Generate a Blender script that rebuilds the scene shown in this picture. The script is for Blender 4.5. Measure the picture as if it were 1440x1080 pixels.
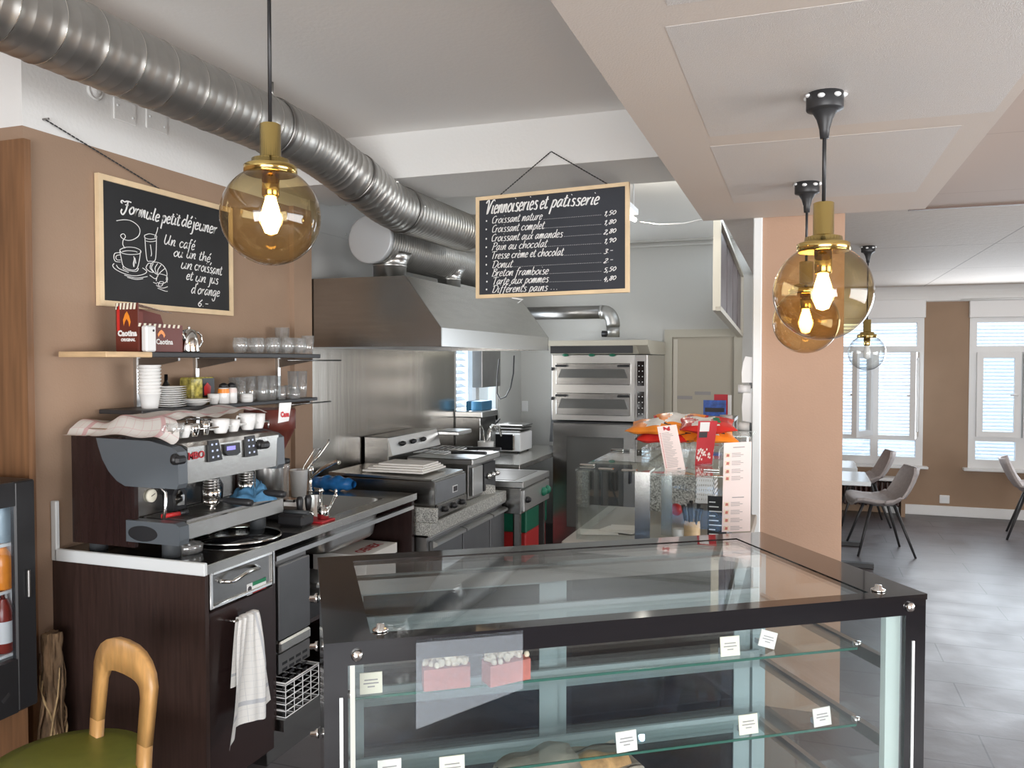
import bpy, math, random
from mathutils import Vector, Matrix
for o in list(bpy.data.objects): bpy.data.objects.remove(o)
SC = bpy.context.scene; COL = SC.collection
# ------------------------------------------------------------------ camera
F = 1150.0; YAW = math.atan(405/F); PIT = math.atan(33/F); H = 1.7
cam = bpy.data.cameras.new('camera'); cam.sensor_width = 36; cam.lens = F/1440*36; cam.clip_start = .05
co = bpy.data.objects.new('camera', cam); COL.objects.link(co)
co.location = (0, 0, H); co.rotation_euler = (math.pi/2-PIT, 0, YAW); SC.camera = co
# ------------------------------------------------------------------ light and exposure
SC.view_settings.view_transform = 'Standard'; SC.view_settings.look = 'None'; SC.view_settings.gamma = 1
SC.view_settings.exposure = -0.22
SC.cycles.transparent_max_bounces = 32; SC.cycles.max_bounces = 10; SC.cycles.diffuse_bounces = 5; SC.cycles.glossy_bounces = 6
SC.cycles.sample_clamp_indirect = 6
W = bpy.data.worlds.new('sky'); SC.world = W; W.use_nodes = True
bg = W.node_tree.nodes['Background']; bg.inputs[0].default_value = (.80, .90, 1, 1); bg.inputs[1].default_value = 4.5
def area(name, loc, rot, sx, sy, power, col):
    l = bpy.data.lights.new(name, 'AREA'); l.shape = 'RECTANGLE'; l.size = sx; l.size_y = sy; l.energy = power; l.color = col
    o = bpy.data.objects.new(name, l); COL.objects.link(o); o.location = loc; o.rotation_euler = rot; return o
R = math.radians
# daylight through the shop windows behind and to the right of the camera, and through the dining windows
area('daylight_shopfront', (0.8, -2.95, 1.25), (R(118), 0, 0), 4.6, 1.8, 340, (1, .975, .95))
area('daylight_side', (4.4, 2.0, 1.4), (R(108), 0, R(90)), 4.2, 1.5, 170, (1, .97, .94))
area('daylight_dining', (2.9, 9.7, 1.5), (R(-90), 0, 0), 3.6, 1.5, 110, (.86, .93, 1))
area('daylight_kitchen', (-2.66, 6.95, 1.65), (R(90), 0, R(-90)), 1.0, .95, 16, (.92, .96, 1))
# ------------------------------------------------------------------ helpers
CY, SY = math.cos(YAW), math.sin(YAW)
def P(px, py, X=None, Y=None, Z=None, D=None):
    """the point of the room seen at a pixel of the photograph, on a given plane"""
    x = (px-720)/F; y = -(py-540)/F; cp, sp = math.cos(PIT), math.sin(PIT)
    v = (-SY*cp+x*CY-y*SY*sp, CY*cp+x*SY+y*CY*sp, -sp+y*cp)
    if X is not None: t = X/v[0]
    elif Y is not None: t = Y/v[1]
    elif Z is not None: t = (Z-H)/v[2]
    else: t = D
    return Vector((v[0]*t, v[1]*t, H+v[2]*t))
MATS = {}
def mat(name, col, rough=.6, metal=0.0, var=0.0, scale=20.0, bump=0.0, bscale=80.0, stretch=None, emis=None, es=0, coat=0.0, spec=None):
    """procedural principled surface: optional noise variation of the colour and fine bump"""
    m = bpy.data.materials.new(name); m.use_nodes = True; nt = m.node_tree; b = nt.nodes['Principled BSDF']
    b.inputs['Roughness'].default_value = rough; b.inputs['Metallic'].default_value = metal
    if spec is not None: b.inputs['Specular IOR Level'].default_value = spec
    if coat: b.inputs['Coat Weight'].default_value = coat
    c = (*col, 1)
    b.inputs['Base Color'].default_value = c
    tc = nt.nodes.new('ShaderNodeTexCoord'); mp = nt.nodes.new('ShaderNodeMapping'); nt.links.new(tc.outputs['Object'], mp.inputs[0])
    if stretch: mp.inputs['Scale'].default_value = stretch
    if var:
        n = nt.nodes.new('ShaderNodeTexNoise'); n.inputs['Scale'].default_value = scale; n.inputs['Detail'].default_value = 4
        nt.links.new(mp.outputs[0], n.inputs['Vector'])
        r = nt.nodes.new('ShaderNodeValToRGB'); r.color_ramp.elements[0].position = .3; r.color_ramp.elements[1].position = .7
        r.color_ramp.elements[0].color = (*[max(0, k*(1-var)) for k in col], 1); r.color_ramp.elements[1].color = (*[min(1, k*(1+var)) for k in col], 1)
        nt.links.new(n.outputs[0], r.inputs[0]); nt.links.new(r.outputs[0], b.inputs['Base Color'])
    if bump:
        n2 = nt.nodes.new('ShaderNodeTexNoise'); n2.inputs['Scale'].default_value = bscale; n2.inputs['Detail'].default_value = 3
        nt.links.new(mp.outputs[0], n2.inputs['Vector'])
        bp = nt.nodes.new('ShaderNodeBump'); bp.inputs['Strength'].default_value = bump; bp.inputs['Distance'].default_value = .01
        nt.links.new(n2.outputs[0], bp.inputs['Height']); nt.links.new(bp.outputs[0], b.inputs['Normal'])
    if emis:
        b.inputs['Emission Color'].default_value = (*emis, 1); b.inputs['Emission Strength'].default_value = es
    MATS[name] = m; return m
def glass(name, col=(1, 1, 1), f0=.04, rough=.02, alpha=None, edge=None):
    """thin clear or tinted glass: see-through with a Schlick reflection"""
    m = bpy.data.materials.new(name); m.use_nodes = True; nt = m.node_tree; nt.nodes.clear()
    out = nt.nodes.new('ShaderNodeOutputMaterial'); t = nt.nodes.new('ShaderNodeBsdfTransparent'); g = nt.nodes.new('ShaderNodeBsdfGlossy')
    t.inputs[0].default_value = (*col, 1); g.inputs['Roughness'].default_value = rough; g.inputs[0].default_value = (1, 1, 1, 1)
    lw = nt.nodes.new('ShaderNodeLayerWeight'); lw.inputs[0].default_value = .5
    pw = nt.nodes.new('ShaderNodeMath'); pw.operation = 'POWER'; pw.inputs[1].default_value = 5
    ml = nt.nodes.new('ShaderNodeMath'); ml.operation = 'MULTIPLY_ADD'; ml.inputs[1].default_value = 1-f0; ml.inputs[2].default_value = f0
    nt.links.new(lw.outputs['Facing'], pw.inputs[0]); nt.links.new(pw.outputs[0], ml.inputs[0])
    if edge:   # thicker glass towards the rim of a curved wall
        mx = nt.nodes.new('ShaderNodeMix'); mx.data_type = 'RGBA'; mx.inputs['A'].default_value = (*col, 1); mx.inputs['B'].default_value = (*edge, 1)
        p2 = nt.nodes.new('ShaderNodeMath'); p2.operation = 'POWER'; p2.inputs[1].default_value = 2.5
        nt.links.new(lw.outputs['Facing'], p2.inputs[0]); nt.links.new(p2.outputs[0], mx.inputs['Factor']); nt.links.new(mx.outputs['Result'], t.inputs[0])
    s = nt.nodes.new('ShaderNodeMixShader'); nt.links.new(ml.outputs[0], s.inputs[0]); nt.links.new(t.outputs[0], s.inputs[1]); nt.links.new(g.outputs[0], s.inputs[2])
    if alpha is not None:
        d = nt.nodes.new('ShaderNodeBsdfDiffuse'); d.inputs[0].default_value = (*alpha[1], 1)
        s2 = nt.nodes.new('ShaderNodeMixShader'); s2.inputs[0].default_value = alpha[0]
        nt.links.new(s.outputs[0], s2.inputs[1]); nt.links.new(d.outputs[0], s2.inputs[2]); s = s2
    nt.links.new(s.outputs[0], out.inputs[0]); MATS[name] = m; return m

class MB:
    """collects shapes in room coordinates; build() links them as ONE mesh object"""
    def __init__(s): s.v = []; s.f = []; s.uv = []; s.mi = []; s.sm = []; s.m = 0; s.smooth = False
    def face(s, idx, uv=None): s.f.append(tuple(idx)); s.uv.append(uv); s.mi.append(s.m); s.sm.append(s.smooth)
    def add(s, pts): i = len(s.v); s.v += [tuple(p) for p in pts]; return i
    def poly(s, pts, uv=None): i = s.add(pts); s.face(range(i, i+len(pts)), uv); return s
    def box(s, a, b, bev=0.0):
        x0, x1 = sorted((a[0], b[0])); y0, y1 = sorted((a[1], b[1])); z0, z1 = sorted((a[2], b[2]))
        if bev <= 0:
            i = s.add([(x, y, z) for z in (z0, z1) for x, y in ((x0, y0), (x1, y0), (x1, y1), (x0, y1))])
            for q in ((3, 2, 1, 0), (4, 5, 6, 7), (0, 1, 5, 4), (1, 2, 6, 5), (2, 3, 7, 6), (3, 0, 4, 7)): s.face([i+k for k in q])
            return s
        bev = min(bev, (x1-x0)/2.01, (y1-y0)/2.01, (z1-z0)/2.01); c = [((x0+x1)/2), ((y0+y1)/2), ((z0+z1)/2)]; h = [(x1-x0)/2, (y1-y0)/2, (z1-z0)/2]
        idx = {}
        for sx in (-1, 1):
            for sy in (-1, 1):
                for sz in (-1, 1):
                    for ax in range(3):
                        q = [h[0]-bev, h[1]-bev, h[2]-bev]; q[ax] = h[ax]
                        idx[(sx, sy, sz, ax)] = s.add([(c[0]+sx*q[0], c[1]+sy*q[1], c[2]+sz*q[2])])
        S = (-1, 1)
        for ax in range(3):
            o1, o2 = [k for k in range(3) if k != ax]
            for sg in S:
                def key(u, v_, axx=ax):
                    t = [0, 0, 0]; t[ax] = sg; t[o1] = u; t[o2] = v_; return idx[(*t, axx)]
                q = [key(-1, -1), key(1, -1), key(1, 1), key(-1, 1)]
                if (sg > 0) == (ax == 1): q.reverse()
                s.face(q)
        for ax in range(3):          # edges parallel to ax
            o1, o2 = [k for k in range(3) if k != ax]
            for u in S:
                for w in S:
                    def key(t0, axx):
                        t = [0, 0, 0]; t[ax] = t0; t[o1] = u; t[o2] = w; return idx[(*t, axx)]
                    s.face([key(-1, o1), key(1, o1), key(1, o2), key(-1, o2)])
        for sx in S:
            for sy in S:
                for sz in S: s.face([idx[(sx, sy, sz, k)] for k in range(3)])
        return s
    def obox(s, c, ax, ay, az):
        """box from a centre and three half-axis vectors"""
        c, ax, ay, az = map(Vector, (c, ax, ay, az))
        i = s.add([c+ax*u+ay*v+az*w for w in (-1, 1) for u, v in ((-1, -1), (1, -1), (1, 1), (-1, 1))])
        for q in ((3, 2, 1, 0), (4, 5, 6, 7), (0, 1, 5, 4), (1, 2, 6, 5), (2, 3, 7, 6), (3, 0, 4, 7)): s.face([i+k for k in q])
        return s
    def tube(s, path, r, n=12, cap=True, rads=None, closed=False):
        path = [Vector(p) for p in path]; N = len(path); rings = []; old = s.smooth; s.smooth = True; up = None
        for k in range(N):
            if closed: t = path[(k+1) % N]-path[k-1]
            else: t = path[min(k+1, N-1)]-path[max(k-1, 0)]
            t = t.normalized() if t.length > 1e-9 else Vector((0, 0, 1))
            if up is None:
                up = Vector((0, 0, 1)) if abs(t.z) < .9 else Vector((1, 0, 0))
            a = up - t*up.dot(t)
            if a.length < 1e-6: a = Vector((1, 0, 0)) - t*t.x
            a.normalize(); up = a; b = t.cross(a); rr = rads[k] if rads else r
            rings.append(s.add([path[k]+(a*math.cos(j*2*math.pi/n)+b*math.sin(j*2*math.pi/n))*rr for j in range(n)]))
        for k in range(N if closed else N-1):
            A, B = rings[k], rings[(k+1) % N]
            for j in range(n): s.face((A+j, A+(j+1) % n, B+(j+1) % n, B+j))
        s.smooth = False
        if cap and not closed: s.face(range(rings[0]+n-1, rings[0]-1, -1)); s.face(range(rings[-1], rings[-1]+n))
        s.smooth = old; return s
    def cyl(s, a, b, r, n=20, r2=None): return s.tube([a, b], r, n, True, [r, r if r2 is None else r2])
    def lathe(s, c, prof, n=24, axis=(0, 0, 1), sx=1.0, cap=True):
        """profile of (radius, height) turned about an axis through c"""
        c = Vector(c); t = Vector(axis).normalized(); a = Vector((1, 0, 0)) if abs(t.x) < .9 else Vector((0, 1, 0)); a = (a-t*a.dot(t)).normalized(); b = t.cross(a)
        rings = []; old = s.smooth; s.smooth = True
        for r, h in prof: rings.append(s.add([c+t*h+(a*math.cos(j*2*math.pi/n)*sx+b*math.sin(j*2*math.pi/n))*max(r, 1e-5) for j in range(n)]))
        for A, B in zip(rings, rings[1:]):
            for j in range(n): s.face((A+j, A+(j+1) % n, B+(j+1) % n, B+j))
        s.smooth = False
        if cap:
            if prof[0][0] > 1e-4: s.face(range(rings[0]+n-1, rings[0]-1, -1))
            if prof[-1][0] > 1e-4: s.face(range(rings[-1], rings[-1]+n))
        s.smooth = old; return s
    def prism(s, pts, d):
        """polygon in space extruded by a vector"""
        pts = [Vector(p) for p in pts]; d = Vector(d); n = len(pts); i = s.add(pts); j = s.add([p+d for p in pts])
        nrm = Vector((0, 0, 0))
        for k in range(n): nrm += pts[k].cross(pts[(k+1) % n])
        fl = nrm.dot(d) > 0
        s.face(range(i+n-1, i-1, -1) if fl else range(i, i+n)); s.face(range(j, j+n) if fl else range(j+n-1, j-1, -1))
        for k in range(n):
            q = (i+k, i+(k+1) % n, j+(k+1) % n, j+k); s.face(q if fl else q[::-1])
        return s
    def grid(s, fn, nu, nv, smooth=True):
        old = s.smooth; s.smooth = smooth
        i = s.add([fn(u/nu, v/nv) for v in range(nv+1) for u in range(nu+1)]); w = nu+1
        for v in range(nv):
            for u in range(nu):
                s.face((i+v*w+u, i+v*w+u+1, i+(v+1)*w+u+1, i+(v+1)*w+u), [(u/nu, v/nv), ((u+1)/nu, v/nv), ((u+1)/nu, (v+1)/nv), (u/nu, (v+1)/nv)])
        s.smooth = old; return s
    def sphere(s, c, r, n=20, m=12, sc=(1, 1, 1)):
        c = Vector(c)
        prof = [(math.sin(math.pi*k/m), -math.cos(math.pi*k/m)) for k in range(m+1)]; i0 = len(s.v)
        s.lathe((0, 0, 0), prof, n, cap=False)
        for k in range(i0, len(s.v)): v = s.v[k]; s.v[k] = (c.x+v[0]*r*sc[0], c.y+v[1]*r*sc[1], c.z+v[2]*r*sc[2])
        return s
    def ribbon(s, pts, w, mp):
        """a chalk stroke: smoothed polyline of 2-D points, pen width w, mapped to space by mp"""
        if len(pts) == 1: pts = [pts[0], (pts[0][0]+w*.3, pts[0][1]+w*.3)]
        q = []
        for k in range(len(pts)-1):
            p0, p1, p2, p3 = pts[max(k-1, 0)], pts[k], pts[k+1], pts[min(k+2, len(pts)-1)]
            n = 5 if len(pts) > 2 else 1
            for j in range(n):
                t = j/n
                q.append(tuple(.5*(2*p1[i]+(p2[i]-p0[i])*t+(2*p0[i]-5*p1[i]+4*p2[i]-p3[i])*t*t+(3*p1[i]-p0[i]-3*p2[i]+p3[i])*t**3) for i in (0, 1)))
        q.append(pts[-1]); L = []; Rr = []
        for k, p in enumerate(q):
            a, b = q[max(k-1, 0)], q[min(k+1, len(q)-1)]; dx, dy = b[0]-a[0], b[1]-a[1]; l = math.hypot(dx, dy) or 1
            ww = w*(.55+.45*abs(dy/l))/2; L.append(mp(p[0]-dy/l*ww, p[1]+dx/l*ww)); Rr.append(mp(p[0]+dy/l*ww, p[1]-dx/l*ww))
        i = s.add(L); j = s.add(Rr)
        for k in range(len(q)-1): s.face((i+k, j+k, j+k+1, i+k+1))
        return s
    def build(s, name, m, parent=None, local=False):
        me = bpy.data.meshes.new(name); v = s.v
        if parent is not None and not local:
            M = WORLD(parent).inverted(); v = [tuple(M @ Vector(p)) for p in v]
        me.from_pydata(v, [], s.f)
        for k in (m if isinstance(m, (list, tuple)) else [m]): me.materials.append(MATS[k] if isinstance(k, str) else k)
        me.polygons.foreach_set('material_index', s.mi); me.polygons.foreach_set('use_smooth', s.sm)
        if any(u for u in s.uv):
            ul = me.uv_layers.new(name='map'); k = 0
            for p, u in zip(me.polygons, s.uv):
                for j in range(len(p.vertices)): ul.data[p.loop_start+j].uv = u[j] if u else (0, 0)
        me.update()
        o = bpy.data.objects.new(name, me); COL.objects.link(o)
        if parent is not None: o.parent = parent
        return o
def WORLD(o):
    M = Matrix.LocRotScale(o.location, o.rotation_euler, o.scale)
    return WORLD(o.parent) @ M if o.parent else M
def thing(name, label, cat, loc, rz=0.0, group=None):
    o = bpy.data.objects.new(name, None); COL.objects.link(o); o.empty_display_size = .05
    o.location = loc; o.rotation_euler = (0, 0, rz); o['label'] = label; o['category'] = cat
    if group: o['group'] = group
    return o
def tag(o, label, cat, group=None):
    o['label'] = label; o['category'] = cat
    if group: o['group'] = group
    return o
def struct(name, mb, m, parent=None):
    o = mb.build(name, m, parent)
    if parent is None: o['kind'] = 'structure'
    return o
def solo(name, mb, m, label, cat, base, group=None):
    """a thing that is one mesh, its origin at its base"""
    me = mb.build(name, m); b = Vector(base); me.location = b
    for v in me.data.vertices: v.co -= b
    return tag(me, label, cat, group)
def dup(root, loc, rz=0.0, label=None, group=None):
    r = root.copy(); COL.objects.link(r); r.location = loc; r.rotation_euler = (0, 0, rz)
    if label: r['label'] = label
    if group: r['group'] = group
    for ch in list(root.children):
        c = ch.copy(); COL.objects.link(c); c.parent = r
        for g in list(ch.children):
            d = g.copy(); COL.objects.link(d); d.parent = c
    return r
def printed(txt, size, org, ux, uy, bold=0.0, align='LEFT'):
    """printed lettering as a flat mesh builder at org along ux / uy"""
    cu = bpy.data.curves.new('t', 'FONT'); cu.body = txt; cu.size = size; cu.align_x = align; cu.offset = bold; cu.resolution_u = 2
    o = bpy.data.objects.new('t', cu); COL.objects.link(o); dg = bpy.context.evaluated_depsgraph_get(); dg.update()
    me = bpy.data.meshes.new_from_object(o.evaluated_get(dg)); mb = MB(); org, ux, uy = Vector(org), Vector(ux), Vector(uy)
    mb.add([org+ux*v.co.x+uy*v.co.y for v in me.vertices])
    for p in me.polygons: mb.face(p.vertices)
    bpy.data.objects.remove(o); bpy.data.curves.remove(cu); bpy.data.meshes.remove(me); return mb
def merge(a, b, m=None):
    i = len(a.v); a.v += b.v
    for f, u, k, s_ in zip(b.f, b.uv, b.mi, b.sm): a.f.append(tuple(x+i for x in f)); a.uv.append(u); a.mi.append(k if m is None else m); a.sm.append(s_)
    return a
GL = {'a': ("8,8 4,10 0,4 3,0 8,8|8,10 7,2 10,1", 10), 'b': ("1,20 1,2 5,0 8,5 5,9 1,6", 9), 'c': ("8,8 4,10 0,5 3,0 8,2", 9), 'd': ("8,8 4,10 0,4 3,0 8,6|9,20 8,2 10,1", 10.5),
 'e': ("0,5 6,6 6,9 3,10 0,5 2,0 7,2", 8), 'f': ("8,18 5,19 3,12 1,-8|0,10 6,11", 7), 'g': ("8,8 4,10 0,4 3,0 8,8|8,10 7,-6 3,-9 0,-5", 10), 'h': ("1,20 0,0 3,8 7,9 7,2 9,1", 9.5),
 'i': ("2,10 1,1 4,1|3,15", 4.8), 'j': ("3,10 2,-6 -2,-8|4,15", 5), 'l': ("3,20 1,2 4,1", 4.8), 'm': ("1,10 0,0 3,8 5,10 5,0 8,9 10,9 10,1 12,1", 12.8), 'n': ("1,10 0,0 4,9 7,9 6,1 9,1", 9.3),
 'o': ("4,10 0,5 3,0 8,4 6,10 3,9", 8.8), 'p': ("2,10 0,-9|1,4 4,10 8,7 5,0 1,2", 9.3), 'r': ("1,10 0,0 2,7 6,10", 6.8), 's': ("7,9 3,10 2,7 6,4 5,0 0,1", 7.8), 't': ("3,17 1,2 4,0 6,2|-1,11 6,12", 6.3),
 'u': ("1,10 0,2 4,0 8,8|8,10 7,1 10,1", 10), 'x': ("0,10 7,0|7,10 0,0", 8.3), '\u00e9': ("0,5 6,6 6,9 3,10 0,5 2,0 7,2|4,13 7,17", 8), '\u00e8': ("0,5 6,6 6,9 3,10 0,5 2,0 7,2|1,16 4,13", 8),
 "'": ("1,20 0,16", 3.5), ',': ("2,1 0,-4", 4), '.': ("1,0", 3.6), '-': ("0,6 6,6", 7), 'F': ("13,19 6,20 1,17 -3,19 -5,15 -2,13|7,19 6,4 2,-3 -2,0 -1,4|3,11 9,12", 11), 'U': ("1,20 0,4 4,0 9,8|10,20 9,2 12,1", 12.5),
 'V': ("-3,15 0,20 3,18 3,0 8,12 12,20 16,20", 11), 'C': ("10,17 7,20 1,12 3,1 9,2", 10), 'P': ("2,19 0,0|-1,18 5,21 10,16 7,9 1,8", 10), 'T': ("-3,18 4,20 12,20|5,20 4,10 3,0", 10), 'D': ("2,19 1,1|-2,17 6,20 12,12 7,1 0,1", 12.5),
 'B': ("2,19 0,0|-1,17 7,20 8,14 3,11 9,8 7,1 -1,0", 10), '0': ("4,14 0,7 4,0 8,7 4,14", 9), '1': ("0,11 4,16|4,16 3,0", 6), '2': ("0,12 4,15 6,10 0,0 7,1", 8), '3': ("0,14 3,16 6,13 2,8|2,8 6,5 4,0 0,1", 7.5), '4': ("4,15 0,5 8,6|6,9 4,-2", 9),
 '5': ("7,15 2,15 1,9 6,7 4,0 0,1", 8), '6': ("6,15 0,5 4,0 6,5 1,6", 8), '8': ("5,8 1,12 5,15 7,11 1,4 3,0 7,3 5,8", 8.5), '9': ("6,12 2,15 0,10 5,9 6,13 4,0", 8), ' ': ("", 5)}
def hand(mb, txt, x, y, xh, pen, mp, width=None, slant=.32, rise=0.0):
    """chalk handwriting: baseline (x,y), x-height xh, squeezed to a total width if given"""
    tot = sum(GL[c][1]+1.2 for c in txt)*xh/10; kx = (width/tot) if width else 1.0; cx = 0
    for c in txt:
        st, w = GL[c]
        for ln in st.split('|'):
            if not ln: continue
            pts = [tuple(float(k) for k in q.split(',')) for q in ln.split(' ')]
            pts = [(a, b if b <= 10 or c in "'\u00e9\u00e8ij" else 10+(b-10)*(.62 if c.isupper() else .75)) for a, b in pts]
            out = [(x+(cx+(a+b*slant)*xh/10)*kx, y+b*xh/10+rise*(cx*kx)) for a, b in pts]
            mb.ribbon(out, pen, mp)
        cx += (w+1.2)*xh/10
    return cx*kx
# ------------------------------------------------------------------ materials
rnd = random.Random(7)
mat('plaster_white', (.82, .82, .81), .85, bump=.15, bscale=60)
mat('plaster_grey', (.56, .555, .53), .85, bump=.1, bscale=60)
mat('ceiling_paint', (.92, .915, .90), .85, bump=.1, bscale=60)
mat('brown_paint', (.36, .245, .17), .75, var=.05, scale=3, bump=.12, bscale=120)
mat('column_paint', (.44, .285, .20), .7, var=.04, scale=3, bump=.1, bscale=120)
mat('dining_brown', (.33, .225, .15), .75, var=.05, scale=3)
mat('soffit_cream', (.66, .59, .535), .7, bump=.1, bscale=200)
mat('soffit_panel', (.64, .605, .58), .6, var=.05, scale=300, bump=.35, bscale=400)
mat('steel', (.35, .345, .335), .24, 1.0, var=.06, scale=4, bump=.03, bscale=40, stretch=(1, 1, 14))
mat('steel_h', (.58, .57, .54), .27, 1.0, var=.06, scale=4, bump=.03, bscale=40, stretch=(14, 1, 1))
mat('splash_steel', (.43, .40, .36), .20, 1.0, var=.05, scale=3, bump=.10, bscale=7, stretch=(1, 1.6, .12))
mat('steel_dark', (.30, .29, .28), .35, 1.0, var=.08, scale=6)
mat('galvanised', (.45, .445, .43), .40, .95, var=.08, scale=9, bump=.02, bscale=30)
mat('chrome', (.82, .81, .79), .08, 1.0)
mat('brass', (.80, .60, .22), .16, 1.0)
mat('black_plastic', (.018, .018, .02), .38)
mat('black_gloss', (.008, .008, .01), .08, coat=.4)
mat('black_metal', (.03, .03, .032), .45)
mat('grey_blue_plastic', (.10, .115, .13), .32)
mat('dark_wood', (.040, .022, .018), .42, var=.25, scale=6, stretch=(14, 14, .8), bump=.05, bscale=20)
mat('dark_panel', (.028, .015, .014), .22, var=.15, scale=5, stretch=(10, 10, 1))
mat('wood_panel', (.21, .105, .05), .45, var=.3, scale=4, stretch=(9, 9, .5))
mat('light_wood', (.66, .46, .26), .5, var=.15, scale=6, stretch=(1.5, 1.5, 10))
mat('frame_wood', (.78, .60, .38), .55, var=.1, scale=8)
mat('chair_wood', (.62, .34, .12), .35, var=.18, scale=7, stretch=(6, 6, 1.2))
mat('olive_vinyl', (.17, .18, .028), .38, var=.06, scale=30)
mat('slate_board', (.018, .019, .021), .7, var=.2, scale=3)
mat('blue_board', (.030, .034, .044), .65, var=.15, scale=3)
mat('chalk', (.86, .86, .85), .9)
mat('white_plastic', (.80, .80, .80), .35)
mat('white_paint', (.78, .79, .79), .4)
mat('white_trim', (.76, .79, .80), .45)
mat('porcelain', (.84, .84, .83), .15)
mat('paper', (.82, .80, .76), .8)
mat('pink_paper', (.85, .73, .70), .7)
mat('cream_card', (.86, .82, .68), .7)
mat('granite', (.42, .42, .39), .35, var=.75, scale=160)
mat('dark_cloth', (.02, .02, .022), .8)
mat('red_plastic', (.55, .03, .03), .35)
mat('orange_foil', (.90, .28, .03), .25, var=.15, scale=12)
mat('red_foil', (.60, .03, .025), .25, var=.2, scale=12)
mat('white_foil', (.75, .76, .74), .3, var=.15, scale=14)
mat('green_plastic', (.01, .16, .09), .4)
mat('cocoa_brown', (.14, .028, .018), .4)
mat('jam_brown', (.16, .03, .02), .5); mat('red_print', (.50, .02, .03), .5)
mat('dark_ink', (.05, .045, .05), .7)
mat('grey_ink', (.35, .33, .33), .7)
mat('bread', (.52, .30, .13), .8, var=.5, scale=25, bump=.4, bscale=30)
mat('paper_bag', (.33, .28, .23), .75, var=.2, scale=15, bump=.4, bscale=18)
mat('cake', (.52, .17, .14), .7, var=.15, scale=60)
mat('crumble', (.80, .68, .52), .85, var=.2, scale=80, bump=.6, bscale=90)
mat('cloth_blue', (.09, .26, .46), .85, var=.15, scale=40, bump=.3, bscale=60)
mat('foil_blue', (.02, .17, .48), .25, var=.3, scale=15, bump=.5, bscale=25)
mat('rubber', (.05, .055, .06), .6)
mat('root', (.16, .10, .055), .95, var=.6, scale=22, bump=.9, bscale=30, stretch=(1, 1, .4))
mat('root_vine', (.36, .25, .13), .9, var=.3, scale=30)
mat('shell_grey', (.40, .36, .35), .75, var=.08, scale=40)
mat('table_top', (.62, .66, .68), .2)
mat('radiator_paint', (.045, .018, .014), .4)
mat('blue_photo', (.03, .10, .42), .4, var=.5, scale=30)
mat('steel_light', (.64, .64, .63), .3, 1.0)
mat('crema', (.62, .57, .50), .5)
mat('plastic_clear_blue', (.30, .36, .40), .3)
mat('gold_foil', (.55, .48, .12), .3, var=.7, scale=40)
mat('amber_syrup', (.25, .03, .02), .2)
mat('pinboard', (.30, .31, .32), .7, var=.25, scale=150)
glass('glass_clear', (.97, .985, .98), .06, .02, edge=(.22, .24, .26))
glass('glass_pane', (.94, .962, .965), .045, .01)
glass('glass_green', (.93, .968, .96), .05, .01)
glass('glass_window', (.95, .98, 1), .04, .01)
glass('glass_amber', (.88, .78, .56), .06, .01, edge=(.50, .38, .22))
glass('glass_cup', (.97, .975, .975), .12, .05, edge=(.82, .84, .84), alpha=(.10, (.9, .9, .9)))  # diffuse white mixed in stands for window reflections on the glasses
glass('film', (.92, .94, .95), .03, .2, alpha=(.13, (.55, .60, .66)))  # thin clear sheet; also carries the reflection painted on the case front
glass('glass_navy', (.30, .38, .48), .05, .01)
mat('glass_edge', (.035, .13, .10), .15); mat('rail_teal', (.34, .40, .42), .4); mat('inner_grey', (.50, .58, .56), .4); mat('oven_glass', (.10, .10, .095), .15); mat('trim_brown', (.13, .085, .065), .5)
glass('smoked_top', (.05, .05, .055), .05, .01)
def lamp_mat(name, col, e):
    m = bpy.data.materials.new(name); m.use_nodes = True; nt = m.node_tree; nt.nodes.clear()
    o = nt.nodes.new('ShaderNodeOutputMaterial'); em = nt.nodes.new('ShaderNodeEmission'); em.inputs[0].default_value = (*col, 1); em.inputs[1].default_value = e
    nt.links.new(em.outputs[0], o.inputs[0]); MATS[name] = m
lamp_mat('filament', (1, .66, .28), 32); lamp_mat('tube_light', (1, .96, .86), 14); lamp_mat('display_glow', (.35, .32, .9), 1.6); lamp_mat('strip_light', (1, .96, .86), 1.3); lamp_mat('cool_light', (.8, .9, 1), 1.0); lamp_mat('key_glow', (.7, .75, 1), 1.2)
def seamed(name, col, line, size, rough=.7, bump=.0):
    """surface with thin straight joints on a rectangular grid, by object coordinates"""
    m = mat(name, col, rough, bump=bump, bscale=25, stretch=(1, 2.2, 1)); nt = m.node_tree; b = nt.nodes['Principled BSDF']
    tc = nt.nodes.new('ShaderNodeTexCoord'); br = nt.nodes.new('ShaderNodeTexBrick'); br.offset = 0
    br.inputs['Scale'].default_value = 1; br.inputs['Brick Width'].default_value = size[0]; br.inputs['Row Height'].default_value = size[1]; br.inputs['Mortar Size'].default_value = line[1]
    br.inputs['Color1'].default_value = br.inputs['Color2'].default_value = (*col, 1); br.inputs['Mortar'].default_value = (*line[0], 1)
    nt.links.new(tc.outputs['Object'], br.inputs['Vector']); nt.links.new(br.outputs['Color'], b.inputs['Base Color']); return m
seamed('ceiling_tile', (.60, .54, .485), ((.33, .28, .24), .006), (1.25, 1.6), .7, .5)
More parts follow.
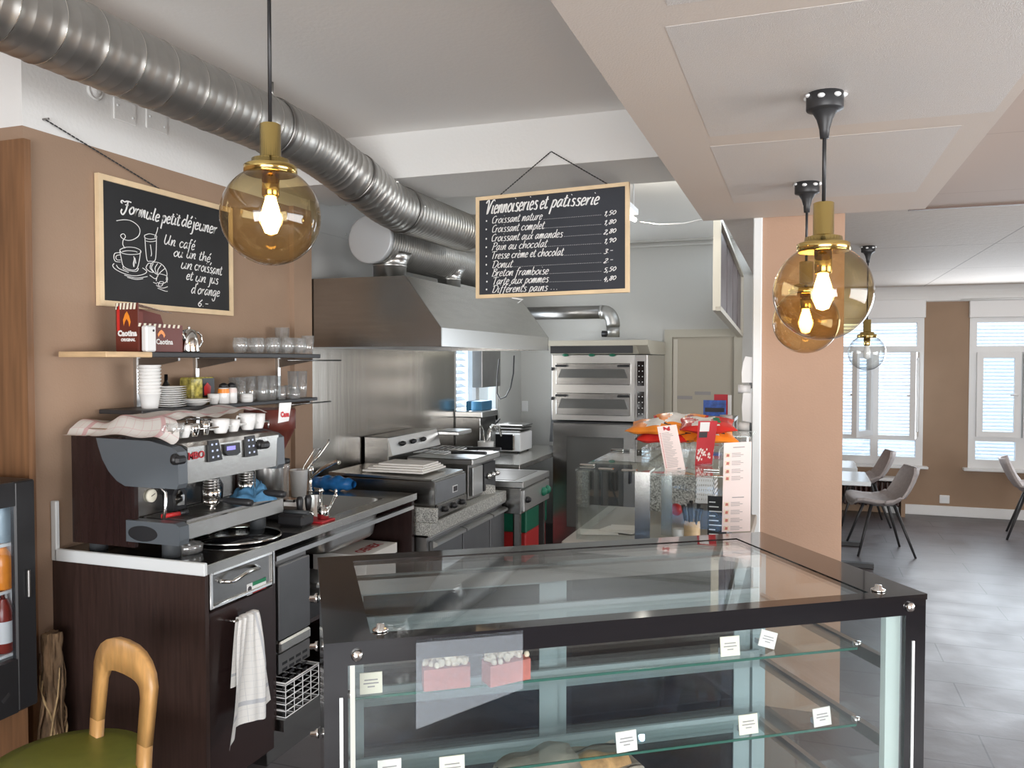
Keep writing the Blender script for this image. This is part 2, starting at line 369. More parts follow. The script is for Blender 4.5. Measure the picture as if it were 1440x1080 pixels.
def plank_floor():
    m = mat('vinyl_floor', (.085, .075, .072), .3, bump=.18, bscale=9); nt = m.node_tree; b = nt.nodes['Principled BSDF']
    tc = nt.nodes.new('ShaderNodeTexCoord'); mp = nt.nodes.new('ShaderNodeMapping'); mp.inputs['Rotation'].default_value = (0, 0, math.radians(0)); br = nt.nodes.new('ShaderNodeTexBrick'); br.offset = .4
    br.inputs['Scale'].default_value = 1; br.inputs['Brick Width'].default_value = 1.3; br.inputs['Row Height'].default_value = .32; br.inputs['Mortar Size'].default_value = .004
    br.inputs['Color1'].default_value = (.092, .082, .084, 1); br.inputs['Color2'].default_value = (.108, .096, .10, 1); br.inputs['Mortar'].default_value = (.03, .026, .025, 1)
    nt.links.new(tc.outputs['Object'], mp.inputs[0]); nt.links.new(mp.outputs[0], br.inputs['Vector']); nt.links.new(br.outputs['Color'], b.inputs['Base Color'])
    n = nt.nodes.new('ShaderNodeTexNoise'); n.inputs['Scale'].default_value = 3; nt.links.new(tc.outputs['Object'], n.inputs['Vector'])
    mr = nt.nodes.new('ShaderNodeMapRange'); mr.inputs['To Min'].default_value = .25; mr.inputs['To Max'].default_value = .5; nt.links.new(n.outputs[0], mr.inputs[0]); nt.links.new(mr.outputs[0], b.inputs['Roughness'])
plank_floor()
def checked(name, base, line, n, wid, band):
    """woven tea-towel: lines across both directions of the cloth's map, with a broad border stripe"""
    m = mat(name, base, .9, bump=.15, bscale=300); nt = m.node_tree; b = nt.nodes['Principled BSDF']
    uv = nt.nodes.new('ShaderNodeUVMap'); sp = nt.nodes.new('ShaderNodeSeparateXYZ'); nt.links.new(uv.outputs[0], sp.inputs[0])
    acc = None
    def mx(a, b_):
        k = nt.nodes.new('ShaderNodeMath'); k.operation = 'MAXIMUM'; nt.links.new(a, k.inputs[0]); nt.links.new(b_, k.inputs[1]); return k.outputs[0]
    def mth(op, a, v):
        k = nt.nodes.new('ShaderNodeMath'); k.operation = op; nt.links.new(a, k.inputs[0]); k.inputs[1].default_value = v; return k.outputs[0]
    for ax, cnt in zip(('X', 'Y'), n):
        f = mth('FRACT', mth('MULTIPLY', sp.outputs[ax], cnt), 0); l = mth('MULTIPLY', mth('LESS_THAN', f, wid), .45)
        acc = l if acc is None else mx(acc, l)
        for c in band:
            d = mth('ABSOLUTE', mth('SUBTRACT', sp.outputs[ax], c), 0); s = mth('MULTIPLY', mth('LESS_THAN', d, .020), .75); acc = mx(acc, s)
    mi = nt.nodes.new('ShaderNodeMix'); mi.data_type = 'RGBA'; mi.inputs['A'].default_value = (*base, 1); mi.inputs['B'].default_value = (*line, 1)
    nt.links.new(acc, mi.inputs['Factor']); nt.links.new(mi.outputs['Result'], b.inputs['Base Color'])
checked('towel_red', (.78, .76, .73), (.66, .36, .38), (16, 12), .06, (.16, .86))
checked('towel_grey', (.80, .79, .76), (.46, .48, .52), (11, 16), .05, (.82,))

# ------------------------------------------------------------------ room
XW = -2.77; YB = 8.15; ZC = 2.89; ZD = 2.5; YD = 9.98; ZS = 2.39; XR = 4.6; YN = -3.2
YP = 2.316                                   # where the left wall turns towards the camera's left
fl = MB().box((-4.6, YN-.2, -.1), (XR+.2, YD+.2, 0)); struct('floor', fl, 'vinyl_floor')
ZBW = 2.585                                  # brown paint up to here
w = MB().box((XW-.3, YP, 0), (XW, 4.02, ZBW)).box((XW-.3, 4.02, 0), (XW+.03, 4.2, ZBW))
struct('wall_left', w, 'brown_paint')
w = MB().box((XW-.3, YP, ZBW), (XW, 4.2, ZC)); struct('wall_left_upper', w, 'plaster_white')
ky0, ky1, kz0, kz1 = 6.42, 7.5, 1.12, 2.25   # kitchen window opening
w = MB().box((XW-.3, 4.2, 0), (XW, ky0, ZC)).box((XW-.3, ky1, 0), (XW, YB, ZC)).box((XW-.3, ky0, 0), (XW, ky1, kz0)).box((XW-.3, ky0, kz1), (XW, ky1, ZC))
struct('wall_kitchen_left', w, 'plaster_grey')
w = MB().box((-4.6, YP, 2.60), (XW-.3, YP+.2, ZC)); struct('wall_side_upper', w, 'plaster_white')
w = MB().box((-4.6, YP, 0), (XW-.3, YP+.2, 2.60)); struct('wall_side', w, 'brown_paint')
w = MB().box((-4.8, YN, 0), (-4.6, YP+.2, ZC)); struct('wall_far_left', w, 'brown_paint')
# back wall of the kitchen with a door opening
dx0, dx1, dz = -1.19, -.60, 1.93
w = MB().box((XW-.3, YB, 0), (dx0, YB+.2, ZC)).box((dx1, YB, 0), (.10, YB+.2, ZC)).box((dx0, YB, dz), (dx1, YB+.2, ZC)); struct('wall_back', w, 'plaster_grey')
struct('wall_partition', MB().box((.02, YB+.2, 0), (.10, YD, ZC)), 'dining_brown')
# dining room window wall (openings cut), right and near walls with their openings
WIN = []
a0 = P(1181, 440, Y=YD); a1 = P(1300, 440, Y=YD); b0 = P(1364, 440, Y=YD)
win_w = .98; zt = P(1300, 421, Y=YD).z; zs = P(1300, 655, Y=YD).z
w1 = (a1.x-win_w, a1.x); w2 = (b0.x, b0.x+win_w)
w3 = (w2[1]+.5, w2[1]+.55+win_w)
w = MB(); xs = [.10, *w1, *w2, *w3, XR+.2]
for k in range(0, 8, 2): w.box((xs[k], YD, 0), (xs[k+1], YD+.2, ZC))
for q in (w1, w2, w3): w.box((q[0], YD, 0), (q[1], YD+.2, zs)).box((q[0], YD, zt), (q[1], YD+.2, ZC))
struct('wall_dining', w, 'dining_brown')
w = MB().box((XR, YN, 0), (XR+.2, -.3, ZC)).box((XR, 4.3, 0), (XR+.2, YD, ZC)).box((XR, -.3, 0), (XR+.2, 4.3, .65)).box((XR, -.3, 2.3), (XR+.2, 4.3, ZC)); struct('wall_right', w, 'dining_brown')
w = MB().box((-4.8, YN-.2, 0), (-1.6, YN, ZC)).box((3.2, YN-.2, 0), (XR+.2, YN, ZC)).box((-1.6, YN-.2, 0), (3.2, YN, .35)).box((-1.6, YN-.2, 2.35), (3.2, YN, ZC)); struct('wall_front', w, 'dining_brown')
# ceilings: kitchen, its beam, the low soffit with pendants, and the tiled dining ceiling
c = MB().box((-4.8, YN-.2, ZC), (-.42, YB+.2, ZC+.15)); struct('ceiling', c, 'ceiling_paint')
yb0, yb1, zb = 3.87, 4.42, 2.655
struct('trim_1', MB().box((XW, yb0, zb), (-.42, yb1, ZC)), 'plaster_white').name = 'ceiling_beam'
sf = MB().box((-.458, YN-.2, ZS), (.53, 4.15, ZC+.15)); struct('ceiling_soffit', sf, 'soffit_cream')
pn = MB()
for (x0, x1, y0, y1) in ((-.25, .52, .4, 1.62), (-.27, .50, 1.72, 2.6), (-.28, .44, 2.72, 3.72)): pn.box((x0, y0, ZS-.0006), (x1, y1, ZS), 0)
struct('trim_2', pn, 'soffit_panel')
cd = MB().box((.53, YN-.2, ZD-.002), (XR+.2, P(1375, 287, Z=ZD).y, ZD+.15)); struct('ceiling_smooth', cd, seamed('ceiling_pink', (.50, .405, .35), ((.42, .33, .28), .005), (1.4, 1.1)))
cd = MB().box((-.42, 4.15, ZD), (XR+.2, YD+.2, ZD+.15)); o = struct('ceiling_tiled', cd, 'ceiling_tile')
struct('trim_3', MB().box((.53, P(1375, 287, Z=ZD).y, ZD-.012), (XR, P(1375, 287, Z=ZD).y+.03, ZD)), 'trim_brown')
cv = MB(); ca = [(YD-.0, ZD-.16), (YD-.03, ZD-.15)]+[(YD-.03-.14*(1-math.cos(t*math.pi/12)), ZD-.14+.14*math.sin(t*math.pi/12)) for t in range(7)]+[(YD, ZD)]
cv.prism([(.1, y, z) for y, z in ca], (XR-.1, 0, 0)); struct('trim_4', cv, 'plaster_white')
# column with its white corner strip
cxa, cxb = P(1071, 500, Y=4.18).x, P(1186, 500, Y=4.18).x
struct('wall_column', MB().box((cxa, 4.17, 0), (cxb, 4.55, ZD)), 'column_paint')
struct('trim_5', MB().box((cxa-.042, 4.155, 0), (cxa, 4.30, ZD), .004), 'white_trim')
struct('baseboard_dining', MB().box((.9, YD-.02, 0), (XR, YD, .11), .004), 'white_paint')
struct('trim_6', MB().box((XW, YB-.03, ZC-.02), (-.42, YB, ZC)).box((XW, YB-.05, ZC-.07), (-.42, YB-.03, ZC-.05)), 'plaster_grey')

# door at the kitchen's back
d = MB(); fw = .075
d.box((dx0-fw, YB-.025, 0), (dx0, YB+.02, dz+fw)).box((dx1, YB-.025, 0), (dx1+fw, YB+.02, dz+fw)).box((dx0, YB-.025, dz), (dx1, YB+.02, dz+fw))
mat('menu_pale', (.62, .58, .50), .5); mat('door_beige', (.46, .42, .34), .5); mat('door_frame', (.50, .47, .39), .5)
dr = thing('door_1', 'beige kitchen door with beige frame behind the snack bags', 'door', ((dx0+dx1)/2, YB, 0)); dr['kind'] = 'structure'
d.build('door_frame', 'door_frame', dr); MB().box((dx0, YB+.01, 0), (dx1, YB+.05, dz)).build('door_leaf', 'door_beige', dr)
MB().box((dx0+.01, YB-.004, 0), (dx0+.05, YB+.009, dz-.02)).build('door_edge', 'menu_pale', dr)
for px, py, n in ((961, 559, .17), (988, 553, .15)):
    q = P(px, py, Y=YB); MB().box((q.x-n/2, YB+.0, q.z-.016), (q.x+n/2, YB+.012, q.z+.016)).build('door_sign', 'grey_ink', dr)

# ------------------------------------------------------------------ windows
def blind(y, x0, x1, z0, z1, n, ax='x'):
    mb = MB(); st = (z1-z0)/n
    for k in range(n):
        z = z0+st*(k+.5)
        if ax == 'x': mb.obox(((x0+x1)/2, y, z), ((x1-x0)/2, 0, 0), (0, .028, .016), (0, -.001, .0018))
        else: mb.obox((y, (x0+x1)/2, z), (0, (x1-x0)/2, 0), (-.028, 0, .016), (.001, 0, .0018))
    return mb
mb_ = mat('blind_white', (.86, .88, .9), .5)
def translucent(m, w):
    nt = m.node_tree; out = nt.nodes['Material Output']; b = nt.nodes['Principled BSDF']; t = nt.nodes.new('ShaderNodeBsdfTranslucent'); t.inputs[0].default_value = (.9, .92, .95, 1)
    s = nt.nodes.new('ShaderNodeMixShader'); s.inputs[0].default_value = w; nt.links.new(b.outputs[0], s.inputs[1]); nt.links.new(t.outputs[0], s.inputs[2]); nt.links.new(s.outputs[0], out.inputs[0])
translucent(mb_, .5)
def window(n, x0, x1, label, openc):
    t = thing('window_%d' % n, label, 'window', ((x0+x1)/2, YD, zs)); t['kind'] = 'structure'
    q = lambda py: P(1300 if n == 1 else 1364, py, Y=YD).z
    zt_, zc0, zlo = q(447), q(493), q(620)
    f = MB(); y0, y1 = YD-.01, YD+.07; e = .07
    f.box((x0, y0, zs), (x0+e, y1, zt)).box((x1-e, y0, zs), (x1, y1, zt)); xm = (x0+x1)/2
    for za, zb2 in ((zs, zs+.09), (zlo, zlo+.05), (zc0-.02, zc0+.05), (zt_-.05, zt_)): f.box((x0+e, y0, za), (x1-e, y1, zb2))
    f.box((xm-.04, y0+.004, zs+.09), (xm+.04, y1-.004, zc0-.02)); f.build('window_frame', 'white_paint', t)
    MB().box((x0-.01, YD-.05, zt_), (x1+.01, YD+.05, zt), .006).build('roller_box', 'white_plastic', t)
    MB().box((x0-.05, YD-.09, zs-.03), (x1+.05, YD+.02, zs), .006).build('window_sill', 'white_paint', t)
    MB().box((x0+e, YD+.03, zc0+.05), (x1-e, YD+.036, zt_-.05)).build('pane', 'glass_window', t)
    for a, b in ((x0+e, xm-.04), (xm+.04, x1-e)): MB().box((a, YD+.03, zs+.09), (b, YD+.036, zlo)).build('pane', 'glass_window', t)
    blind(YD+.13, x0+.02, x1-.02, zs+.05, zt_-.02, 40).build('blind', 'blind_white', t)
    z0, z1 = zlo+.05, zc0-.02
    for k, (a, b) in enumerate(((x0+e, xm-.04), (xm+.04, x1-e))):
        # each casement is hinged on its outer side; the open ones swing into the room
        ang = math.radians(openc[k]); hx = a if (k == 0 and n == 2) or (k == 0) else b
        dirx = 1 if hx == a else -1; wdt = b-a+.03
        if n == 1: hx = b; dirx = -1
        ux = Vector((dirx*math.cos(ang), -math.sin(ang), 0)); uy = Vector((-ux.y, ux.x, 0)); base = Vector((hx, YD-.02, 0))
        s = MB(); fe = .06
        def bar(u0, u1, za, zb3, th=.028):
            s.obox(base+ux*(u0+u1)/2+Vector((0, 0, (za+zb3)/2)), ux*(u1-u0)/2, uy*th, (0, 0, (zb3-za)/2))
        bar(0, fe, z0, z1); bar(wdt-fe, wdt, z0, z1); bar(fe, wdt-fe, z0, z0+fe); bar(fe, wdt-fe, z1-fe, z1)
        cs = s.build('casement', 'white_paint', t)
        g = MB(); g.obox(base+ux*wdt/2+Vector((0, 0, (z0+z1)/2)), ux*(wdt/2-fe), uy*.003, (0, 0, (z1-z0)/2-fe)); g.build('pane', 'glass_window', cs)
        h = MB(); hp = base+ux*(wdt-fe/2)+Vector((0, 0, (z0+z1)/2)); h.tube([hp, hp-uy*.05*1, hp-uy*.05-ux*.07], .009, 8); h.build('handle', 'white_plastic', cs)
window(1, *w1, 'white dining window with two casements standing open over the radiator', (62, 78))
window(2, *w2, 'white dining window with closed left casement and lowered slat blind at right edge', (2, 4))
# kitchen window
t = thing('window_3', 'small bright kitchen window with white slat blind left of the microwave', 'window', (XW, (ky0+ky1)/2, kz0)); t['kind'] = 'structure'
f = MB(); ym = 6.98
for a, b in ((ky0, ky0+.06), (ky1-.06, ky1), (ym-.05, ym+.03)): f.box((XW-.1, a, kz0), (XW-.02, b, kz1))
f.box((XW-.1, ky0, kz0), (XW-.02, ky1, kz0+.06)).box((XW-.1, ky0, kz1-.06), (XW-.02, ky1, kz1)); f.build('window_frame', 'white_paint', t)
blind(XW-.16, ky0+.02, ym, kz0+.02, kz1-.02, 18, 'y').build('blind', 'blind_white', t)
MB().box((XW-.06, ky0+.05, kz0+.05), (XW-.055, ky1-.05, kz1-.05)).build('pane', 'glass_window', t)

# wood panelling beside the fridge
wp = P(33, 194, Y=YP-.03)
solo('wall_panel', MB().box((-4.5, YP-.03, 0), (wp.x, YP-.001, wp.z)), 'wood_panel', 'tall brown wood panel on the wall at the far left edge', 'panel', (-3.4, YP, 0))
# ------------------------------------------------------------------ pastry display case
CA = math.radians(33.7); CF = Vector((-.79, 1.24, 0)); CW, CD, CH = 1.262, .652, 1.2
cu_, cv_ = Vector((math.cos(CA), math.sin(CA), 0)), Vector((-math.sin(CA), math.cos(CA), 0))
case = thing('display_case', 'black framed glass pastry display case in the foreground', 'display case', CF, CA)
def cl(p): d = p-CF; return Vector((d.dot(cu_), d.dot(cv_), p.z))              # room -> case frame
def onfront(px, py, y=0.0):
    """point of the case's front plane seen at a pixel, in the case frame"""
    d = P(px, py, D=1)-Vector((0, 0, H)); o = Vector((0, 0, H)); n = cv_
    t = ((CF+cv_*y)-o).dot(n)/d.dot(n); return cl(o+d*t)
def L(mb, name, m, parent): return mb.build(name, m, parent, local=True)
L(MB().box((.01, .01, .0), (CW-.01, CD-.01, .44), .01), 'base_cabinet', 'black_gloss', case)
L(MB().box((.02, .02, .44), (CW-.02, CD-.02, .46)), 'deck', 'steel_dark', case)
bw = .072
fr = MB()                                     # black enamelled border of the front pane
zt1, zt0 = 1.188, 1.156
fr.box((0, 0, zt0), (CW, .012, zt1)).box((0, 0, .44), (.042, .012, zt0)).box((CW-.05, 0, .44), (CW, .012, zt0)).box((.042, 0, .44), (CW-.05, .012, .50))
L(fr, 'front_border', 'black_gloss', case)
L(MB().box((.042, .003, .50), (CW-.05, .009, zt0)), 'front_glass', 'glass_pane', case)
tp = MB()
ti = [cl(P(497, 882, Z=CH)), cl(P(1241, 827, Z=CH))]
yb_, xl_, xr_ = .035, .085, CW-.115
tp.box((0, -.004, zt1), (CW, yb_, CH)).box((0, CD-.06, zt1), (CW, CD, CH)).box((0, yb_, zt1), (xl_, CD-.06, CH)).box((xr_, yb_, zt1), (CW, CD-.06, CH))
L(tp, 'top_border', 'black_gloss', case)
L(MB().box((xl_, yb_, zt1+.002), (xr_, CD-.06, CH-.002)), 'top_glass', 'glass_pane', case)
for xs_, nm in ((0.004, 'side_glass'), (CW-.012, 'side_glass')): L(MB().box((xs_, .012, .46), (xs_+.008, CD-.03, zt1)), nm, 'black_gloss' if xs_ < .1 else 'glass_pane', case)
L(MB().box((.047, .012, .46), (.055, .026, zt0)), 'strip_light', 'strip_light', case); L(MB().box((CW-.034, -.003, .46), (CW-.029, .0, 1.10)), 'edge_strip', 'white_trim', case)
L(MB().box((.027, -.003, .46), (.033, .0, 1.10)), 'edge_strip', 'white_trim', case)
for bx in (.058, CW-.042): L(MB().lathe((bx, 0, 1.174), [(.0, .010), (.007, .009), (.0105, .005), (.0105, 0)], 16, (0, -1, 0)), 'bolt', 'chrome', case)
for q in (P(535, 887, Z=CH), P(1235, 831, Z=CH)):
    q = cl(q); L(MB().lathe((q.x, q.y, CH), [(.015, 0), (.015, .004), (.008, .007), (.007, .013), (0, .014)], 16), 'bolt', 'chrome', case)
for py in (822, 880, 980):
    z = P(443, py, D=P(443, 822, Z=1.11).y).z; L(MB().lathe((0, CD-.05, {822: 1.11, 880: .99, 980: .77}[py]), [(.012, 0), (.012, .006), (.007, .010), (.007, .02), (0, .022)], 14, (-1, 0, 0)), 'bolt', 'chrome', case)
SH = (1.053, .878, .70)
for z in SH:
    s = L(MB().box((.06, .112, z-.006), (CW-.085, CD-.10, z)), 'glass_shelf', 'glass_green', case)
    L(MB().box((.06, .1095, z-.0055), (CW-.085, .1118, z-.0005)), 'shelf_edge', 'glass_edge', s)
    for bx in (.030, CW-.060):
        L(MB().box((bx, .06, z-.034), (bx+.016, CD-.08, z-.007)), 'shelf_bracket', 'steel_dark', case)
    for bx in (.052, CW-.072): L(MB().lathe((bx, .13, z-.006), [(.009, 0), (.009, .012), (0, .013)], 12), 'shelf_clip', 'chrome', case)
    L(MB().box((.05, CD-.095, z-.035), (CW-.06, CD-.085, z+.012)), 'shelf_rail', 'rail_teal', case)
L(MB().box((.05, CD-.10, 1.125), (CW-.06, CD-.075, 1.16)), 'light_rail', 'steel_dark', case)
L(MB().box((.06, .03, 1.165), (CW-.06, .055, 1.185)), 'added_glow_strip', 'cool_light', case)  # added glowing strip to brighten the case inside, not a known lamp
for k, (xa, xb, yy) in enumerate(((.06, .62, CD-.055), (.60, CW-.06, CD-.038))):   # two sliding rear doors
    dm = MB()
    for (a, b, za, zb_) in ((xa, xa+.05, .47, 1.16), (xb-.05, xb, .47, 1.16), (xa, xb, .47, .52), (xa, xb, 1.11, 1.16)): dm.box((a, yy-.006, za), (b, yy+.006, zb_))
    ds = L(dm, 'sliding_door', 'rail_teal', case); L(MB().box((xa+.05, yy-.002, .52), (xb-.05, yy+.002, 1.11)), 'pane', 'glass_navy', ds)
L(MB().box((CW-.088, .014, .46), (CW-.052, .03, zt0)), 'inner_post', 'inner_grey', case)
for xx in (.025, CW-.055): L(MB().box((xx, CD-.05, .46), (xx+.04, CD-.01, zt1)), 'corner_post', 'rail_teal', case)
# reflection in the front pane, painted as a translucent grey sheet
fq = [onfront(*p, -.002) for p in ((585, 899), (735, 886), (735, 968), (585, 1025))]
fm = MB().prism([CF+cu_*p.x+cv_*(-.004)+Vector((0, 0, p.z)) for p in fq], cv_*.002); solo('window_film', fm, 'film', 'translucent grey painted reflection patch with slanted lower edge on the display case front glass', 'film', CF+cu_*fq[3].x+Vector((0, 0, fq[3].z)))  # window_film is the painted reflection, not a real sheet on the glass
def price_tag(px, py, z, w, h, tilt, label, m='paper'):
    b = P(px, py, Z=z); t = thing('price_tag', label, 'price tag', b+Vector((0, 0, .001)), CA, 'price tags in the display case')
    mb = MB(); c, s = math.cos(tilt), math.sin(tilt); lift = abs(s)*w/2
    ux, uz = Vector((c, 0, s)), Vector((-s, .10, c)); ce = Vector((0, 0, lift))+uz*h/2
    mb.obox(ce, ux*w/2, Vector((0, .0012, 0)), uz*h/2); L(mb, 'card', m, t)
    L(MB().obox(Vector((0, .012, lift+.006)), ux*w*.35, (0, .012, 0), (0, 0, .0055)), 'foot', 'plastic_clear_blue', t)
    ln = MB()
    for k in range(3):
        wl = w*(.30, .34, .16)[k]; ln.obox(ce+uz*h*(.16-.16*k)+Vector((0, -.0016, 0)), ux*wl, (0, .0003, 0), uz*h*.028)
    L(ln, 'print', 'grey_ink', t); return t
price_tag(522, 976, SH[0], .043, .040, 0, 'cream price tag alone at the left end of the top shelf of the display case', 'cream_card')
price_tag(1027, 923, SH[0], .046, .042, 0, 'cream price tag standing straight on the top shelf, left of the tilted one', 'cream_card')
price_tag(1077, 915, SH[0], .042, .036, -.32, 'white price tag leaning sideways on the top shelf of the display case')
price_tag(1053, 1033, SH[1], .046, .042, .02, 'cream printed price tag on the middle shelf, right of the bread', 'cream_card')
price_tag(1157, 1022, SH[1], .044, .040, .06, 'white price tag nearest the right end of the middle shelf')
price_tag(882, 1058, SH[1], .046, .042, .05, 'white price tag standing above the bread in the display case')
price_tag(548, 1098, SH[1], .046, .040, .0, 'white price tag at the left end of the middle shelf, cut by the photo edge')
price_tag(636, 1096, SH[1], .050, .044, .0, 'cream price tag on the middle shelf below the grey reflection patch', 'cream_card')
def cake(px, py, ang, label):
    b = P(px, py, Z=SH[0]); t = thing('cake_slice', label, 'cake', b+Vector((0, 0, .001)), ang, 'cake slices on the top shelf')
    tri = [(-.046, -.012), (.046, -.02), (.052, .0), (.01, .075), (-.04, .03)]
    L(MB().prism([(x, y, 0) for x, y in tri], (0, 0, .042)), 'cake_body', 'cake', t)
    cr = MB(); rr = random.Random(int(px))
    for k in range(70):
        x, y = rr.uniform(-.042, .046), rr.uniform(-.012, .055)
        if y > .055-.9*abs(x): continue
        cr.sphere((x, y, .046+rr.uniform(0, .014)*(1-abs(x)/.06)), rr.uniform(.005, .009), 6, 4)
    L(cr, 'crumble_topping', 'crumble', t)
cake(626, 966, CA+.1, 'pink cake slice with crumble topping seen through the middle of the grey reflection patch'); cake(712, 958, CA+.35, 'pink cake slice with crumble topping at the right edge of the grey reflection patch')
solo('cake_tray', MB().box((0, 0, 0), (.001, .001, .001)), 'white_plastic', 'x', 'tray', (0, 0, 0)) if False else None
# bread in a paper bag on the lowest visible shelf
q = P(812, 1082, Z=SH[2]+.05); bz = SH[2]+.001
br = thing('bread_loaf', 'crusty filled bread in a brown paper bag low in the display case', 'bread', (q.x, q.y, bz), CA+.12)
def loaf(u, v):
    x = -.13+.26*u; a = 2*math.pi*v; r = (.045+.006*math.sin(7*u*3))*math.sin(math.pi*min(max(u, .04), .96))**.35
    return Vector((x, r*math.cos(a), .045+r*.8*math.sin(a)))
L(MB().grid(loaf, 18, 16), 'loaf', 'bread', br)
def bag(u, v):
    x = -.19+.34*u; a = 2*math.pi*v; r = .062+.012*math.sin(9*v*6+u*5)*(.4+u*.2)+.01*math.sin(17*u+3*v)
    r *= (.55+.45*min(1, u*5)); up = (.052+.7*r*math.sin(a))
    return Vector((x, r*1.1*math.cos(a)+.02, max(up, .002) if u < .55 else min(max(up, .002), .05)))
L(MB().grid(bag, 22, 24), 'paper_bag', 'paper_bag', br)

# ------------------------------------------------------------------ pendant lamps
def pendant(px, py, D, zc, canopy, gm, lit, label, group):
    c = P(px, py, D=D); r = .125; t = thing('pendant_lamp', label, 'pendant lamp', (c.x, c.y, c.z), 0, group)
    prof = [(r*math.sin(a), -r*math.cos(a)) for a in [math.pi*k/28 for k in range(0, 25)]]
    top = prof[-1]; zt = top[1]
    MB().lathe(c, prof, 40, cap=False).build('globe', gm, t)
    k = MB(); k.lathe(c+Vector((0, 0, zt)), [(top[0]+.008, -.008), (.066, -.006), (.066, .012), (.060, .016), (.048, .018), (.046, .030), (.032, .034), (.026, .036), (.026, .118), (.022, .120), (0, .120)], 32)
    k.build('brass_collar', 'brass', t)
    MB().lathe(c+Vector((0, 0, zt)), [(.0, -.064), (.020, -.064), (.022, -.06), (.022, .0)], 24).build('lamp_socket', 'brass', t)
    bz = c+Vector((0, 0, zt-.105))
    MB().lathe(bz, [(0, -.055), (.015, -.050), (.023, -.030), (.025, -.012), (.020, .014), (.014, .034), (.013, .044)], 20).build('bulb', 'filament' if lit else 'porcelain', t)
    MB().cyl(c+Vector((0, 0, zt+.118)), (c.x, c.y, zc-.02), .005, 8).build('cord', 'black_plastic', t)
    if canopy:
        MB().lathe((c.x, c.y, zc), [(0, -.115), (.011, -.115), (.013, -.092), (.020, -.066), (.030, -.048), (.036, -.044), (.045, -.042), (.046, -.040), (.046, 0)], 24).build('canopy', 'black_metal', t)
        pf = MB(); rr = random.Random(3)
        for j in range(7):
            a = j*.9; pf.sphere((c.x+.045*math.cos(a), c.y+.045*math.sin(a), zc-.004-.012*rr.random()), rr.uniform(.007, .014), 7, 5, (1, 1, .6))
        pf.build('plaster_residue', 'white_paint', t)
    else:
        MB().lathe((c.x, c.y, zc), [(0, -.05), (.01, -.05), (.045, -.02), (.05, 0)], 24).build('canopy', 'black_metal', t)
    if lit:
        l = bpy.data.lights.new('bulb_light', 'POINT'); l.energy = 2.5; l.color = (1, .62, .28); l.shadow_soft_size = .03
        lo = bpy.data.objects.new('bulb_light', l); COL.objects.link(lo); lo.parent = t; lo.location = bz-c
    return t
gp = 'globe pendant lamps'
pendant(381, 304, 2.08, ZC, False, 'glass_amber', True, 'amber glass globe pendant with brass neck hanging in front of the spiral duct', gp)
pendant(1157, 411, 2.13, ZS, True, 'glass_amber', True, 'nearer amber globe pendant under the soffit, overlapping the one behind it', gp)
pendant(1133, 452, 3.19, ZS, True, 'glass_amber', True, 'farther amber globe pendant under the soffit, half hidden behind the nearer one', gp)
pendant(1219, 496, 5.75, ZD, True, 'glass_clear', False, 'small looking clear globe pendant in front of the dining window', gp)

# ------------------------------------------------------------------ spiral ducts and extractor hood
def spiral(path, r, ridge=.0007, pitch=.05, n=40, big=3):
    """spiral seam duct: a tube along a path with a fine raised seam every pitch"""
    mb = MB(); pts = []; rads = []
    path = [Vector(p) for p in path]; seg = []
    for a, b in zip(path, path[1:]):
        Ln = (b-a).length; m = max(2, int(Ln/pitch))
        for k in range(m):
            for f, dr in ((0, 0), (.42, 0), (.47, 1), (.53, 1), (.58, 0)): pts.append(a+(b-a)*((k+f)/m)); rads.append(r+dr*ridge*(3.4 if big and k % big == 0 else 1))
    pts.append(path[-1]); rads.append(r)
    mb.tube(pts, r, n, True, rads); q = 0
    for a, b in zip(path, path[1:]):
        m = max(2, int((b-a).length/pitch))
        for k in range(m):
            if big and k % big == 0:
                for j in range(n): mb.mi[((q+k)*5+2)*n+j] = 1
        q += m
    return mb
def bend(p0, p1, p2, k=8):
    return [Vector(p0)*(1-t)**2+Vector(p1)*2*t*(1-t)+Vector(p2)*t*t for t in [j/k for j in range(k+1)]]
mat('seam_bright', (.85, .84, .80), .25, 1.0); mat('cap_sheet', (.50, .52, .54), .45, .35)
rd = .119; A0 = Vector((-2.14, -.9, 2.70)); A1 = Vector((-2.14, 3.18, 2.70)); B0 = Vector((-2.03, 3.98, 2.51)); B1 = Vector((-2.015, 4.78, 2.51))
duct = thing('ventilation_duct', 'long galvanised spiral duct running under the ceiling along the left wall', 'duct', (-2.14, 2.5, 2.63))
def seamrings(a, b, r, step):
    mb = MB(); Ln = (b-a).length; m = int(Ln/step); d = (b-a).normalized()
    for k in range(m):
        c = a+d*(k+.5)*step; mb.lathe(c, [(r+.001, -.003), (r+.0035, 0), (r+.001, .003)], 40, d, cap=False)
    return mb
spiral([A0, A1], rd).build('straight_duct', ['galvanised', 'seam_bright'], duct)
mid = A1.lerp(B0, .5)
spiral(bend(A1, A1+Vector((0, .18, -.01)), A1.lerp(B0, .42), 5)+bend(A1.lerp(B0, .60), B0-Vector((.01, .16, 0)), B0, 5), rd, .0014, .035, 40, 0).build('duct_bend', 'galvanised', duct)
spiral([B0, B1], rd, .002, .035, 40, 0).build('straight_duct', 'galvanised', duct)
el = bend(B1, B1+Vector((0, .16, 0)), B1+Vector((.16, .16, .02)), 6)
MB().tube(el, rd+.001, 32).build('duct_elbow', 'galvanised', duct)
spiral([el[-1], el[-1]+Vector((.22, .02, .02))], rd).build('straight_duct', 'galvanised', duct)
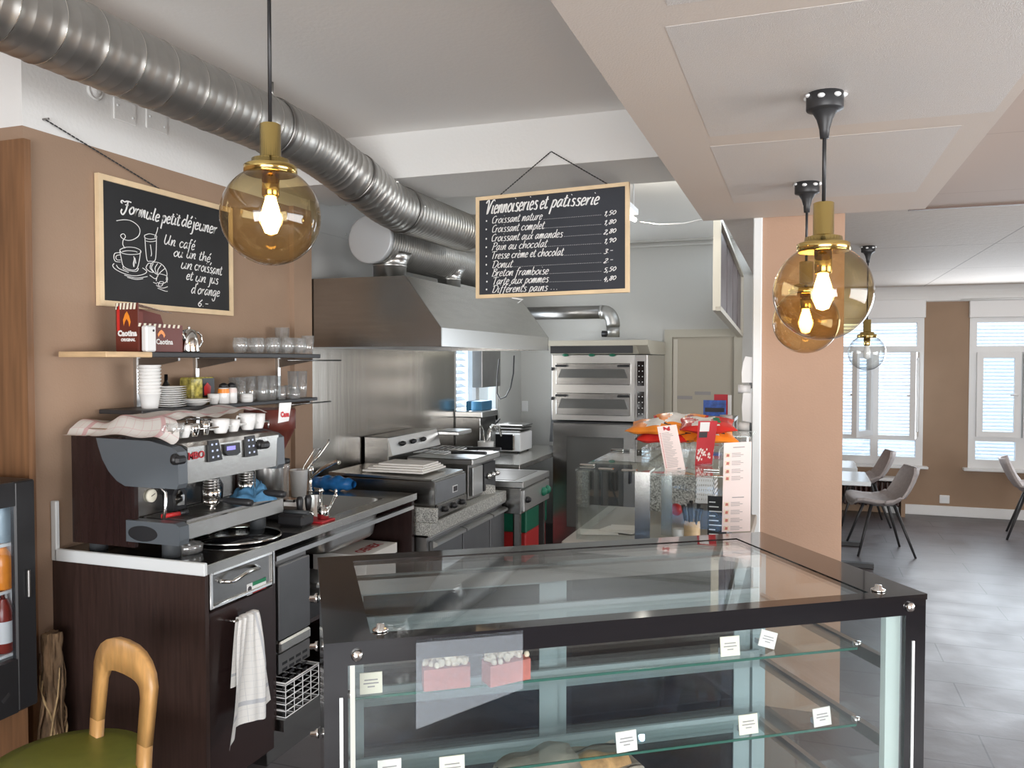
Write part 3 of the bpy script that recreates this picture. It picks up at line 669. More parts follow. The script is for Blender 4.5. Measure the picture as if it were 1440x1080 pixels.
for c, d in ((Vector((-2.14, 2.99, 2.70)), (0, 1, 0)), (B0, (0, 1, 0)), (A1.lerp(B0, .51), (B0-A1).normalized())):
    MB().lathe(c, [(rd+.002, -.014), (rd+.006, -.012), (rd+.006, .012), (rd+.002, .014)], 40, d, cap=False).build('clamp_ring', 'steel_dark', duct)
for y in (.6, 2.99):
    MB().cyl((-2.14, y, 2.70+rd), (-2.14, y, ZC), .006, 8).build('hanger_rod', 'steel', duct)
for c in ((-1.925, 3.72, 2.60), (-1.915, 4.02, 2.53)): MB().sphere(c, .008, 8, 6).build('rivet', 'chrome', duct)
# manifold above the hood
C0 = Vector((-2.33, 4.17, 2.395)); C1 = Vector((-2.33, 6.2, 2.395)); r2 = .135
man = thing('exhaust_manifold', 'galvanised exhaust duct with round end cap lying above the steel hood', 'duct', (C0.x, 5.0, 2.19))
spiral([C0+Vector((0, .01, 0)), C1], r2, .0018, .03, 40, 0).build('straight_duct', 'galvanised', man)
MB().lathe(C0, [(0, -.004), (r2-.004, -.006), (r2+.004, -.004), (r2+.004, .03)], 40, (0, 1, 0)).build('end_cap', 'cap_sheet', man)
for y, rr in ((4.37, .098), (5.24, .08)):
    MB().lathe((C0.x+.02, y, 2.185), [(rr, 0), (rr, .07), (rr+.003, .072), (rr+.003, .08), (rr, .082), (rr+.012, .11), (rr+.035, .15)], 32).build('riser_collar', 'steel_light', man)
hy0, hy1 = 4.21, 6.29; hb, ht = 1.78, 2.185; xf0, xf1 = -2.13, -1.905; xb = XW+.006
hood = thing('extractor_hood', 'large stainless steel extractor hood with sloped front over the cooking line', 'extractor hood', (-2.3, 5.2, hb))
prof = [(xb, ht), (xf0, ht), (xf1, 1.885), (xf1, hb), (xb, hb)]
MB().prism([(x, hy0, z) for x, z in prof], (0, .012, 0)).build('end_panel', 'steel', hood)
MB().prism([(x, hy1-.012, z) for x, z in prof], (0, .012, 0)).build('end_panel', 'steel', hood)
MB().prism([(xf0, hy0+.012, ht), (xf1, hy0+.012, 1.885), (xf1-.012, hy0+.012, 1.885), (xf0-.012, hy0+.012, ht-.012)], (0, hy1-hy0-.024, 0)).build('front_slope', 'steel_h', hood)
MB().box((xf1-.012, hy0+.012, hb), (xf1, hy1-.012, 1.885)).build('front_lip', 'steel_light', hood)
MB().box((xb, hy0+.012, ht-.012), (xf0-.005, hy1-.012, ht)).build('top_panel', 'steel', hood)
MB().box((xb, hy0+.012, hb), (xb+.012, hy1-.012, ht-.012)).build('back_panel', 'steel_dark', hood)
for k in range(4):
    ya = hy0+.03+k*.51; fm = MB()
    fm.box((xb+.05, ya, hb+.03), (xf1-.02, ya+.02, hb+.05)).box((xb+.05, ya+.47, hb+.03), (xf1-.02, ya+.49, hb+.05))
    for j in range(14): fm.box((xb+.06+j*.056, ya+.02, hb+.03), (xb+.085+j*.056, ya+.47, hb+.04))
    fm.box((xb+.05, ya, hb+.055), (xf1-.02, ya+.49, hb+.06))
    fm.build('grease_filter', 'black_metal', hood)
# stainless splash wall, grey cover sheet
sp0, sp1 = P(436, 560, X=XW).y, P(638, 560, X=XW).y
solo('backsplash', MB().box((XW+.001, max(sp0, 4.205), .72), (XW+.006, sp1, hb-.004)), 'splash_steel', 'large brushed stainless splash panel on the wall under the hood', 'wall panel', (XW, 5.2, .72))
cp = thing('cover_sheet', 'flat light grey riveted sheet on the wall behind the duct end cap', 'sheet panel', (XW+.005, 4.6, 2.2))
z262 = P(447, 265, X=XW+.034).z
mat('grey_sheet', (.50, .51, .51), .5)
MB().box((XW+.001, 4.215, 2.19), (XW+.006, 5.6, z262)).build('lower_sheet', 'grey_sheet', cp); MB().box((XW+.007, 4.215, z262-.25), (XW+.011, 5.6, z262+.01)).build('upper_sheet', 'grey_sheet', cp)
for y in (4.32, 4.62, 4.95):
    for z in (z262-.03, z262-.22): MB().sphere((XW+.012, y, z), .007, 8, 5).build('rivet', 'chrome', cp)
# painted-over fittings on the white wall
q = P(135, 127, X=XW+.01); vc = thing('vent_valve', 'small round painted vent valve high on the white wall', 'vent', q)
MB().lathe((XW, q.y, q.z), [(.038, 0), (.04, .008), (.034, .014), (.032, .008), (.026, .008), (.024, .018), (0, .02)], 28, (1, 0, 0)).build('valve_disc', 'plaster_white', vc)
MB().obox((XW+.021, q.y, q.z), (.002, 0, 0), (0, .012, -.008), (0, .002, .003)).build('slot', 'plaster_grey', vc)
for (xa, ya, xb2, yb2), lb in (((158, 126, 190, 178), 'left one of two painted cover plates on the white wall'), ((204, 143, 234, 190), 'right one of two painted cover plates on the white wall')):
    a, b = P(xa, ya, X=XW), P(xb2, yb2, X=XW); t = thing('cover_plate', lb, 'wall plate', (XW, (a.y+b.y)/2, b.z), 0, 'painted cover plates')
    MB().box((XW, a.y, min(a.z, b.z)), (XW+.008, b.y, max(a.z, b.z)-.03), .003).build('plate', 'plaster_white', t)
    for yy, zz in ((a.y+.02, max(a.z, b.z)-.06), (b.y-.02, min(a.z, b.z)+.03)): MB().sphere((XW+.008, yy, zz), .006, 8, 5).build('screw', 'white_paint', t)

# ------------------------------------------------------------------ chalkboards
def chain(mb, a, b, n=40, r=.0022):
    a, b = Vector(a), Vector(b); d = (b-a)/n; u = d.normalized(); s = u.cross(Vector((.3, .2, .9))).normalized(); w = u.cross(s)
    for k in range(n):
        c = a+d*(k+.5); e = s if k % 2 else w
        mb.obox(c, u*d.length*.62, e*r*1.3, u.cross(e)*r*.55)
    return mb
XBd = XW+.022
cs = [P(137, 243, X=XBd), P(327, 293, X=XBd), P(327, 444, X=XBd), P(140, 430, X=XBd)]
y0, y1 = (cs[0].y+cs[3].y)/2, (cs[1].y+cs[2].y)/2; z1, z0 = (cs[0].z+cs[1].z)/2, (cs[2].z+cs[3].z)/2
b1 = thing('chalkboard', 'black breakfast chalkboard in a light wood frame on the brown wall', 'chalkboard', (XBd, (y0+y1)/2, z0))
MB().box((XW+.006, y0+.01, z0+.01), (XBd-.004, y1-.01, z1-.01)).build('board', 'slate_board', b1)
f = MB(); fw = .024
f.box((XW+.004, y0, z0), (XBd+.004, y0+fw, z1)).box((XW+.004, y1-fw, z0), (XBd+.004, y1, z1)).box((XW+.004, y0+fw, z0), (XBd+.004, y1-fw, z0+fw)).box((XW+.004, y0+fw, z1-fw), (XBd+.004, y1-fw, z1)); f.build('frame', 'frame_wood', b1)
xs_ = XBd-.002
def BP(zx, zy): q = P(130+zx/4.91, 230+zy/4.91, X=xs_); return (q.y, q.z)
mp1 = lambda a, b: (xs_, a, b)
tx = MB()
def line1(s, p0, p1, xh, pen):
    a, b = BP(*p0), BP(*p1); k = abs(BP(p0[0], p0[1]-xh)[1]-a[1]); wdt = b[0]-a[0]
    hand(tx, s, a[0], a[1], k, pen, mp1, wdt, .25, (b[1]-a[1])/wdt)
line1('Formule', (205, 335), (465, 405), 52, .0085); line1('petit', (478, 405), (605, 430), 50, .0085); line1('d\u00e9jeuner', (615, 430), (860, 490), 50, .0085)
line1('Un', (495, 555), (575, 575), 42, .006); line1('caf\u00e9', (600, 578), (708, 600), 42, .006); line1('ou', (560, 640), (625, 650), 38, .006); line1('un', (650, 650), (715, 662), 38, .006); line1('th\u00e9,', (735, 665), (830, 690), 38, .006)
line1('un', (612, 722), (690, 735), 40, .006); line1('croissant', (705, 735), (895, 772), 40, .006); line1('et', (648, 800), (695, 808), 38, .006); line1('un', (712, 812), (785, 824), 38, .006); line1('jus', (805, 822), (870, 836), 38, .006)
line1("d'orange", (682, 895), (880, 920), 40, .006); line1('6.-', (728, 985), (802, 990), 34, .0065)
tx.build('chalk_writing', 'chalk', b1)
dw = MB()
for ln in ("165,395 215,388 265,395 310,425 328,460 318,500 280,525 240,530 205,515 195,495 215,485 228,505 212,530 210,560 225,585", "188,595 230,578 290,580 332,600 325,622 260,628 205,618 188,595", "205,608 240,602 290,605 310,612",
           "188,600 200,660 212,705 245,728 290,735 312,715 325,660 332,605", "190,615 155,620 148,650 160,675 195,680", "195,630 168,635 162,652 172,665 195,665", "212,705 220,730 300,745 318,722", "285,640 288,660 282,690 287,712 292,650 300,690", "150,690 140,705 160,730 220,760 290,775 350,765 375,745 345,720",
           "165,700 185,725 250,752", "220,770 300,790 380,780", "240,785 300,800 350,795", "360,495 395,485 440,498 438,515 398,522 362,512 360,495", "362,505 368,600 378,668 400,674 432,668 440,600 442,505", "370,535 400,540 438,535", "400,560 408,620 404,640", "430,510 445,470 452,440",
           "385,690 370,720 395,745 420,750 398,720 405,690 385,690", "405,690 430,680 470,690 500,720 515,760 510,800 518,820", "420,690 408,720 430,755 450,765", "450,690 432,725 448,770", "475,700 452,735 452,780", "500,725 470,750 448,780 440,810", "460,760 510,775 515,810 480,830 445,820",
           "465,815 490,818 478,845 455,840 465,815", "440,840 480,860 520,850", "450,860 500,880 520,882", "395,770 430,795 440,790", "420,820 445,830"):
    dw.ribbon([BP(*[float(v) for v in q.split(',')]) for q in ln.split(' ')], .0045, mp1)
dw.build('chalk_drawing', 'chalk', b1)
hk = P(63, 169, X=XW+.01); ch = MB(); chain(ch, (XW+.016, hk.y, hk.z), (XW+.014, (y0+y1)/2*.86+y0*.14, z1-.0), 60); 
# the chain runs from its nail down behind the board's top edge
ch.build('chain', 'black_metal', b1); MB().cyl((XW, hk.y, hk.z+.004), (XW+.03, hk.y, hk.z+.004), .004, 8).build('nail', 'steel_dark', b1)

dl, drr = 3.95, 3.62
tl, bl, trr, brr = P(670, 278, D=dl), P(670, 420, D=dl), P(885, 256, D=drr), P(885, 411, D=drr)
ux = ((trr-tl)+(brr-bl))/2; uz = ((tl-bl)+(trr-brr))/2; un = ux.cross(uz).normalized()*-1 if ux.cross(uz).dot(Vector((0, -1, 0))) < 0 else ux.cross(uz).normalized()
og = bl; bw_, bh_ = ux.length, uz.length; ex, ez = ux/bw_, uz/bh_
b2 = thing('chalkboard', 'black pastry price chalkboard hanging by a chain from the ceiling beam', 'chalkboard', og+ux/2)
def slab(mb, a0, a1, c0, c1, t0, t1): return mb.obox(og+ex*(a0+a1)/2+ez*(c0+c1)/2+un*(t0+t1)/2, ex*(a1-a0)/2, un*(t1-t0)/2, ez*(c1-c0)/2)
slab(MB(), .008, bw_-.008, .008, bh_-.008, -.006, .002).build('board', 'blue_board', b2)
f = MB(); fw = .017
for q in ((0, fw, 0, bh_), (bw_-fw, bw_, 0, bh_), (fw, bw_-fw, 0, fw), (fw, bw_-fw, bh_-fw, bh_)): slab(f, *q, -.010, .008)
f.build('frame', 'frame_wood', b2)
def BR(zx, zy):
    px, py = 660+zx/5.683, 240+zy/5.683; u = (px-670)/215; yt = 278-22*u; yb = 420-9*u; u2 = u*drr*1.0/(u*drr+(1-u)*dl) if False else u*dl/(u*dl+(1-u)*drr) if False else u
    return (u2*bw_, (yb-py)/(yb-yt)*bh_)
mp2 = lambda a, b: tuple(og+ex*a+ez*b+un*.0035)
tx = MB()
def line2(s, p0, p1, xh, pen, sl=.35):
    a, b = BR(*p0), BR(*p1); k = abs(BR(p0[0], p0[1]-xh)[1]-a[1]); wdt = b[0]-a[0]; hand(tx, s, a[0], a[1], k, pen, mp2, wdt, sl, (b[1]-a[1])/wdt)
line2('Viennoiseries', (140, 350), (575, 305), 66, .0075); line2('et', (592, 305), (655, 298), 62, .0075); line2('patisserie', (680, 292), (1055, 268), 58, .0075)
for s, p0, p1 in (('Croissant nature', (190, 424), (612, 388)), ('Croissant complet', (190, 496), (628, 462)), ('Croissant aux amandes', (186, 568), (775, 530)), ('Pain au chocolat', (195, 638), (650, 608)), ('Tresse cr\u00e8me et chocolat', (190, 706), (780, 676)), ('Donut', (195, 780), (368, 770)), ('Breton framboise', (195, 845), (662, 826)), ('Tarte aux pommes', (200, 912), (662, 890)), ('Diff\u00e9rents pains', (195, 976), (655, 958))):
    line2(s, p0, p1, 36, .0042)
for zx in (680, 702, 724): tx.ribbon([BR(zx, 948), BR(zx+6, 948)], .004, mp2)
for x, y in ((147, 403), (145, 470), (145, 545), (145, 613), (145, 685), (145, 752), (152, 822), (150, 887), (147, 950)):
    a = BR(x, y); dt_ = MB(); i = dt_.add([mp2(a[0]+.004*math.cos(k*.785), a[1]+.0045*math.sin(k*.785)) for k in range(8)]); dt_.face(range(i, i+8)); dt_.build('bullet', 'chalk', b2)
for xa, ya, yb in ((625, 388, 352), (632, 458, 428), (785, 525, 505), (662, 604, 580), (790, 676, 660), (378, 768, 732), (672, 822, 804), (672, 888, 876)):
    n = int((1080-xa)/14)
    for k in range(n):
        t = k/n; tx.ribbon([BR(xa+(1080-xa)*t, ya+(yb-ya)*t), BR(xa+(1080-xa)*t+4, ya+(yb-ya)*t)], .0034, mp2)
for s, y in (('1,50', 362), ('1,80', 434), ('2,80', 508), ('1,90', 582), ('3.-', 664), ('2.-', 738), ('5,50', 812), ('4,80', 884)):
    line2(s, (1090, y), (1182 if len(s) == 4 else 1160, y-16), 25, .0042)
tx.build('chalk_writing', 'chalk', b2)
hk = P(775, 213, Y=yb0-.01); ch = MB(); chain(ch, hk, og+ex*.115*bw_/.7+ez*bh_, 46); chain(ch, hk, og+ex*bw_*.87+ez*bh_, 44); ch.build('chain', 'black_metal', b2)
MB().tube([hk+Vector((0, .012, 0)), hk+Vector((0, -.004, 0)), hk+Vector((0, -.006, .008))], .003, 8).build('hook', 'white_paint', b2)
MB().tube([P(720, 419, D=3.85), P(735, 421, D=3.9), P(728, 426, D=3.9)], .003, 6).build('cable_end', 'white_plastic', b2)
# ------------------------------------------------------------------ bar counter on the left
ZT = .95; XF = -2.04; YC = 2.415; YE = 4.16
wt = thing('worktop', 'black and steel bar worktop with a sunk basin under the faucet', 'worktop', (XF-.3, 3.3, ZT))
DZ0, DZ1 = P(291, 861, X=XF+.004).z, P(291, 808, X=XF+.004).z
BZ0, BZ1 = P(385, 1022, X=XF+.02).z, P(385, 972, X=XF+.02).z
sk = (-2.58, -2.13, 3.36, 3.95)                 # basin opening x0 x1 y0 y1
m = MB(); zt0_ = ZT-.035
m.box((XW+.002, YC+.012, zt0_), (XF, 3.02, ZT)); m.build('stone_top', 'black_gloss', wt)
m = MB(); m.box((XW+.002, 3.02, zt0_), (XF, sk[2], ZT)).box((XW+.002, sk[3], zt0_), (XF, YE, ZT)).box((XW+.002, sk[2], zt0_), (sk[0], sk[3], ZT)).box((sk[1], sk[2], zt0_), (XF, sk[3], ZT))
m.build('steel_top', 'steel_h', wt)
MB().box((XF, YC+.01, zt0_-.0), (XF+.006, YE, ZT+.002), .002).build('front_edge', 'steel_h', wt)
MB().box((XF-.03, 2.86, ZT-.085), (XF-.004, YE-.02, ZT-.065)).build('under_rail', 'steel_light', wt)
bs = MB(); n = 10
def basin(u, v):
    # closed bowl: rounded rectangle rings going down
    a = 2*math.pi*u; k = min(1, v*1.6); hx, hy = (sk[1]-sk[0])/2, (sk[3]-sk[2])/2; s = 1-.10*k if v < .65 else (1-.10)*(1-(v-.65)/.35)
    c, q = math.cos(a), math.sin(a); e = .28
    return Vector(((sk[0]+sk[1])/2+hx*s*math.copysign(abs(c)**e, c), (sk[2]+sk[3])/2+hy*s*math.copysign(abs(q)**e, q), ZT-.001-.19*min(1, v/.65)**.7))
bs.grid(basin, 48, 12); bs.build('basin', 'steel_light', wt)
cb = thing('bar_cabinet', 'dark brown bar cabinet carrying the espresso machine', 'cabinet', ((XW+XF)/2, YC+.2, 0))
MB().box((XW+.002, YC, 0), (XF+.004, YC+.02, ZT-.035)).build('side_panel', 'dark_wood', cb)
ed = MB(); ed.box((XW+.02, YC-.006, ZT-.035), (XF+.008, YC+.012, ZT+.012), .003).box((XW+.002, YC-.006, ZT-.035), (XW+.03, YC+.012, ZT+.20), .003); ed.build('edge_trim', 'white_trim', cb)
yd0, yd1 = YC+.02, 2.845
MB().box((XW+.01, yd0, .08), (XF-.03, yd1, ZT-.04)).build('carcass', 'dark_panel', cb)
dw_ = MB(); dw_.box((XF-.03, yd0+.01, DZ0+.004), (XF-.004, yd1-.012, DZ1-.004)).build('drawer', 'steel', cb)
dq = cb.children[-1]
f = MB(); a, b, c_, d_ = yd0+.008, yd1-.010, DZ0, DZ1
for q in ((a, a+.016, c_, d_), (b-.016, b, c_, d_)): f.box((XF-.006, q[0], q[2]), (XF+.006, q[1], q[3]), .003)
for q in ((c_, c_+.014), (d_-.014, d_)): f.box((XF-.006, a+.016, q[0]), (XF+.006, b-.016, q[1]), .003)
f.build('drawer_frame', 'chrome', dq)
h0, h1 = P(322, 820, X=XF+.03), P(368, 797, X=XF+.03)
MB().tube([(XF, h0.y-.004, h0.z+.004), (XF+.03, h0.y+.02, h0.z), (XF+.042, (h0.y+h1.y)/2, (h0.z+h1.z)/2+.012), (XF+.03, h1.y-.02, h1.z), (XF, h1.y+.004, h1.z)], .008, 10).build('handle', 'chrome', dq)
s0, s1 = P(348, 828, X=XF+.0), P(375, 821, X=XF); st = MB()
sy0, sy1, sz = s0.y, s1.y, (s0.z+s1.z)/2
st.m = 0; st.box((XF-.003, sy0, sz-.022), (XF-.0025, sy0+.035, sz+.022)); st.m = 1; st.box((XF-.003, sy0+.035, sz+.007), (XF-.0025, sy1, sz+.022)); st.m = 0; st.box((XF-.003, sy0+.035, sz-.007), (XF-.0025, sy1, sz+.007)); st.m = 2; st.box((XF-.003, sy0+.035, sz-.022), (XF-.0025, sy1, sz-.007))
st.m = 3; st.lathe((XF-.0026, sy0+.017, sz), [(.012, 0), (.012, .0008), (0, .0009)], 14, (1, 0, 0))
mat('flag_green', (.02, .22, .10), .5); st.build('sticker', ['white_plastic', 'flag_green', 'red_print', 'dark_ink'], dq)
MB().box((XF-.03, yd0+.008, .09), (XF-.006, yd1-.008, DZ0-.012), .003).build('door', 'dark_panel', cb)
bar0, bar1 = P(325, 873, X=XF+.03), P(361, 861, X=XF+.03); bzz = (bar0.z+bar1.z)/2
bb = MB(); bb.tube([(XF-.01, bar0.y+.015, bzz), (XF+.035, bar0.y+.015, bzz), (XF+.035, bar0.y+.016, bzz), (XF+.035, bar1.y, bzz)], .005, 8).build('towel_bar', 'chrome', cb.children[-1])
# tea towel on the bar
def twl(u, v):
    y = bar0.y+.01+(bar1.y-bar0.y-.03)*u; zz = v
    w_ = .02*math.sin(u*9+v*2)*min(1, v*2)+.008*math.sin(u*23+3*v)
    sp = 1+1.35*v**.8; yc = (bar0.y+bar1.y)/2
    low = .44+.015*math.sin(u*9+1)-.05*u
    y2 = yc+(y-yc)*sp+(-.004*v)+.004*math.sin(u*14)
    return Vector((XF+.045+.012*(1-v)+w_+.02*v, y2, bzz+.008-zz*low))
def twb(u, v):
    p = twl(u, v*.55); return Vector((XF+.024+.006*math.sin(u*12), (bar0.y+bar1.y)/2+(p.y-(bar0.y+bar1.y)/2)*.62, bzz+.008-v*.26))
tw = MB().grid(twl, 26, 30); merge(tw, MB().grid(twb, 14, 16)); 
tw.grid(lambda u, v: twl(u, 0).lerp(twb(u, 0), v)+Vector((0, 0, .006*math.sin(math.pi*v))), 14, 4)
solo('tea_towel', tw, 'towel_grey', 'white checked tea towel hanging from the bar on the dark cabinet door', 'towel', (XF, (bar0.y+bar1.y)/2, bzz-.47))
# under-counter ice maker
mat('steel_door', (.24, .24, .245), .38, 1.0, var=.06, scale=5)
im = thing('ice_machine', 'stainless under-counter ice machine next to the bar cabinet drawer', 'ice machine', (XF-.25, 3.0, BZ1+.02))
y0, y1 = 2.885, 3.125
MB().box((XW+.05, y0, BZ1+.02), (XF-.04, y1, ZT-.095)).build('housing', 'steel_dark', im)
zi = P(410, 892, X=XF-.02).z
MB().box((XF-.04, y0+.004, zi), (XF-.015, y1-.004, ZT-.115), .004).build('door', 'steel_door', im)
MB().box((XF-.04, y0+.004, zi-.055), (XF-.01, y1-.004, zi-.006), .008).build('grip_rail', 'steel_h', im)
gl = MB(); gl.box((XF-.04, y0+.004, BZ1+.03), (XF-.02, y1-.004, zi-.06)); gl.build('grille_panel', 'steel_dark', im)
gs = MB()
for r_ in range(9):
    for c_ in range(4): gs.box((XF-.021, y0+.03+c_*.05, zi-.10-r_*.026), (XF-.0195, y0+.03+c_*.05+.036, zi-.10-r_*.026-.012))
gs.build('vent_slots', 'black_plastic', im)
struct_plinth = MB().box((XW+.05, 2.845, .0), (XF-.05, YE-.03, .15)); solo('plinth', struct_plinth, 'steel', 'steel plinth along the foot of the bar counter', 'plinth', (XF-.2, 3.5, 0))
MB().box((XW+.01, 2.848, .15), (XF-.02, 2.872, ZT-.04)).build('divider', 'dark_panel', cb)
MB().box((XW+.01, YE-.035, .15), (XF-.01, YE-.005, ZT-.04)).build('end_panel', 'dark_panel', cb)
MB().box((XW+.01, 3.14, .15), (XW+.03, YE-.035, ZT-.04)).build('back_panel', 'dark_panel', cb)
MB().box((XW+.01, 3.14, .50), (XF-.06, YE-.035, .52)).build('shelf', 'dark_panel', cb)
# wire basket on the plinth
wb = thing('wire_basket', 'white wire basket standing low under the ice machine', 'basket', (XF-.1, 3.0, BZ0))
gm = MB(); bx0, bx1, by0, by1 = XF-.24, XF+.02, 2.88, 3.13
for k in range(6): z = BZ0+.002+k*(BZ1-BZ0)/5.4; gm.tube([(bx0, by0, z), (bx1, by0, z), (bx1, by1, z), (bx0, by1, z)], .0025, 6, closed=True)
for y in [by0+(by1-by0)*j/4 for j in range(5)]: gm.tube([(bx1, y, BZ1-.005), (bx1, y, BZ0+.002), (bx0, y, BZ0+.002), (bx0, y, BZ1-.005)], .0025, 6)
gm.build('wire_mesh', 'white_plastic', wb); MB().tube([(bx0, by0, BZ1), (bx1, by0, BZ1), (bx1, by1, BZ1), (bx0, by1, BZ1)], .004, 6, closed=True).build('rim', 'white_plastic', wb)
solo('basket_shelf', MB().box((XW+.05, 2.86, BZ0-.05), (XF+.024, 3.14, BZ0-.002)), 'steel', 'low grey steel ledge carrying the white wire basket', 'ledge', (XF-.2, 3.0, BZ0-.05))
# white carton under the basin
q = [P(510, 775, X=XF-.08), P(556, 770, X=XF-.08)]
cx0, cx1, cy0, cy1, cz = -2.42, XF-.06, 3.70, 4.03, .521; ctn = thing('carton', 'white cardboard carton with red print under the basin', 'box', ((cx0+cx1)/2, (cy0+cy1)/2, cz))
MB().box((cx0, cy0, cz), (cx1, cy1, .690), .004).build('box', 'paper', ctn)
lid = MB(); lid.box((cx0, cy0-.004, .6905), (cx1+.004, cy1+.004, .6935)).box((cx1+.001, cy0-.004, .64), (cx1+.004, cy1+.004, .6905)); lid.build('lid', 'paper', ctn)
printed('OENEX', .075, (cx1-.05, cy0+.05, .694), (0, .9, 0), (-1.1, 0, 0), .003).build('print', 'red_print', ctn)
# tray of cutlery-like steel trays under the counter
for k, (z, lb) in enumerate(((.60, 'lower steel tray'), (.66, 'upper steel tray'))):
    solo('steel_tray', MB().box((-2.5, 3.17+k*.02, z), (XF-.02, 3.42, z+.025), .008), 'steel_light', lb+' stacked in the open space left of the white carton', 'tray', (-2.3, 3.3, z), 'trays under the counter')
solo('tray_stand', MB().box((-2.5, 3.16, .521), (XF-.06, 3.43, .598)), 'black_plastic', 'dark crate carrying the steel trays under the counter', 'crate', (-2.3, 3.3, .521))

# ------------------------------------------------------------------ espresso machine
EX0, EX1, EY0, EY1 = -2.70, -2.172, 2.45, 3.10
em = thing('espresso_machine', 'two-group espresso machine in dark brown, grey and steel on the bar counter', 'espresso machine', ((EX0+EX1)/2, (EY0+EY1)/2, ZT))
xi = -2.42                                         # back of the working bay
MB().box((EX0, EY0+.02, .985), (xi, EY1-.02, 1.40), .008).build('body', 'steel', em)
for y in (EY0, EY1-.02): MB().prism([(EX0, y, .985), (EX0, y, 1.405), (-2.45, y, 1.405), (xi+.03, y, 1.30), (xi+.03, y, .985)], (0, .02, 0)).build('side_panel', 'dark_panel', em)
def cap(y):
    pf = [(-2.56, 1.402)]+[(-2.56+.012*k, 1.402-.0) for k in (1,)]+[(-2.30, 1.398), (-2.20, 1.378), (EX1, 1.36), (EX1+.004, 1.24), (EX1-.006, 1.222), (-2.42, 1.222), (-2.46, 1.24), (-2.50, 1.275), (-2.53, 1.32), (-2.55, 1.37)]
    m = MB().prism([(x, y-.012, z) for x, z in pf], (0, .05, 0)); return m
for y in (EY0-.002, EY1-.038): cap(y).build('end_cap', 'grey_blue_plastic', em)
hd = MB().prism([(xi-.02, EY0+.04, 1.395), (-2.20, EY0+.04, 1.385), (EX1+.0, EY0+.04, 1.372), (EX1-.002, EY0+.04, 1.235), (-2.22, EY0+.04, 1.225), (xi-.02, EY0+.04, 1.225)], (0, EY1-EY0-.08, 0)); hd.build('front_panel', 'steel_h', em)
# cup tray rail on the roof
rl = MB().tube([(EX0+.02, EY0+.03, 1.43), (EX1-.06, EY0+.03, 1.43), (EX1-.06, EY1-.03, 1.43), (EX0+.02, EY1-.03, 1.43)], .005, 8, closed=True)
for x, y in ((EX0+.02, EY0+.03), (EX1-.06, EY0+.03), (EX1-.06, EY1-.03), (EX0+.02, EY1-.03), (EX1-.06, 2.77)): rl.cyl((x, y, 1.398), (x, y, 1.43), .004, 6)
rl.build('cup_rail', 'chrome', em)
ty = MB().box((xi, EY0+.02, 1.02), (EX1-.004, EY1+.0, 1.085), .004); ty.build('drip_tray', 'steel_h', em)
gr = MB()
for k in range(22): gr.box((xi+.02, EY0+.07+k*.026, 1.086), (EX1-.03, EY0+.082+k*.026, 1.092))
gr.box((xi+.015, EY0+.06, 1.085), (xi+.02, EY1-.02, 1.092)).box((EX1-.03, EY0+.06, 1.085), (EX1-.025, EY1-.02, 1.092)); gr.build('drip_grid', 'steel_dark', em)
MB().prism([(x, EY0-.012, z) for x, z in ((xi, 1.01), (EX1-.0, 1.01), (EX1+.006, 1.03), (EX1+.004, 1.08), (EX1-.02, 1.092), (xi, 1.092))], (0, .05, 0)).build('tray_end_cap', 'grey_blue_plastic', em)
MB().prism([(x, EY0-.013, z) for x, z in [(xi+.02+.07*math.cos(t)+.06, 1.045+.03*math.sin(t)) for t in [2*math.pi*k/20 for k in range(20)]]], (0, .004, 0)).build('cap_recess', 'black_plastic', em)
for x in (EX0+.08, EX1-.09):
    for y in (EY0+.05, EY1-.07): MB().lathe((x, y, ZT+.001), [(.034, 0), (.034, .05), (.03, .07)], 20).build('foot', 'rubber', em)
MB().box((xi, EY0+.03, 1.09), (xi+.004, EY1-.03, 1.225)).build('bay_back', 'steel', em)
g = P(213, 697, X=xi+.01); gg = MB().lathe((xi+.004, g.y, g.z), [(.026, 0), (.026, .010), (.022, .012), (.0, .012)], 24, (1, 0, 0)); go = gg.build('pressure_gauge', 'cream_card', em)
MB().obox((xi+.0175, g.y+.002, g.z+.003), (.0005, 0, 0), (0, .010, .004), (0, -.0006, .0012)).build('needle', 'dark_ink', go)
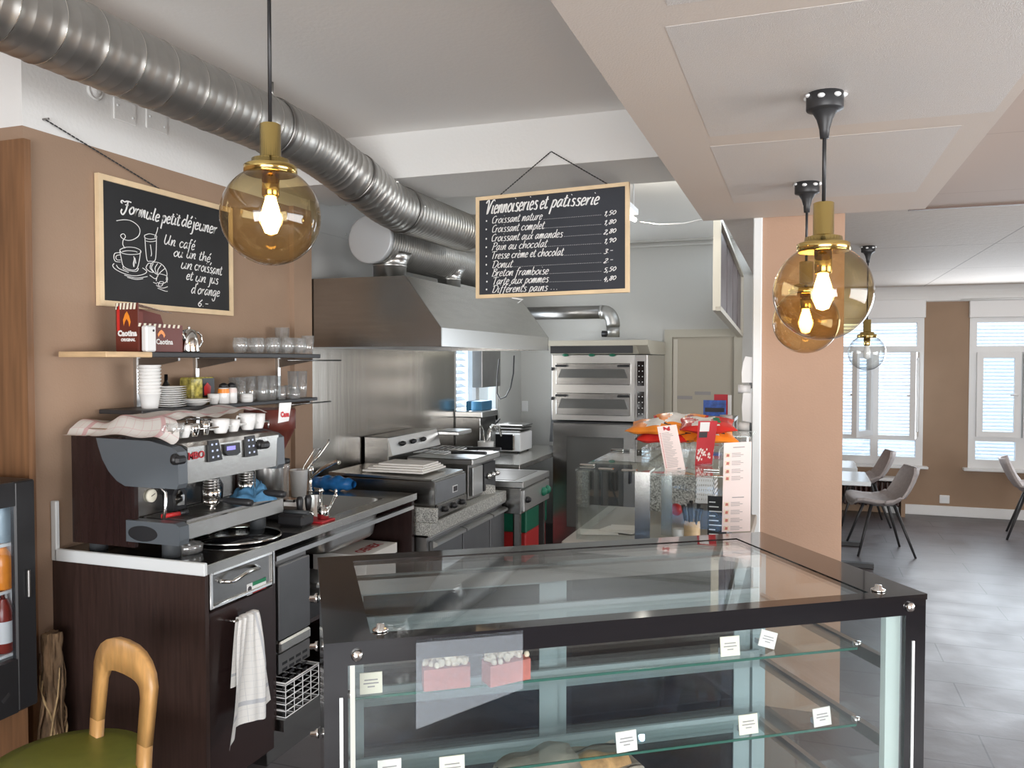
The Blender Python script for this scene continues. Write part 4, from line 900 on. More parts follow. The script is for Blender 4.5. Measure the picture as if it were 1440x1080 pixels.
for gy in (2.74, 2.965):
    c = Vector((-2.27, gy, 0)); k = MB()
    k.lathe((c.x, c.y, 1.135), [(.028, 0), (.036, .004), (.036, .035), (.031, .038), (.031, .075), (.026, .08), (.026, .095)], 24); gh = k.build('group_head', 'chrome', em)
    r_ = MB()
    for j in range(4): r_.lathe((c.x, c.y, 1.178+j*.011), [(.032, 0), (.0335, .003), (.032, .006)], 24, cap=False)
    r_.build('cooling_fins', 'steel_dark', gh)
    p = MB().lathe((c.x, c.y, 1.10), [(.008, -.012), (.012, .0), (.03, .012), (.034, .018), (.034, .035)], 20); pf_ = p.build('portafilter', 'chrome', em)
    hd0 = Vector((c.x+.034, c.y+.005, 1.13)); hd1 = hd0+Vector((.145, .02, -.008))
    MB().tube([hd0, hd0.lerp(hd1, .15), hd0.lerp(hd1, .3), hd0.lerp(hd1, .9), hd1], .012, 12, True, [.008, .009, .014, .016, .012]).build('handle', 'black_plastic', pf_)
    MB().tube([(c.x, c.y-.004, 1.10), (c.x+.002, c.y-.016, 1.085), (c.x+.004, c.y-.018, 1.072)], .006, 8).tube([(c.x, c.y+.004, 1.10), (c.x+.002, c.y+.016, 1.085), (c.x+.004, c.y+.018, 1.072)], .006, 8).build('spout', 'chrome', pf_)
    sb = MB().prism([(xi+.006, gy-.11, z) for z in (1.095,)]+[(xi+.006, gy-.115, 1.16), (xi+.006, gy-.075, 1.215), (xi+.006, gy-.03, 1.16), (xi+.006, gy-.035, 1.095)], (.045, 0, 0)); s_ = sb.build('splash_block', 'black_plastic', em)
    MB().prism([(xi+.053, gy-.10, 1.115), (xi+.053, gy-.10, 1.155), (xi+.053, gy-.075, 1.18), (xi+.053, gy-.048, 1.15), (xi+.053, gy-.05, 1.112)], (.002, 0, 0)).build('face_plate', 'chrome', s_)
# steam wand, knobs, keypads, display
MB().tube([P(219, 668, X=-2.30), P(222, 680, X=-2.28), P(233, 693, X=-2.25), P(233, 712, X=-2.25), P(230, 731, X=-2.25)], .006, 10).build('steam_wand', 'chrome', em)
MB().tube([P(338, 655, X=-2.2), P(352, 657, X=-2.18), P(358, 663, X=-2.18), P(358, 700, X=-2.2)], .005, 10).build('steam_wand', 'chrome', em)
xp = EX1
for (a, b), nm in (((242, 645), 'steam_knob'), ((363, 624), 'steam_knob')):
    p0 = P(a, b, X=xp+.0); k = MB().lathe((xp-.002, p0.y+.012, p0.z-.004), [(.021, 0), (.021, .010), (.014, .02)], 20, (1, 0, 0)); ko = k.build(nm, 'black_plastic', em)
    MB().box((xp+.016, p0.y-.012, p0.z-.022), (xp+.034, p0.y+.044, p0.z+.010), .012).build('lever', 'black_plastic', ko)
def pad(pts, nm, th=.008, mm='black_plastic'):
    qs = [P(*p, X=xp+.002) for p in pts]; return MB().prism(qs, (th, 0, 0)).build(nm, mm, em), qs
for pts, rows in ((((291, 620), (305, 618), (311, 646), (292, 650)), 0), (((343, 614), (356, 612), (361, 640), (344, 643)), 0)):
    o, qs = pad(pts, 'keypad'); kb = MB()
    for r_ in range(3):
        for c_ in range(2):
            u, v = .3+.4*c_, .2+.3*r_; p = qs[0].lerp(qs[1], u).lerp(qs[3].lerp(qs[2], u), v); kb.obox((xp+.0105, p.y, p.z), (.001, 0, 0), (0, .0042, 0), (0, 0, .0036))
    kb.build('keys', 'key_glow', o)
o, qs = pad(((314, 625), (335, 622), (336, 636), (331, 640), (319, 641), (315, 637)), 'display')
pts = [P(*p, X=xp+.0112) for p in ((319, 628), (331, 626.5), (331, 632), (319, 633.5))]; MB().prism(pts, (.001, 0, 0)).build('screen', 'display_glow', o)
b0_, b1_ = P(265, 641, X=xp+.003), P(292, 637, X=xp+.003)
printed('MBO', .046, (xp+.002, b0_.y, b0_.z-.016), (0, (b1_.y-b0_.y)/.115, 0), (0, 0, .85), .0008).build('brand_print', 'red_print', em)
# red-handled brush lying on the drip grid
q0, q1 = P(228, 727, Z=1.10), P(263, 721, Z=1.10); bt = thing('cleaning_brush', 'red handled cleaning brush lying on the machine drip grid', 'brush', q0)
MB().cyl((q0.x, q0.y, 1.102), (q0.lerp(q1, .7).x, q0.lerp(q1, .7).y, 1.102), .009, 10).build('handle', 'red_plastic', bt); MB().cyl((q0.lerp(q1, .7).x, q0.lerp(q1, .7).y, 1.103), (q1.x, q1.y, 1.104), .010, 10, .013).build('brush_head', 'black_plastic', bt)
# blue cloth
def crumple(c, rx, ry, h, seed):
    rr = random.Random(seed); ph = [rr.uniform(0, 6) for _ in range(6)]
    def fn(u, v):
        a = 2*math.pi*u; r = v; k = 1+.18*math.sin(3*a+ph[0])+.10*math.sin(7*a+ph[1])
        x = rx*r*k*math.cos(a); y = ry*r*k*math.sin(a)
        z = h*(1-r**1.6)*(1+.35*math.sin(5*a+ph[2])*r+.25*math.sin(9*r*3+ph[3]+2*a))+.003
        return Vector((c[0]+x, c[1]+y, c[2]+max(z, .002)))
    return MB().grid(fn, 40, 14)
q = P(363, 702, Z=1.093); solo('blue_cloth', crumple((q.x-.02, q.y-.01, 1.093), .09, .10, .075, 4), 'cloth_blue', 'crumpled blue cloth on the right end of the machine drip grid', 'cloth', (q.x, q.y, 1.093))
# cups on the machine roof, in the row under the tea towel
def cup(name, label, group, loc, r, h, rz, m='porcelain', handle=True, cat='cup'):
    t = thing(name, label, cat, loc, rz, group)
    L(MB().lathe((0, 0, 0), [(r*.62, 0), (r*.68, .004), (r*.95, h*.55), (r, h), (r-.003, h), (r*.9, h*.55), (r*.6, .008), (0, .008)], 24), 'bowl', m, t)
    if handle: L(MB().tube([(r*.97, 0, h*.82), (r*1.35, 0, h*.86), (r*1.55, 0, h*.6), (r*1.35, 0, h*.32), (r*.84, 0, h*.3)], .0045, 8), 'handle', m, t)
    return t
zr = 1.402
CG = 'cups on the espresso machine'
for px, py, r_, h_, kind, lb in ((247, 612, .034, .06, 'g', 'leftmost clear cup under the towel on the espresso machine'), (262, 613, .026, .048, 'c', 'small white cup left of the steel cup on the espresso machine'), (275, 611, .026, .05, 's', 'small steel cup between the small white cups and the tall steel beaker'), (291, 608, .020, .058, 't', 'tall narrow steel beaker in the row on the espresso machine'),
                                 (313, 606, .037, .058, 'c', 'large white cup in the middle of the row on the machine'), (331, 604, .028, .05, 'c', 'small white cup right of the large one on the machine'), (351, 601, .037, .07, 'c', 'tall white cup with red mark at the right end of the row'), (366, 600, .03, .065, 'c', 'white cup at the far right corner of the machine roof')):
    q = P(px, py, X=-2.235); q = Vector((-2.245, min(max(q.y, EY0+.06), EY1-.015), zr))
    if kind == 'g': cup('glass_cup', lb, CG, q, r_, h_, -1.9, 'glass_cup')
    elif kind in 'st': cup('steel_cup', lb, CG, q, r_, h_, -1.9, 'chrome', kind == 's')
    else:
        t = cup('coffee_cup', lb, CG, q, r_, h_, -1.9)
for j, (x, y) in enumerate(((-2.36, 2.56), (-2.36, 2.68), (-2.36, 2.82), (-2.36, 2.95), (-2.5, 2.6), (-2.5, 2.86))): pass
# tea towel over the cups
edge = [(88, 600), (240, 640), (262, 612), (297, 607), (330, 598), (380, 588)]
def tow(u, v):
    # u along the machine (near to far), v from the back over the cups to the front
    sm = lambda t: max(0, min(1, t))**2*(3-2*max(0, min(1, t)))
    y = EY0-.02+(EY1-EY0+.05)*u; xf = -2.195-.085*sm((u-.05)/.14); x = EX0-.03+(xf-EX0+.03)*v
    z = 1.414+.072*sm(u/.17)+.007*math.sin(u*13+v*4)*sm(u/.2)+.005*math.sin(v*15+u*7)
    if v < .45: z -= .034*sm((.45-v)/.2)*sm(u/.2)
    if v > .86: z -= (v-.86)*(.20 if u < .1 else .08)+.004*math.sin(u*40)
    if u < .05 and v < .25: z -= .02
    return Vector((x, y, max(z, 1.408 if x < -2.26 else 1.392 if x < -2.22 else 1.383)))
solo('tea_towel', MB().grid(tow, 52, 40), 'towel_red', 'white tea towel with pink checks spread over the espresso machine', 'towel', (-2.45, 2.75, 1.41))
# ashtray, round tray, grinder and small things on the counter
q = P(265, 777, Z=ZT); t = thing('glass_ashtray', 'clear glass ashtray at the front corner of the bar counter', 'ashtray', (q.x, q.y, ZT))
MB().lathe((q.x, q.y, ZT+.001), [(.045, 0), (.052, .004), (.056, .032), (.05, .036), (.04, .03), (.036, .012), (0, .010)], 10).build('dish', 'glass_cup', t)
q = P(350, 757, Z=ZT); t = thing('round_tray', 'large round black tray with chrome rim under the espresso machine front', 'tray', (XF-.19, 2.86, ZT))
tc_ = (XF-.20, 2.86, ZT+.001); MB().lathe(tc_, [(.17, 0), (.178, .006), (.0, .008)], 40).build('tray_plate', 'black_gloss', t); MB().tube([(tc_[0]+.18*math.cos(a), tc_[1]+.18*math.sin(a), ZT+.010) for a in [2*math.pi*k/44 for k in range(44)]], .006, 8, closed=True).build('rim', 'chrome', t)
# coffee grinder right of the machine
gy = 3.30; gx = -2.36; gd = thing('coffee_grinder', 'tall coffee grinder with dark bean hopper behind the espresso machine', 'coffee grinder', (gx, gy, ZT))
MB().box((gx-.16, gy-.09, ZT+.001), (gx+.10, gy+.09, ZT+.04), .01).build('base', 'black_plastic', gd)
MB().lathe((gx-.06, gy, ZT+.03), [(.085, 0), (.085, .22), (.075, .26)], 24).build('body', 'steel_dark', gd)
MB().lathe((gx-.03, gy, ZT+.29), [(.06, 0), (.06, .02), (.115, .13), (.12, .135), (.12, .225), (.11, .23)], 28).build('bean_hopper', 'cocoa_brown', gd)
a = P(388, 582, X=-2.27); ls = MB().obox((a.x+.0, a.y-.03, 1.45), (.0, .036, 0), (.004, 0, 0), (0, 0, .05))
lab = MB(); yl = gy-.075
lp = [P(393, 567, D=3.62), P(410, 566, D=3.66), P(406, 592, D=3.66), P(391, 595, D=3.62)]
o = MB().prism(lp, (-.004, .004, 0)).build('label_plate', 'white_plastic', gd)
lm = (lp[1]-lp[0]); printed('Casa', .032, lp[0]+lm*.18+(lp[3]-lp[0])*.7+Vector((.003, -.004, 0)), lm.normalized()*.65, Vector((0, 0, 1)), .002).build('label_print', 'red_print', o)
MB().lathe((gx+.03, gy-.01, ZT+.10), [(.04, 0), (.04, .13), (.045, .135), (.045, .16), (.0, .165)], 20).build('dosing_chamber', 'glass_cup', gd)
MB().lathe((gx+.03, gy-.01, ZT+.262), [(.047, 0), (.047, .02), (0, .022)], 20).build('chamber_lid', 'black_plastic', gd)
MB().obox((gx+.09, gy-.01, ZT+.09), (.035, 0, 0), (0, .03, 0), (0, 0, .006)).build('portafilter_fork', 'chrome', gd)
# tamping corner: knock box, tampers, jug
q = P(405, 700, Z=ZT); t = thing('knock_box', 'black knock box beside the round tray', 'knock box', (-2.16, 3.13, ZT)); MB().box((-2.23, 3.12, ZT+.001), (-2.09, 3.215, ZT+.055), .012).build('box', 'black_plastic', t); MB().cyl((-2.225, 3.17, ZT+.06), (-2.095, 3.17, ZT+.06), .010, 10).build('bar', 'rubber', t)
solo('bar_mat', MB().box((-2.24, 3.228, ZT+.0005), (-2.06, 3.345, ZT+.008), .003), 'red_print', 'dark red rubber mat carrying tampers and spoon jug', 'mat', (-2.15, 3.29, ZT))
for k, (x, y, lb) in enumerate(((-2.20, 3.26, 'tamper with black handle nearest the espresso machine'), (-2.19, 3.315, 'tamper with black handle next to the glass splash guard'))):
    t = thing('coffee_tamper', lb, 'tamper', (x, y, ZT+.009), 0, 'tampers on the bar mat'); MB().lathe((x, y, ZT+.009), [(.026, 0), (.026, .02), (.012, .03)], 18).build('base', 'chrome', t); MB().lathe((x, y, ZT+.038), [(.010, 0), (.014, .02), (.018, .06), (.012, .075), (0, .077)], 16).build('handle', 'black_plastic', t)
t = thing('spoon_jug', 'small steel jug holding spoons left of the basin', 'jug', (-2.10, 3.30, ZT+.009)); MB().lathe((-2.10, 3.30, ZT+.009), [(.026, 0), (.028, .06), (.026, .06), (.024, .004), (0, .004)], 18).build('jug_body', 'chrome', t)
for k in range(4):
    a = k*1.5; b_ = Vector((-2.10+.012*math.cos(a), 3.30+.012*math.sin(a), ZT+.015)); e_ = b_+Vector((.03*math.cos(a)+.01, .05*math.sin(a)+.03, .10+.01*k))
    s_ = thing('spoon', 'steel spoon standing in the small jug left of the basin', 'spoon', b_, 0, 'spoons in the steel jug'); MB().tube([b_, e_], .002, 6).sphere(e_, .009, 8, 6, (1, .6, 1.4)).build('stem', 'chrome', s_)
# glass splash guard, white container with whisk, faucet, blue pack
g0, g1 = P(414, 652, X=-2.60), P(452, 645, X=-2.60)
solo('splash_guard', MB().box((-2.645, 3.40, ZT+.001), (-2.639, 3.76, ZT+.24)), 'glass_green', 'upright glass splash guard behind the basin', 'glass screen', (-2.642, 3.58, ZT))
def tumbler(name, label, group, loc, r0, r1, h, m='glass_cup', cat='glass', rot=None):
    o = MB().lathe(loc, [(r0*.9, 0), (r0, .003), (r1, h), (r1-.002, h), (r0-.003, .010), (0, .010)], 18, cap=False); return solo(name, o, m, label, cat, loc, group)
q = P(457, 690, Z=ZT); solo('white_container', MB().lathe((-2.61, 3.86, ZT+.001), [(.040, 0), (.05, .14), (.053, .142), (.053, .147), (.046, .145), (.036, .006), (0, .006)], 20), 'white_plastic', 'white plastic container behind the basin holding a wire whisk', 'container', (-2.61, 3.86, ZT))
t = thing('tongs', 'steel tongs standing in the white container behind the basin', 'tongs', (-2.61, 3.86, ZT+.01)); tg = MB().tube([(-2.61, 3.85, ZT+.02), (-2.60, 3.89, ZT+.16), (-2.58, 3.97, ZT+.25), (-2.56, 4.0, ZT+.25)], .004, 8).tube([(-2.60, 3.87, ZT+.02), (-2.585, 3.91, ZT+.15), (-2.555, 3.985, ZT+.24), (-2.56, 4.0, ZT+.25)], .004, 8); tg.build('tong_arms', 'chrome', t)
fb = P(476, 690, Z=ZT); fx, fy = -2.645, 4.02
t = thing('faucet', 'chrome mixer faucet with raised lever behind the basin', 'faucet', (fx, fy, ZT)); MB().lathe((fx, fy, ZT+.001), [(.028, 0), (.028, .01), (.021, .014), (.021, .10), (.024, .105), (.024, .14), (.01, .155), (0, .156)], 20).build('body', 'chrome', t)
MB().tube([(fx, fy, ZT+.07), (fx+.10, fy-.02, ZT+.14), (fx+.22, fy-.06, ZT+.19), (fx+.235, fy-.065, ZT+.18)], .011, 12).build('spout', 'chrome', t); MB().tube([(fx, fy, ZT+.15), (fx+.03, fy+.05, ZT+.20), (fx+.06, fy+.10, ZT+.27), (fx+.06, fy+.105, ZT+.29)], .006, 8).build('lever', 'chrome', t)
c = P(507, 683, Z=ZT+.04); bp_ = thing('blue_pack', 'shiny blue plastic pack lying behind the basin end', 'pack', (-2.50, 4.08, ZT))
def pk(u, v):
    a = 2*math.pi*v; return Vector((-2.66+.27*u, 4.075+.06*math.cos(a)*math.sin(math.pi*min(max(u, .05), .95))**.4, ZT+.045+.043*math.sin(a)*(1+.12*math.sin(u*23))*math.sin(math.pi*min(max(u, .04), .96))**.3))
MB().grid(pk, 26, 14).build('wrap', 'foil_blue', bp_)

# ------------------------------------------------------------------ wall shelf unit with crockery
zs1, zs2 = 1.735, 1.497; sy0, sy1 = P(195, 500, X=-2.62).y, P(440, 500, X=-2.55).y
sh = thing('wall_shelf', 'black two-tier wall shelf under the breakfast chalkboard', 'shelf', (XW, 3.1, 1.45))
MB().box((XW+.02, P(215, 497, X=-2.50).y, zs1-.022), (-2.50, sy1-.0, zs1), .003).build('shelf_board', 'black_metal', sh)
MB().box((XW+.02, P(200, 565, X=-2.52).y, zs2-.018), (-2.52, sy1, zs2), .003).build('shelf_board', 'black_metal', sh)
for px in (193, 276, 391):
    y = P(px, 530, X=XW+.01).y; MB().box((XW, y-.012, 1.18), (XW+.018, y+.012, zs1-.0)).build('upright', 'steel_light', sh)
    for z, ln in ((zs1-.024, .24), (zs2-.02, .22)): MB().prism([(XW+.018, y-.006, z), (XW+ln, y-.006, z), (XW+ln, y-.006, z-.012), (XW+.018, y-.006, z-.05)], (0, .012, 0)).build('bracket', 'steel_dark', sh)
MB().cyl((-2.51, sy1-.3, zs1-.034), (-2.505, sy1+.22, zs1-.034), .004, 8).cyl((-2.53, sy1-.3, zs2-.03), (-2.525, sy1+.14, zs2-.03), .004, 8).build('hang_rail', 'steel', sh)
yb = P(149, 497, X=-2.50).y; MB().box((XW+.03, yb, zs1-.022), (-2.50, P(215, 497, X=-2.50).y-.002, zs1), .002).build('wood_offcut', 'light_wood', sh)
def atshelf(px, X, z): q = P(px, 500, X=X); return Vector((X, q.y, z+.0005))
# cocoa dispenser carton: its narrow front faces the room, its long side opens upwards
ca, cb2 = P(194, 470, X=-2.54).y, P(257, 470, X=-2.54).y; cx0, cx1 = P(163, 470, Y=ca).x, -2.54; ch_ = .20
t = thing('cocoa_box', 'brown cocoa carton with flame pictures at the left end of the upper shelf', 'box', ((cx0+cx1)/2, (ca+cb2)/2, zs1))
MB().prism([(cx0, ca, zs1+.001), (cx1, ca, zs1+.001), (cx1, ca, zs1+ch_), (cx0, ca, zs1+ch_)], (0, .006, 0)).box((cx0, ca+.006, zs1+.001), (cx1, cb2, zs1+.118), .001).build('carton', 'cocoa_brown', t)
MB().prism([(cx0+.01, ca+.006, zs1+.118), (cx0+.01, cb2, zs1+.118), (cx0+.01, cb2-.02, zs1+.165), (cx0+.01, ca+.006, zs1+.20)], (.003, 0, 0)).box((cx0+.013, ca+.006, zs1+.1185), (cx1-.002, ca+.03, zs1+.165)).build('inner_liner', 'jam_brown', t)
MB().prism([(cx0+.02, ca+.006, zs1+ch_), (cx1-.01, ca+.006, zs1+ch_-.004), (cx1-.03, cb2-.03, zs1+.168), (cx0+.02, cb2-.03, zs1+.178)], (0, 0, .002)).build('clear_lid', 'film', t)
pr = MB(); e = .0008
def fr_(u, v): return (cx0+(cx1-cx0)*u, ca-e, zs1+ch_*v)
def sd_(u, v): return (cx1+e, ca+(cb2-ca)*u, zs1+.118*v)
for k in range(6): pr.poly([fr_(.04+k*.16, 1), fr_(.14+k*.16, 1), fr_(.10+k*.16, .87), fr_(.0+k*.16, .87)])
for k in range(9): pr.poly([sd_(.02+k*.108, 1), sd_(.07+k*.108, 1), sd_(.05+k*.108, .88), sd_(.0+k*.108, .88)])
pr.m = 1
for fn, c, s_ in ((fr_, (.5, .55), .22), (sd_, (.5, .55), .20)):
    pts = [(-.6, -.1), (-.75, .5), (-.3, 1.1), (.1, 1.35), (.55, .9), (.85, .3), (.55, -.2), (.35, .35), (0, .6), (-.35, .3)]
    pr.poly([fn(c[0]+a*s_*(1 if fn is fr_ else .55), c[1]+b*s_*.95) for a, b in pts])
pr.m = 2; pr.poly([fr_(.06, .93), fr_(.19, .95), (fr_(.19, .45)), fr_(.06, .42)])
pr.build('package_print', ['cream_card', 'orange_foil', 'red_foil'], t)
w1_ = cx1-cx0; tm = printed('Caotina', w1_*.27, (cx0+w1_*.10, ca-.0012, zs1+ch_*.33), (1, 0, 0), (0, 0, 1), .002); merge(tm, printed('ORIGINAL', w1_*.14, (cx0+w1_*.24, ca-.0012, zs1+ch_*.22), (1, 0, 0), (0, 0, 1), .001))
w2_ = cb2-ca; merge(tm, printed('Caotina', w2_*.12, (cx1+.0012, ca+w2_*.38, zs1+.034), (0, 1, 0), (0, 0, 1), .001)); tm.build('brand_print', 'chalk', t)
q = atshelf(211, -2.512, zs1); t = thing('white_canister', 'white canister with a small black dot in front of the cocoa boxes', 'canister', q); MB().box((q.x-.022, q.y-.026, zs1+.001), (q.x+.008, q.y+.03, zs1+.108), .006).build('canister_body', 'white_plastic', t); MB().lathe((q.x+.008, q.y+.012, zs1+.088), [(.005, 0), (.005, .001), (0, .001)], 12, (1, 0, 0)).build('dot', 'dark_ink', t)
q = atshelf(266, -2.55, zs1); t = thing('steel_teapot', 'small stainless teapot on the upper wall shelf', 'teapot', q)
MB().lathe(q, [(.044, 0), (.046, .006), (.038, .06), (.030, .098), (.0, .106)], 24).build('pot_body', 'chrome', t); MB().lathe(q+Vector((0, 0, .105)), [(.006, 0), (.007, .008), (0, .013)], 10).build('lid_knob', 'chrome', t)
MB().tube([q+Vector((.0, .032, .085)), q+Vector((.0, .055, .092)), q+Vector((.0, .078, .078)), q+Vector((.0, .083, .05)), q+Vector((.0, .06, .022)), q+Vector((.0, .044, .018))], .0045, 8).build('handle', 'chrome', t); MB().tube([q+Vector((0, -.036, .055)), q+Vector((0, -.048, .082)), q+Vector((0, -.055, .102))], .008, 8, True, [.016, .011, .008]).build('spout', 'chrome', t)
k = 0
# glasses upside down and lying on the upper shelf
k = 0
def bowl_glass(label, loc, r, h, group, tilt):
    ax = (math.sin(tilt)*.3, math.sin(tilt), math.cos(tilt)); o = MB().lathe(loc, [(.006, 0), (r*.75, .004), (r, h*.45), (r*.9, h), (r*.87, h), (r*.96, h*.45), (r*.7, .01), (0, .009)], 16, ax, cap=False); return solo('tumbler', o, 'glass_cup', label, 'glass', loc, group)
for px, X, r_, h_, tl_ in ((338, -2.55, .036, .075, .0), (352, -2.60, .036, .075, 0), (362, -2.55, .036, .078, 0), (375, -2.61, .036, .080, 0), (384, -2.55, .036, .082, 0), (395, -2.60, .036, .085, 0), (404, -2.55, .036, .085, 0), (415, -2.60, .036, .088, 0), (422, -2.55, .034, .085, 0)):
    bowl_glass('clear tumbler in the crowded row of glasses on the upper wall shelf', atshelf(px, X, zs1), r_, h_, 'tumblers on the upper shelf', tl_)
tumbler('tall_glass', 'tall straight clear glass at the right end of the upper shelf', None, atshelf(433, -2.55, zs1), .028, .036, .10)
q = atshelf(397, -2.68, zs1); tumbler('tall_glass', 'tall clear glass rising behind the row of tumblers on the upper shelf', None, q, .034, .04, .145)
# lower shelf
for px, X, rr0, h_, lb in ((207, -2.60, .046, .155, 'tall stack of white paper cups at the left end of the lower shelf'),):
    q = atshelf(px+3, X, zs2)
    n = 9
    for j in range(n):
        o = MB().lathe(q+Vector((0, 0, h_-.065-.0145*j if False else .0145*j)), [(.033, .0), (.043, .060), (.047, .062), (.047, .068), (.041, .066), (.031, .004), (0, .004)] if j == 0 else [(.0335, .002), (.0432, .060), (.047, .062), (.047, .068), (.042, .066)], 20, cap=False)
        solo('paper_cup', o, 'porcelain', 'white cup in the tall stack at the left end of the lower shelf', 'cup', q+Vector((0, 0, .0145*j)), 'stacked white cups')
q = atshelf(238, -2.575, zs2)
for j in range(10):
    o = MB().lathe(q+Vector((0, 0, .0092*j)), [(.035, 0), (.04, .0015), (.066, .007), (.070, .009), (.066, .0085), (.04, .004), (0, .0035)], 26, cap=False)
    solo('saucer', o, 'porcelain', 'white saucer in the stack right of the white cups', 'saucer', q+Vector((0, 0, .0092*j)), 'stacked saucers')
q = atshelf(273, -2.56, zs2)
for j in range(2):
    o = MB().lathe(q+Vector((0, 0, .009*j)), [(.03, 0), (.036, .0015), (.066, .020), (.072, .022), (.066, .0185), (.034, .004), (0, .0035)], 26, cap=False); solo('shallow_bowl', o, 'porcelain', ('lower', 'upper')[j]+' of two shallow white bowls right of the saucers', 'bowl', q+Vector((0, 0, .009*j)), 'shallow bowls')
q = atshelf(281, -2.66, zs2); t = thing('coffee_tin', 'gold and black tin with red picture behind the shallow bowls', 'tin', q); MB().box((q.x-.05, q.y-.085, zs2+.001), (q.x+.03, q.y+.07, zs2+.125), .008).build('tin_body', 'gold_foil', t); k = MB(); k.box((q.x+.0305, q.y-.02, zs2+.03), (q.x+.032, q.y+.06, zs2+.12)); k.build('label', 'black_plastic', t); MB().prism([(q.x+.0325, q.y-.01, zs2+.04), (q.x+.0325, q.y+.03, zs2+.04), (q.x+.0325, q.y+.035, zs2+.08), (q.x+.0325, q.y+.01, zs2+.10), (q.x+.0325, q.y-.012, zs2+.08)], (.001, 0, 0)).build('red_picture', 'red_plastic', t)
t = thing('dark_bottle', 'small dark bottle standing between the white cups and the tin', 'bottle', atshelf(233, -2.70, zs2)); q = t.location; MB().lathe(q, [(.018, 0), (.018, .09), (.008, .11), (.008, .14), (0, .141)], 14).build('glass_body', 'black_gloss', t)
q = atshelf(300, -2.57, zs2); cup('white_beaker', 'small white beaker between the bowls and the salt shakers', None, q, .028, .048, 0, 'porcelain', False)
for px, lb, mm in ((314, 'sugar shaker with orange label', 'orange_foil'), (325, 'sugar shaker with pink label', 'pink_paper')):
    q = atshelf(px, -2.55, zs2); t = thing('sugar_shaker', lb+' and dark cap on the lower shelf', 'shaker', q, 0, 'sugar shakers'); MB().lathe(q, [(.024, 0), (.026, .004), (.026, .05), (.022, .075)], 16).build('jar', 'porcelain', t); MB().lathe(q+Vector((0, 0, .05)), [(.0265, 0), (.025, .02)], 16, cap=False).build('label', mm, t); MB().lathe(q+Vector((0, 0, .075)), [(.023, 0), (.02, .014), (.008, .022), (0, .023)], 16).build('cap', 'black_plastic', t)
q = atshelf(346, -2.545, zs2)
for j in range(2): solo('ramekin', MB().lathe(q+Vector((0, 0, .016*j)), [(.026, 0), (.030, .004), (.032, .025), (.029, .025), (.026, .006), (0, .006)], 20, cap=False), 'porcelain', ('lower', 'upper')[j]+' of two stacked white ramekins in front of the tall glasses', 'ramekin', q+Vector((0, 0, .016*j)), 'ramekins')
for px, X, h_ in ((329, -2.64, .118), (338, -2.60, .120), (352, -2.60, .122), (362, -2.64, .122), (369, -2.56, .125), (381, -2.56, .125), (374, -2.66, .122), (388, -2.64, .120)):
    tumbler('beer_glass', 'tall clear glass in the row on the lower wall shelf', 'tall glasses on the lower shelf', atshelf(px, X, zs2), .023, .027, h_)
for px, X in ((396, -2.55), (405, -2.60)): tumbler('small_glass', 'small clear glass right of the tall row on the lower shelf', 'small glasses on the lower shelf', atshelf(px, X, zs2), .018, .024, .07)
for px, X, lb in ((412, -2.60, 'left one of two tall glasses at the right end of the lower shelf'), (424, -2.57, 'rightmost tall glass on the lower shelf')): tumbler('long_glass', lb, 'long glasses', atshelf(px, X, zs2), .026, .030, .145)
tumbler('whisky_glass', 'short thick glass in front of the two long glasses', None, atshelf(414, -2.535, zs2), .028, .030, .055)
# ------------------------------------------------------------------ cooking line under the hood
XC = -1.965; y0c, y1c = 4.20, 6.35
fb = thing('chef_base', 'stainless refrigerated counter with granite top behind the bar worktop', 'refrigerated counter', (-2.3, 5.0, 0))
MB().box((XW+.02, y0c, .08), (XC-.03, 5.45, .69)).build('housing', 'steel_dark', fb)
MB().box((XW+.02, y0c+.005, .70), (XC, 5.46, .775), .004).build('granite_top', 'granite', fb)
MB().box((XC-.03, y0c+.02, .690), (XC-.008, 5.46, .699)).build('front_rail', 'steel_light', fb)
MB().box((XC-.18, y0c+.004, .776), (XC+.03, y0c+.034, .86), .004).build('granite_upstand', 'granite', fb)
ends = [y0c+.03, P(652, 745, X=XC).y, P(690, 730, X=XC).y, 5.44]
for a, b in zip(ends, ends[1:]):
    MB().box((XC-.03, a+.008, .12), (XC-.006, b-.008, .665), .003).build('door', 'steel_door', fb)
    MB().prism([(XC-.006, a+.008, .665), (XC+.022, a+.008, .655), (XC+.022, a+.008, .640), (XC-.006, a+.008, .625)], (0, b-a-.016, 0)).build('door_grip', 'steel_light', fb.children[-1])
gu = P(700, 700, X=-2.1)
solo('granite_block', MB().prism([(-2.35, 4.93, .776), (-1.99, 5.30, .776), (-1.99, 5.30, .83), (-2.35, 4.93, .93)], (-.03, .03, 0)), 'granite', 'slanting granite upstand on the counter right of the grill cabinet', 'stone upstand', (-2.2, 5.1, .776))
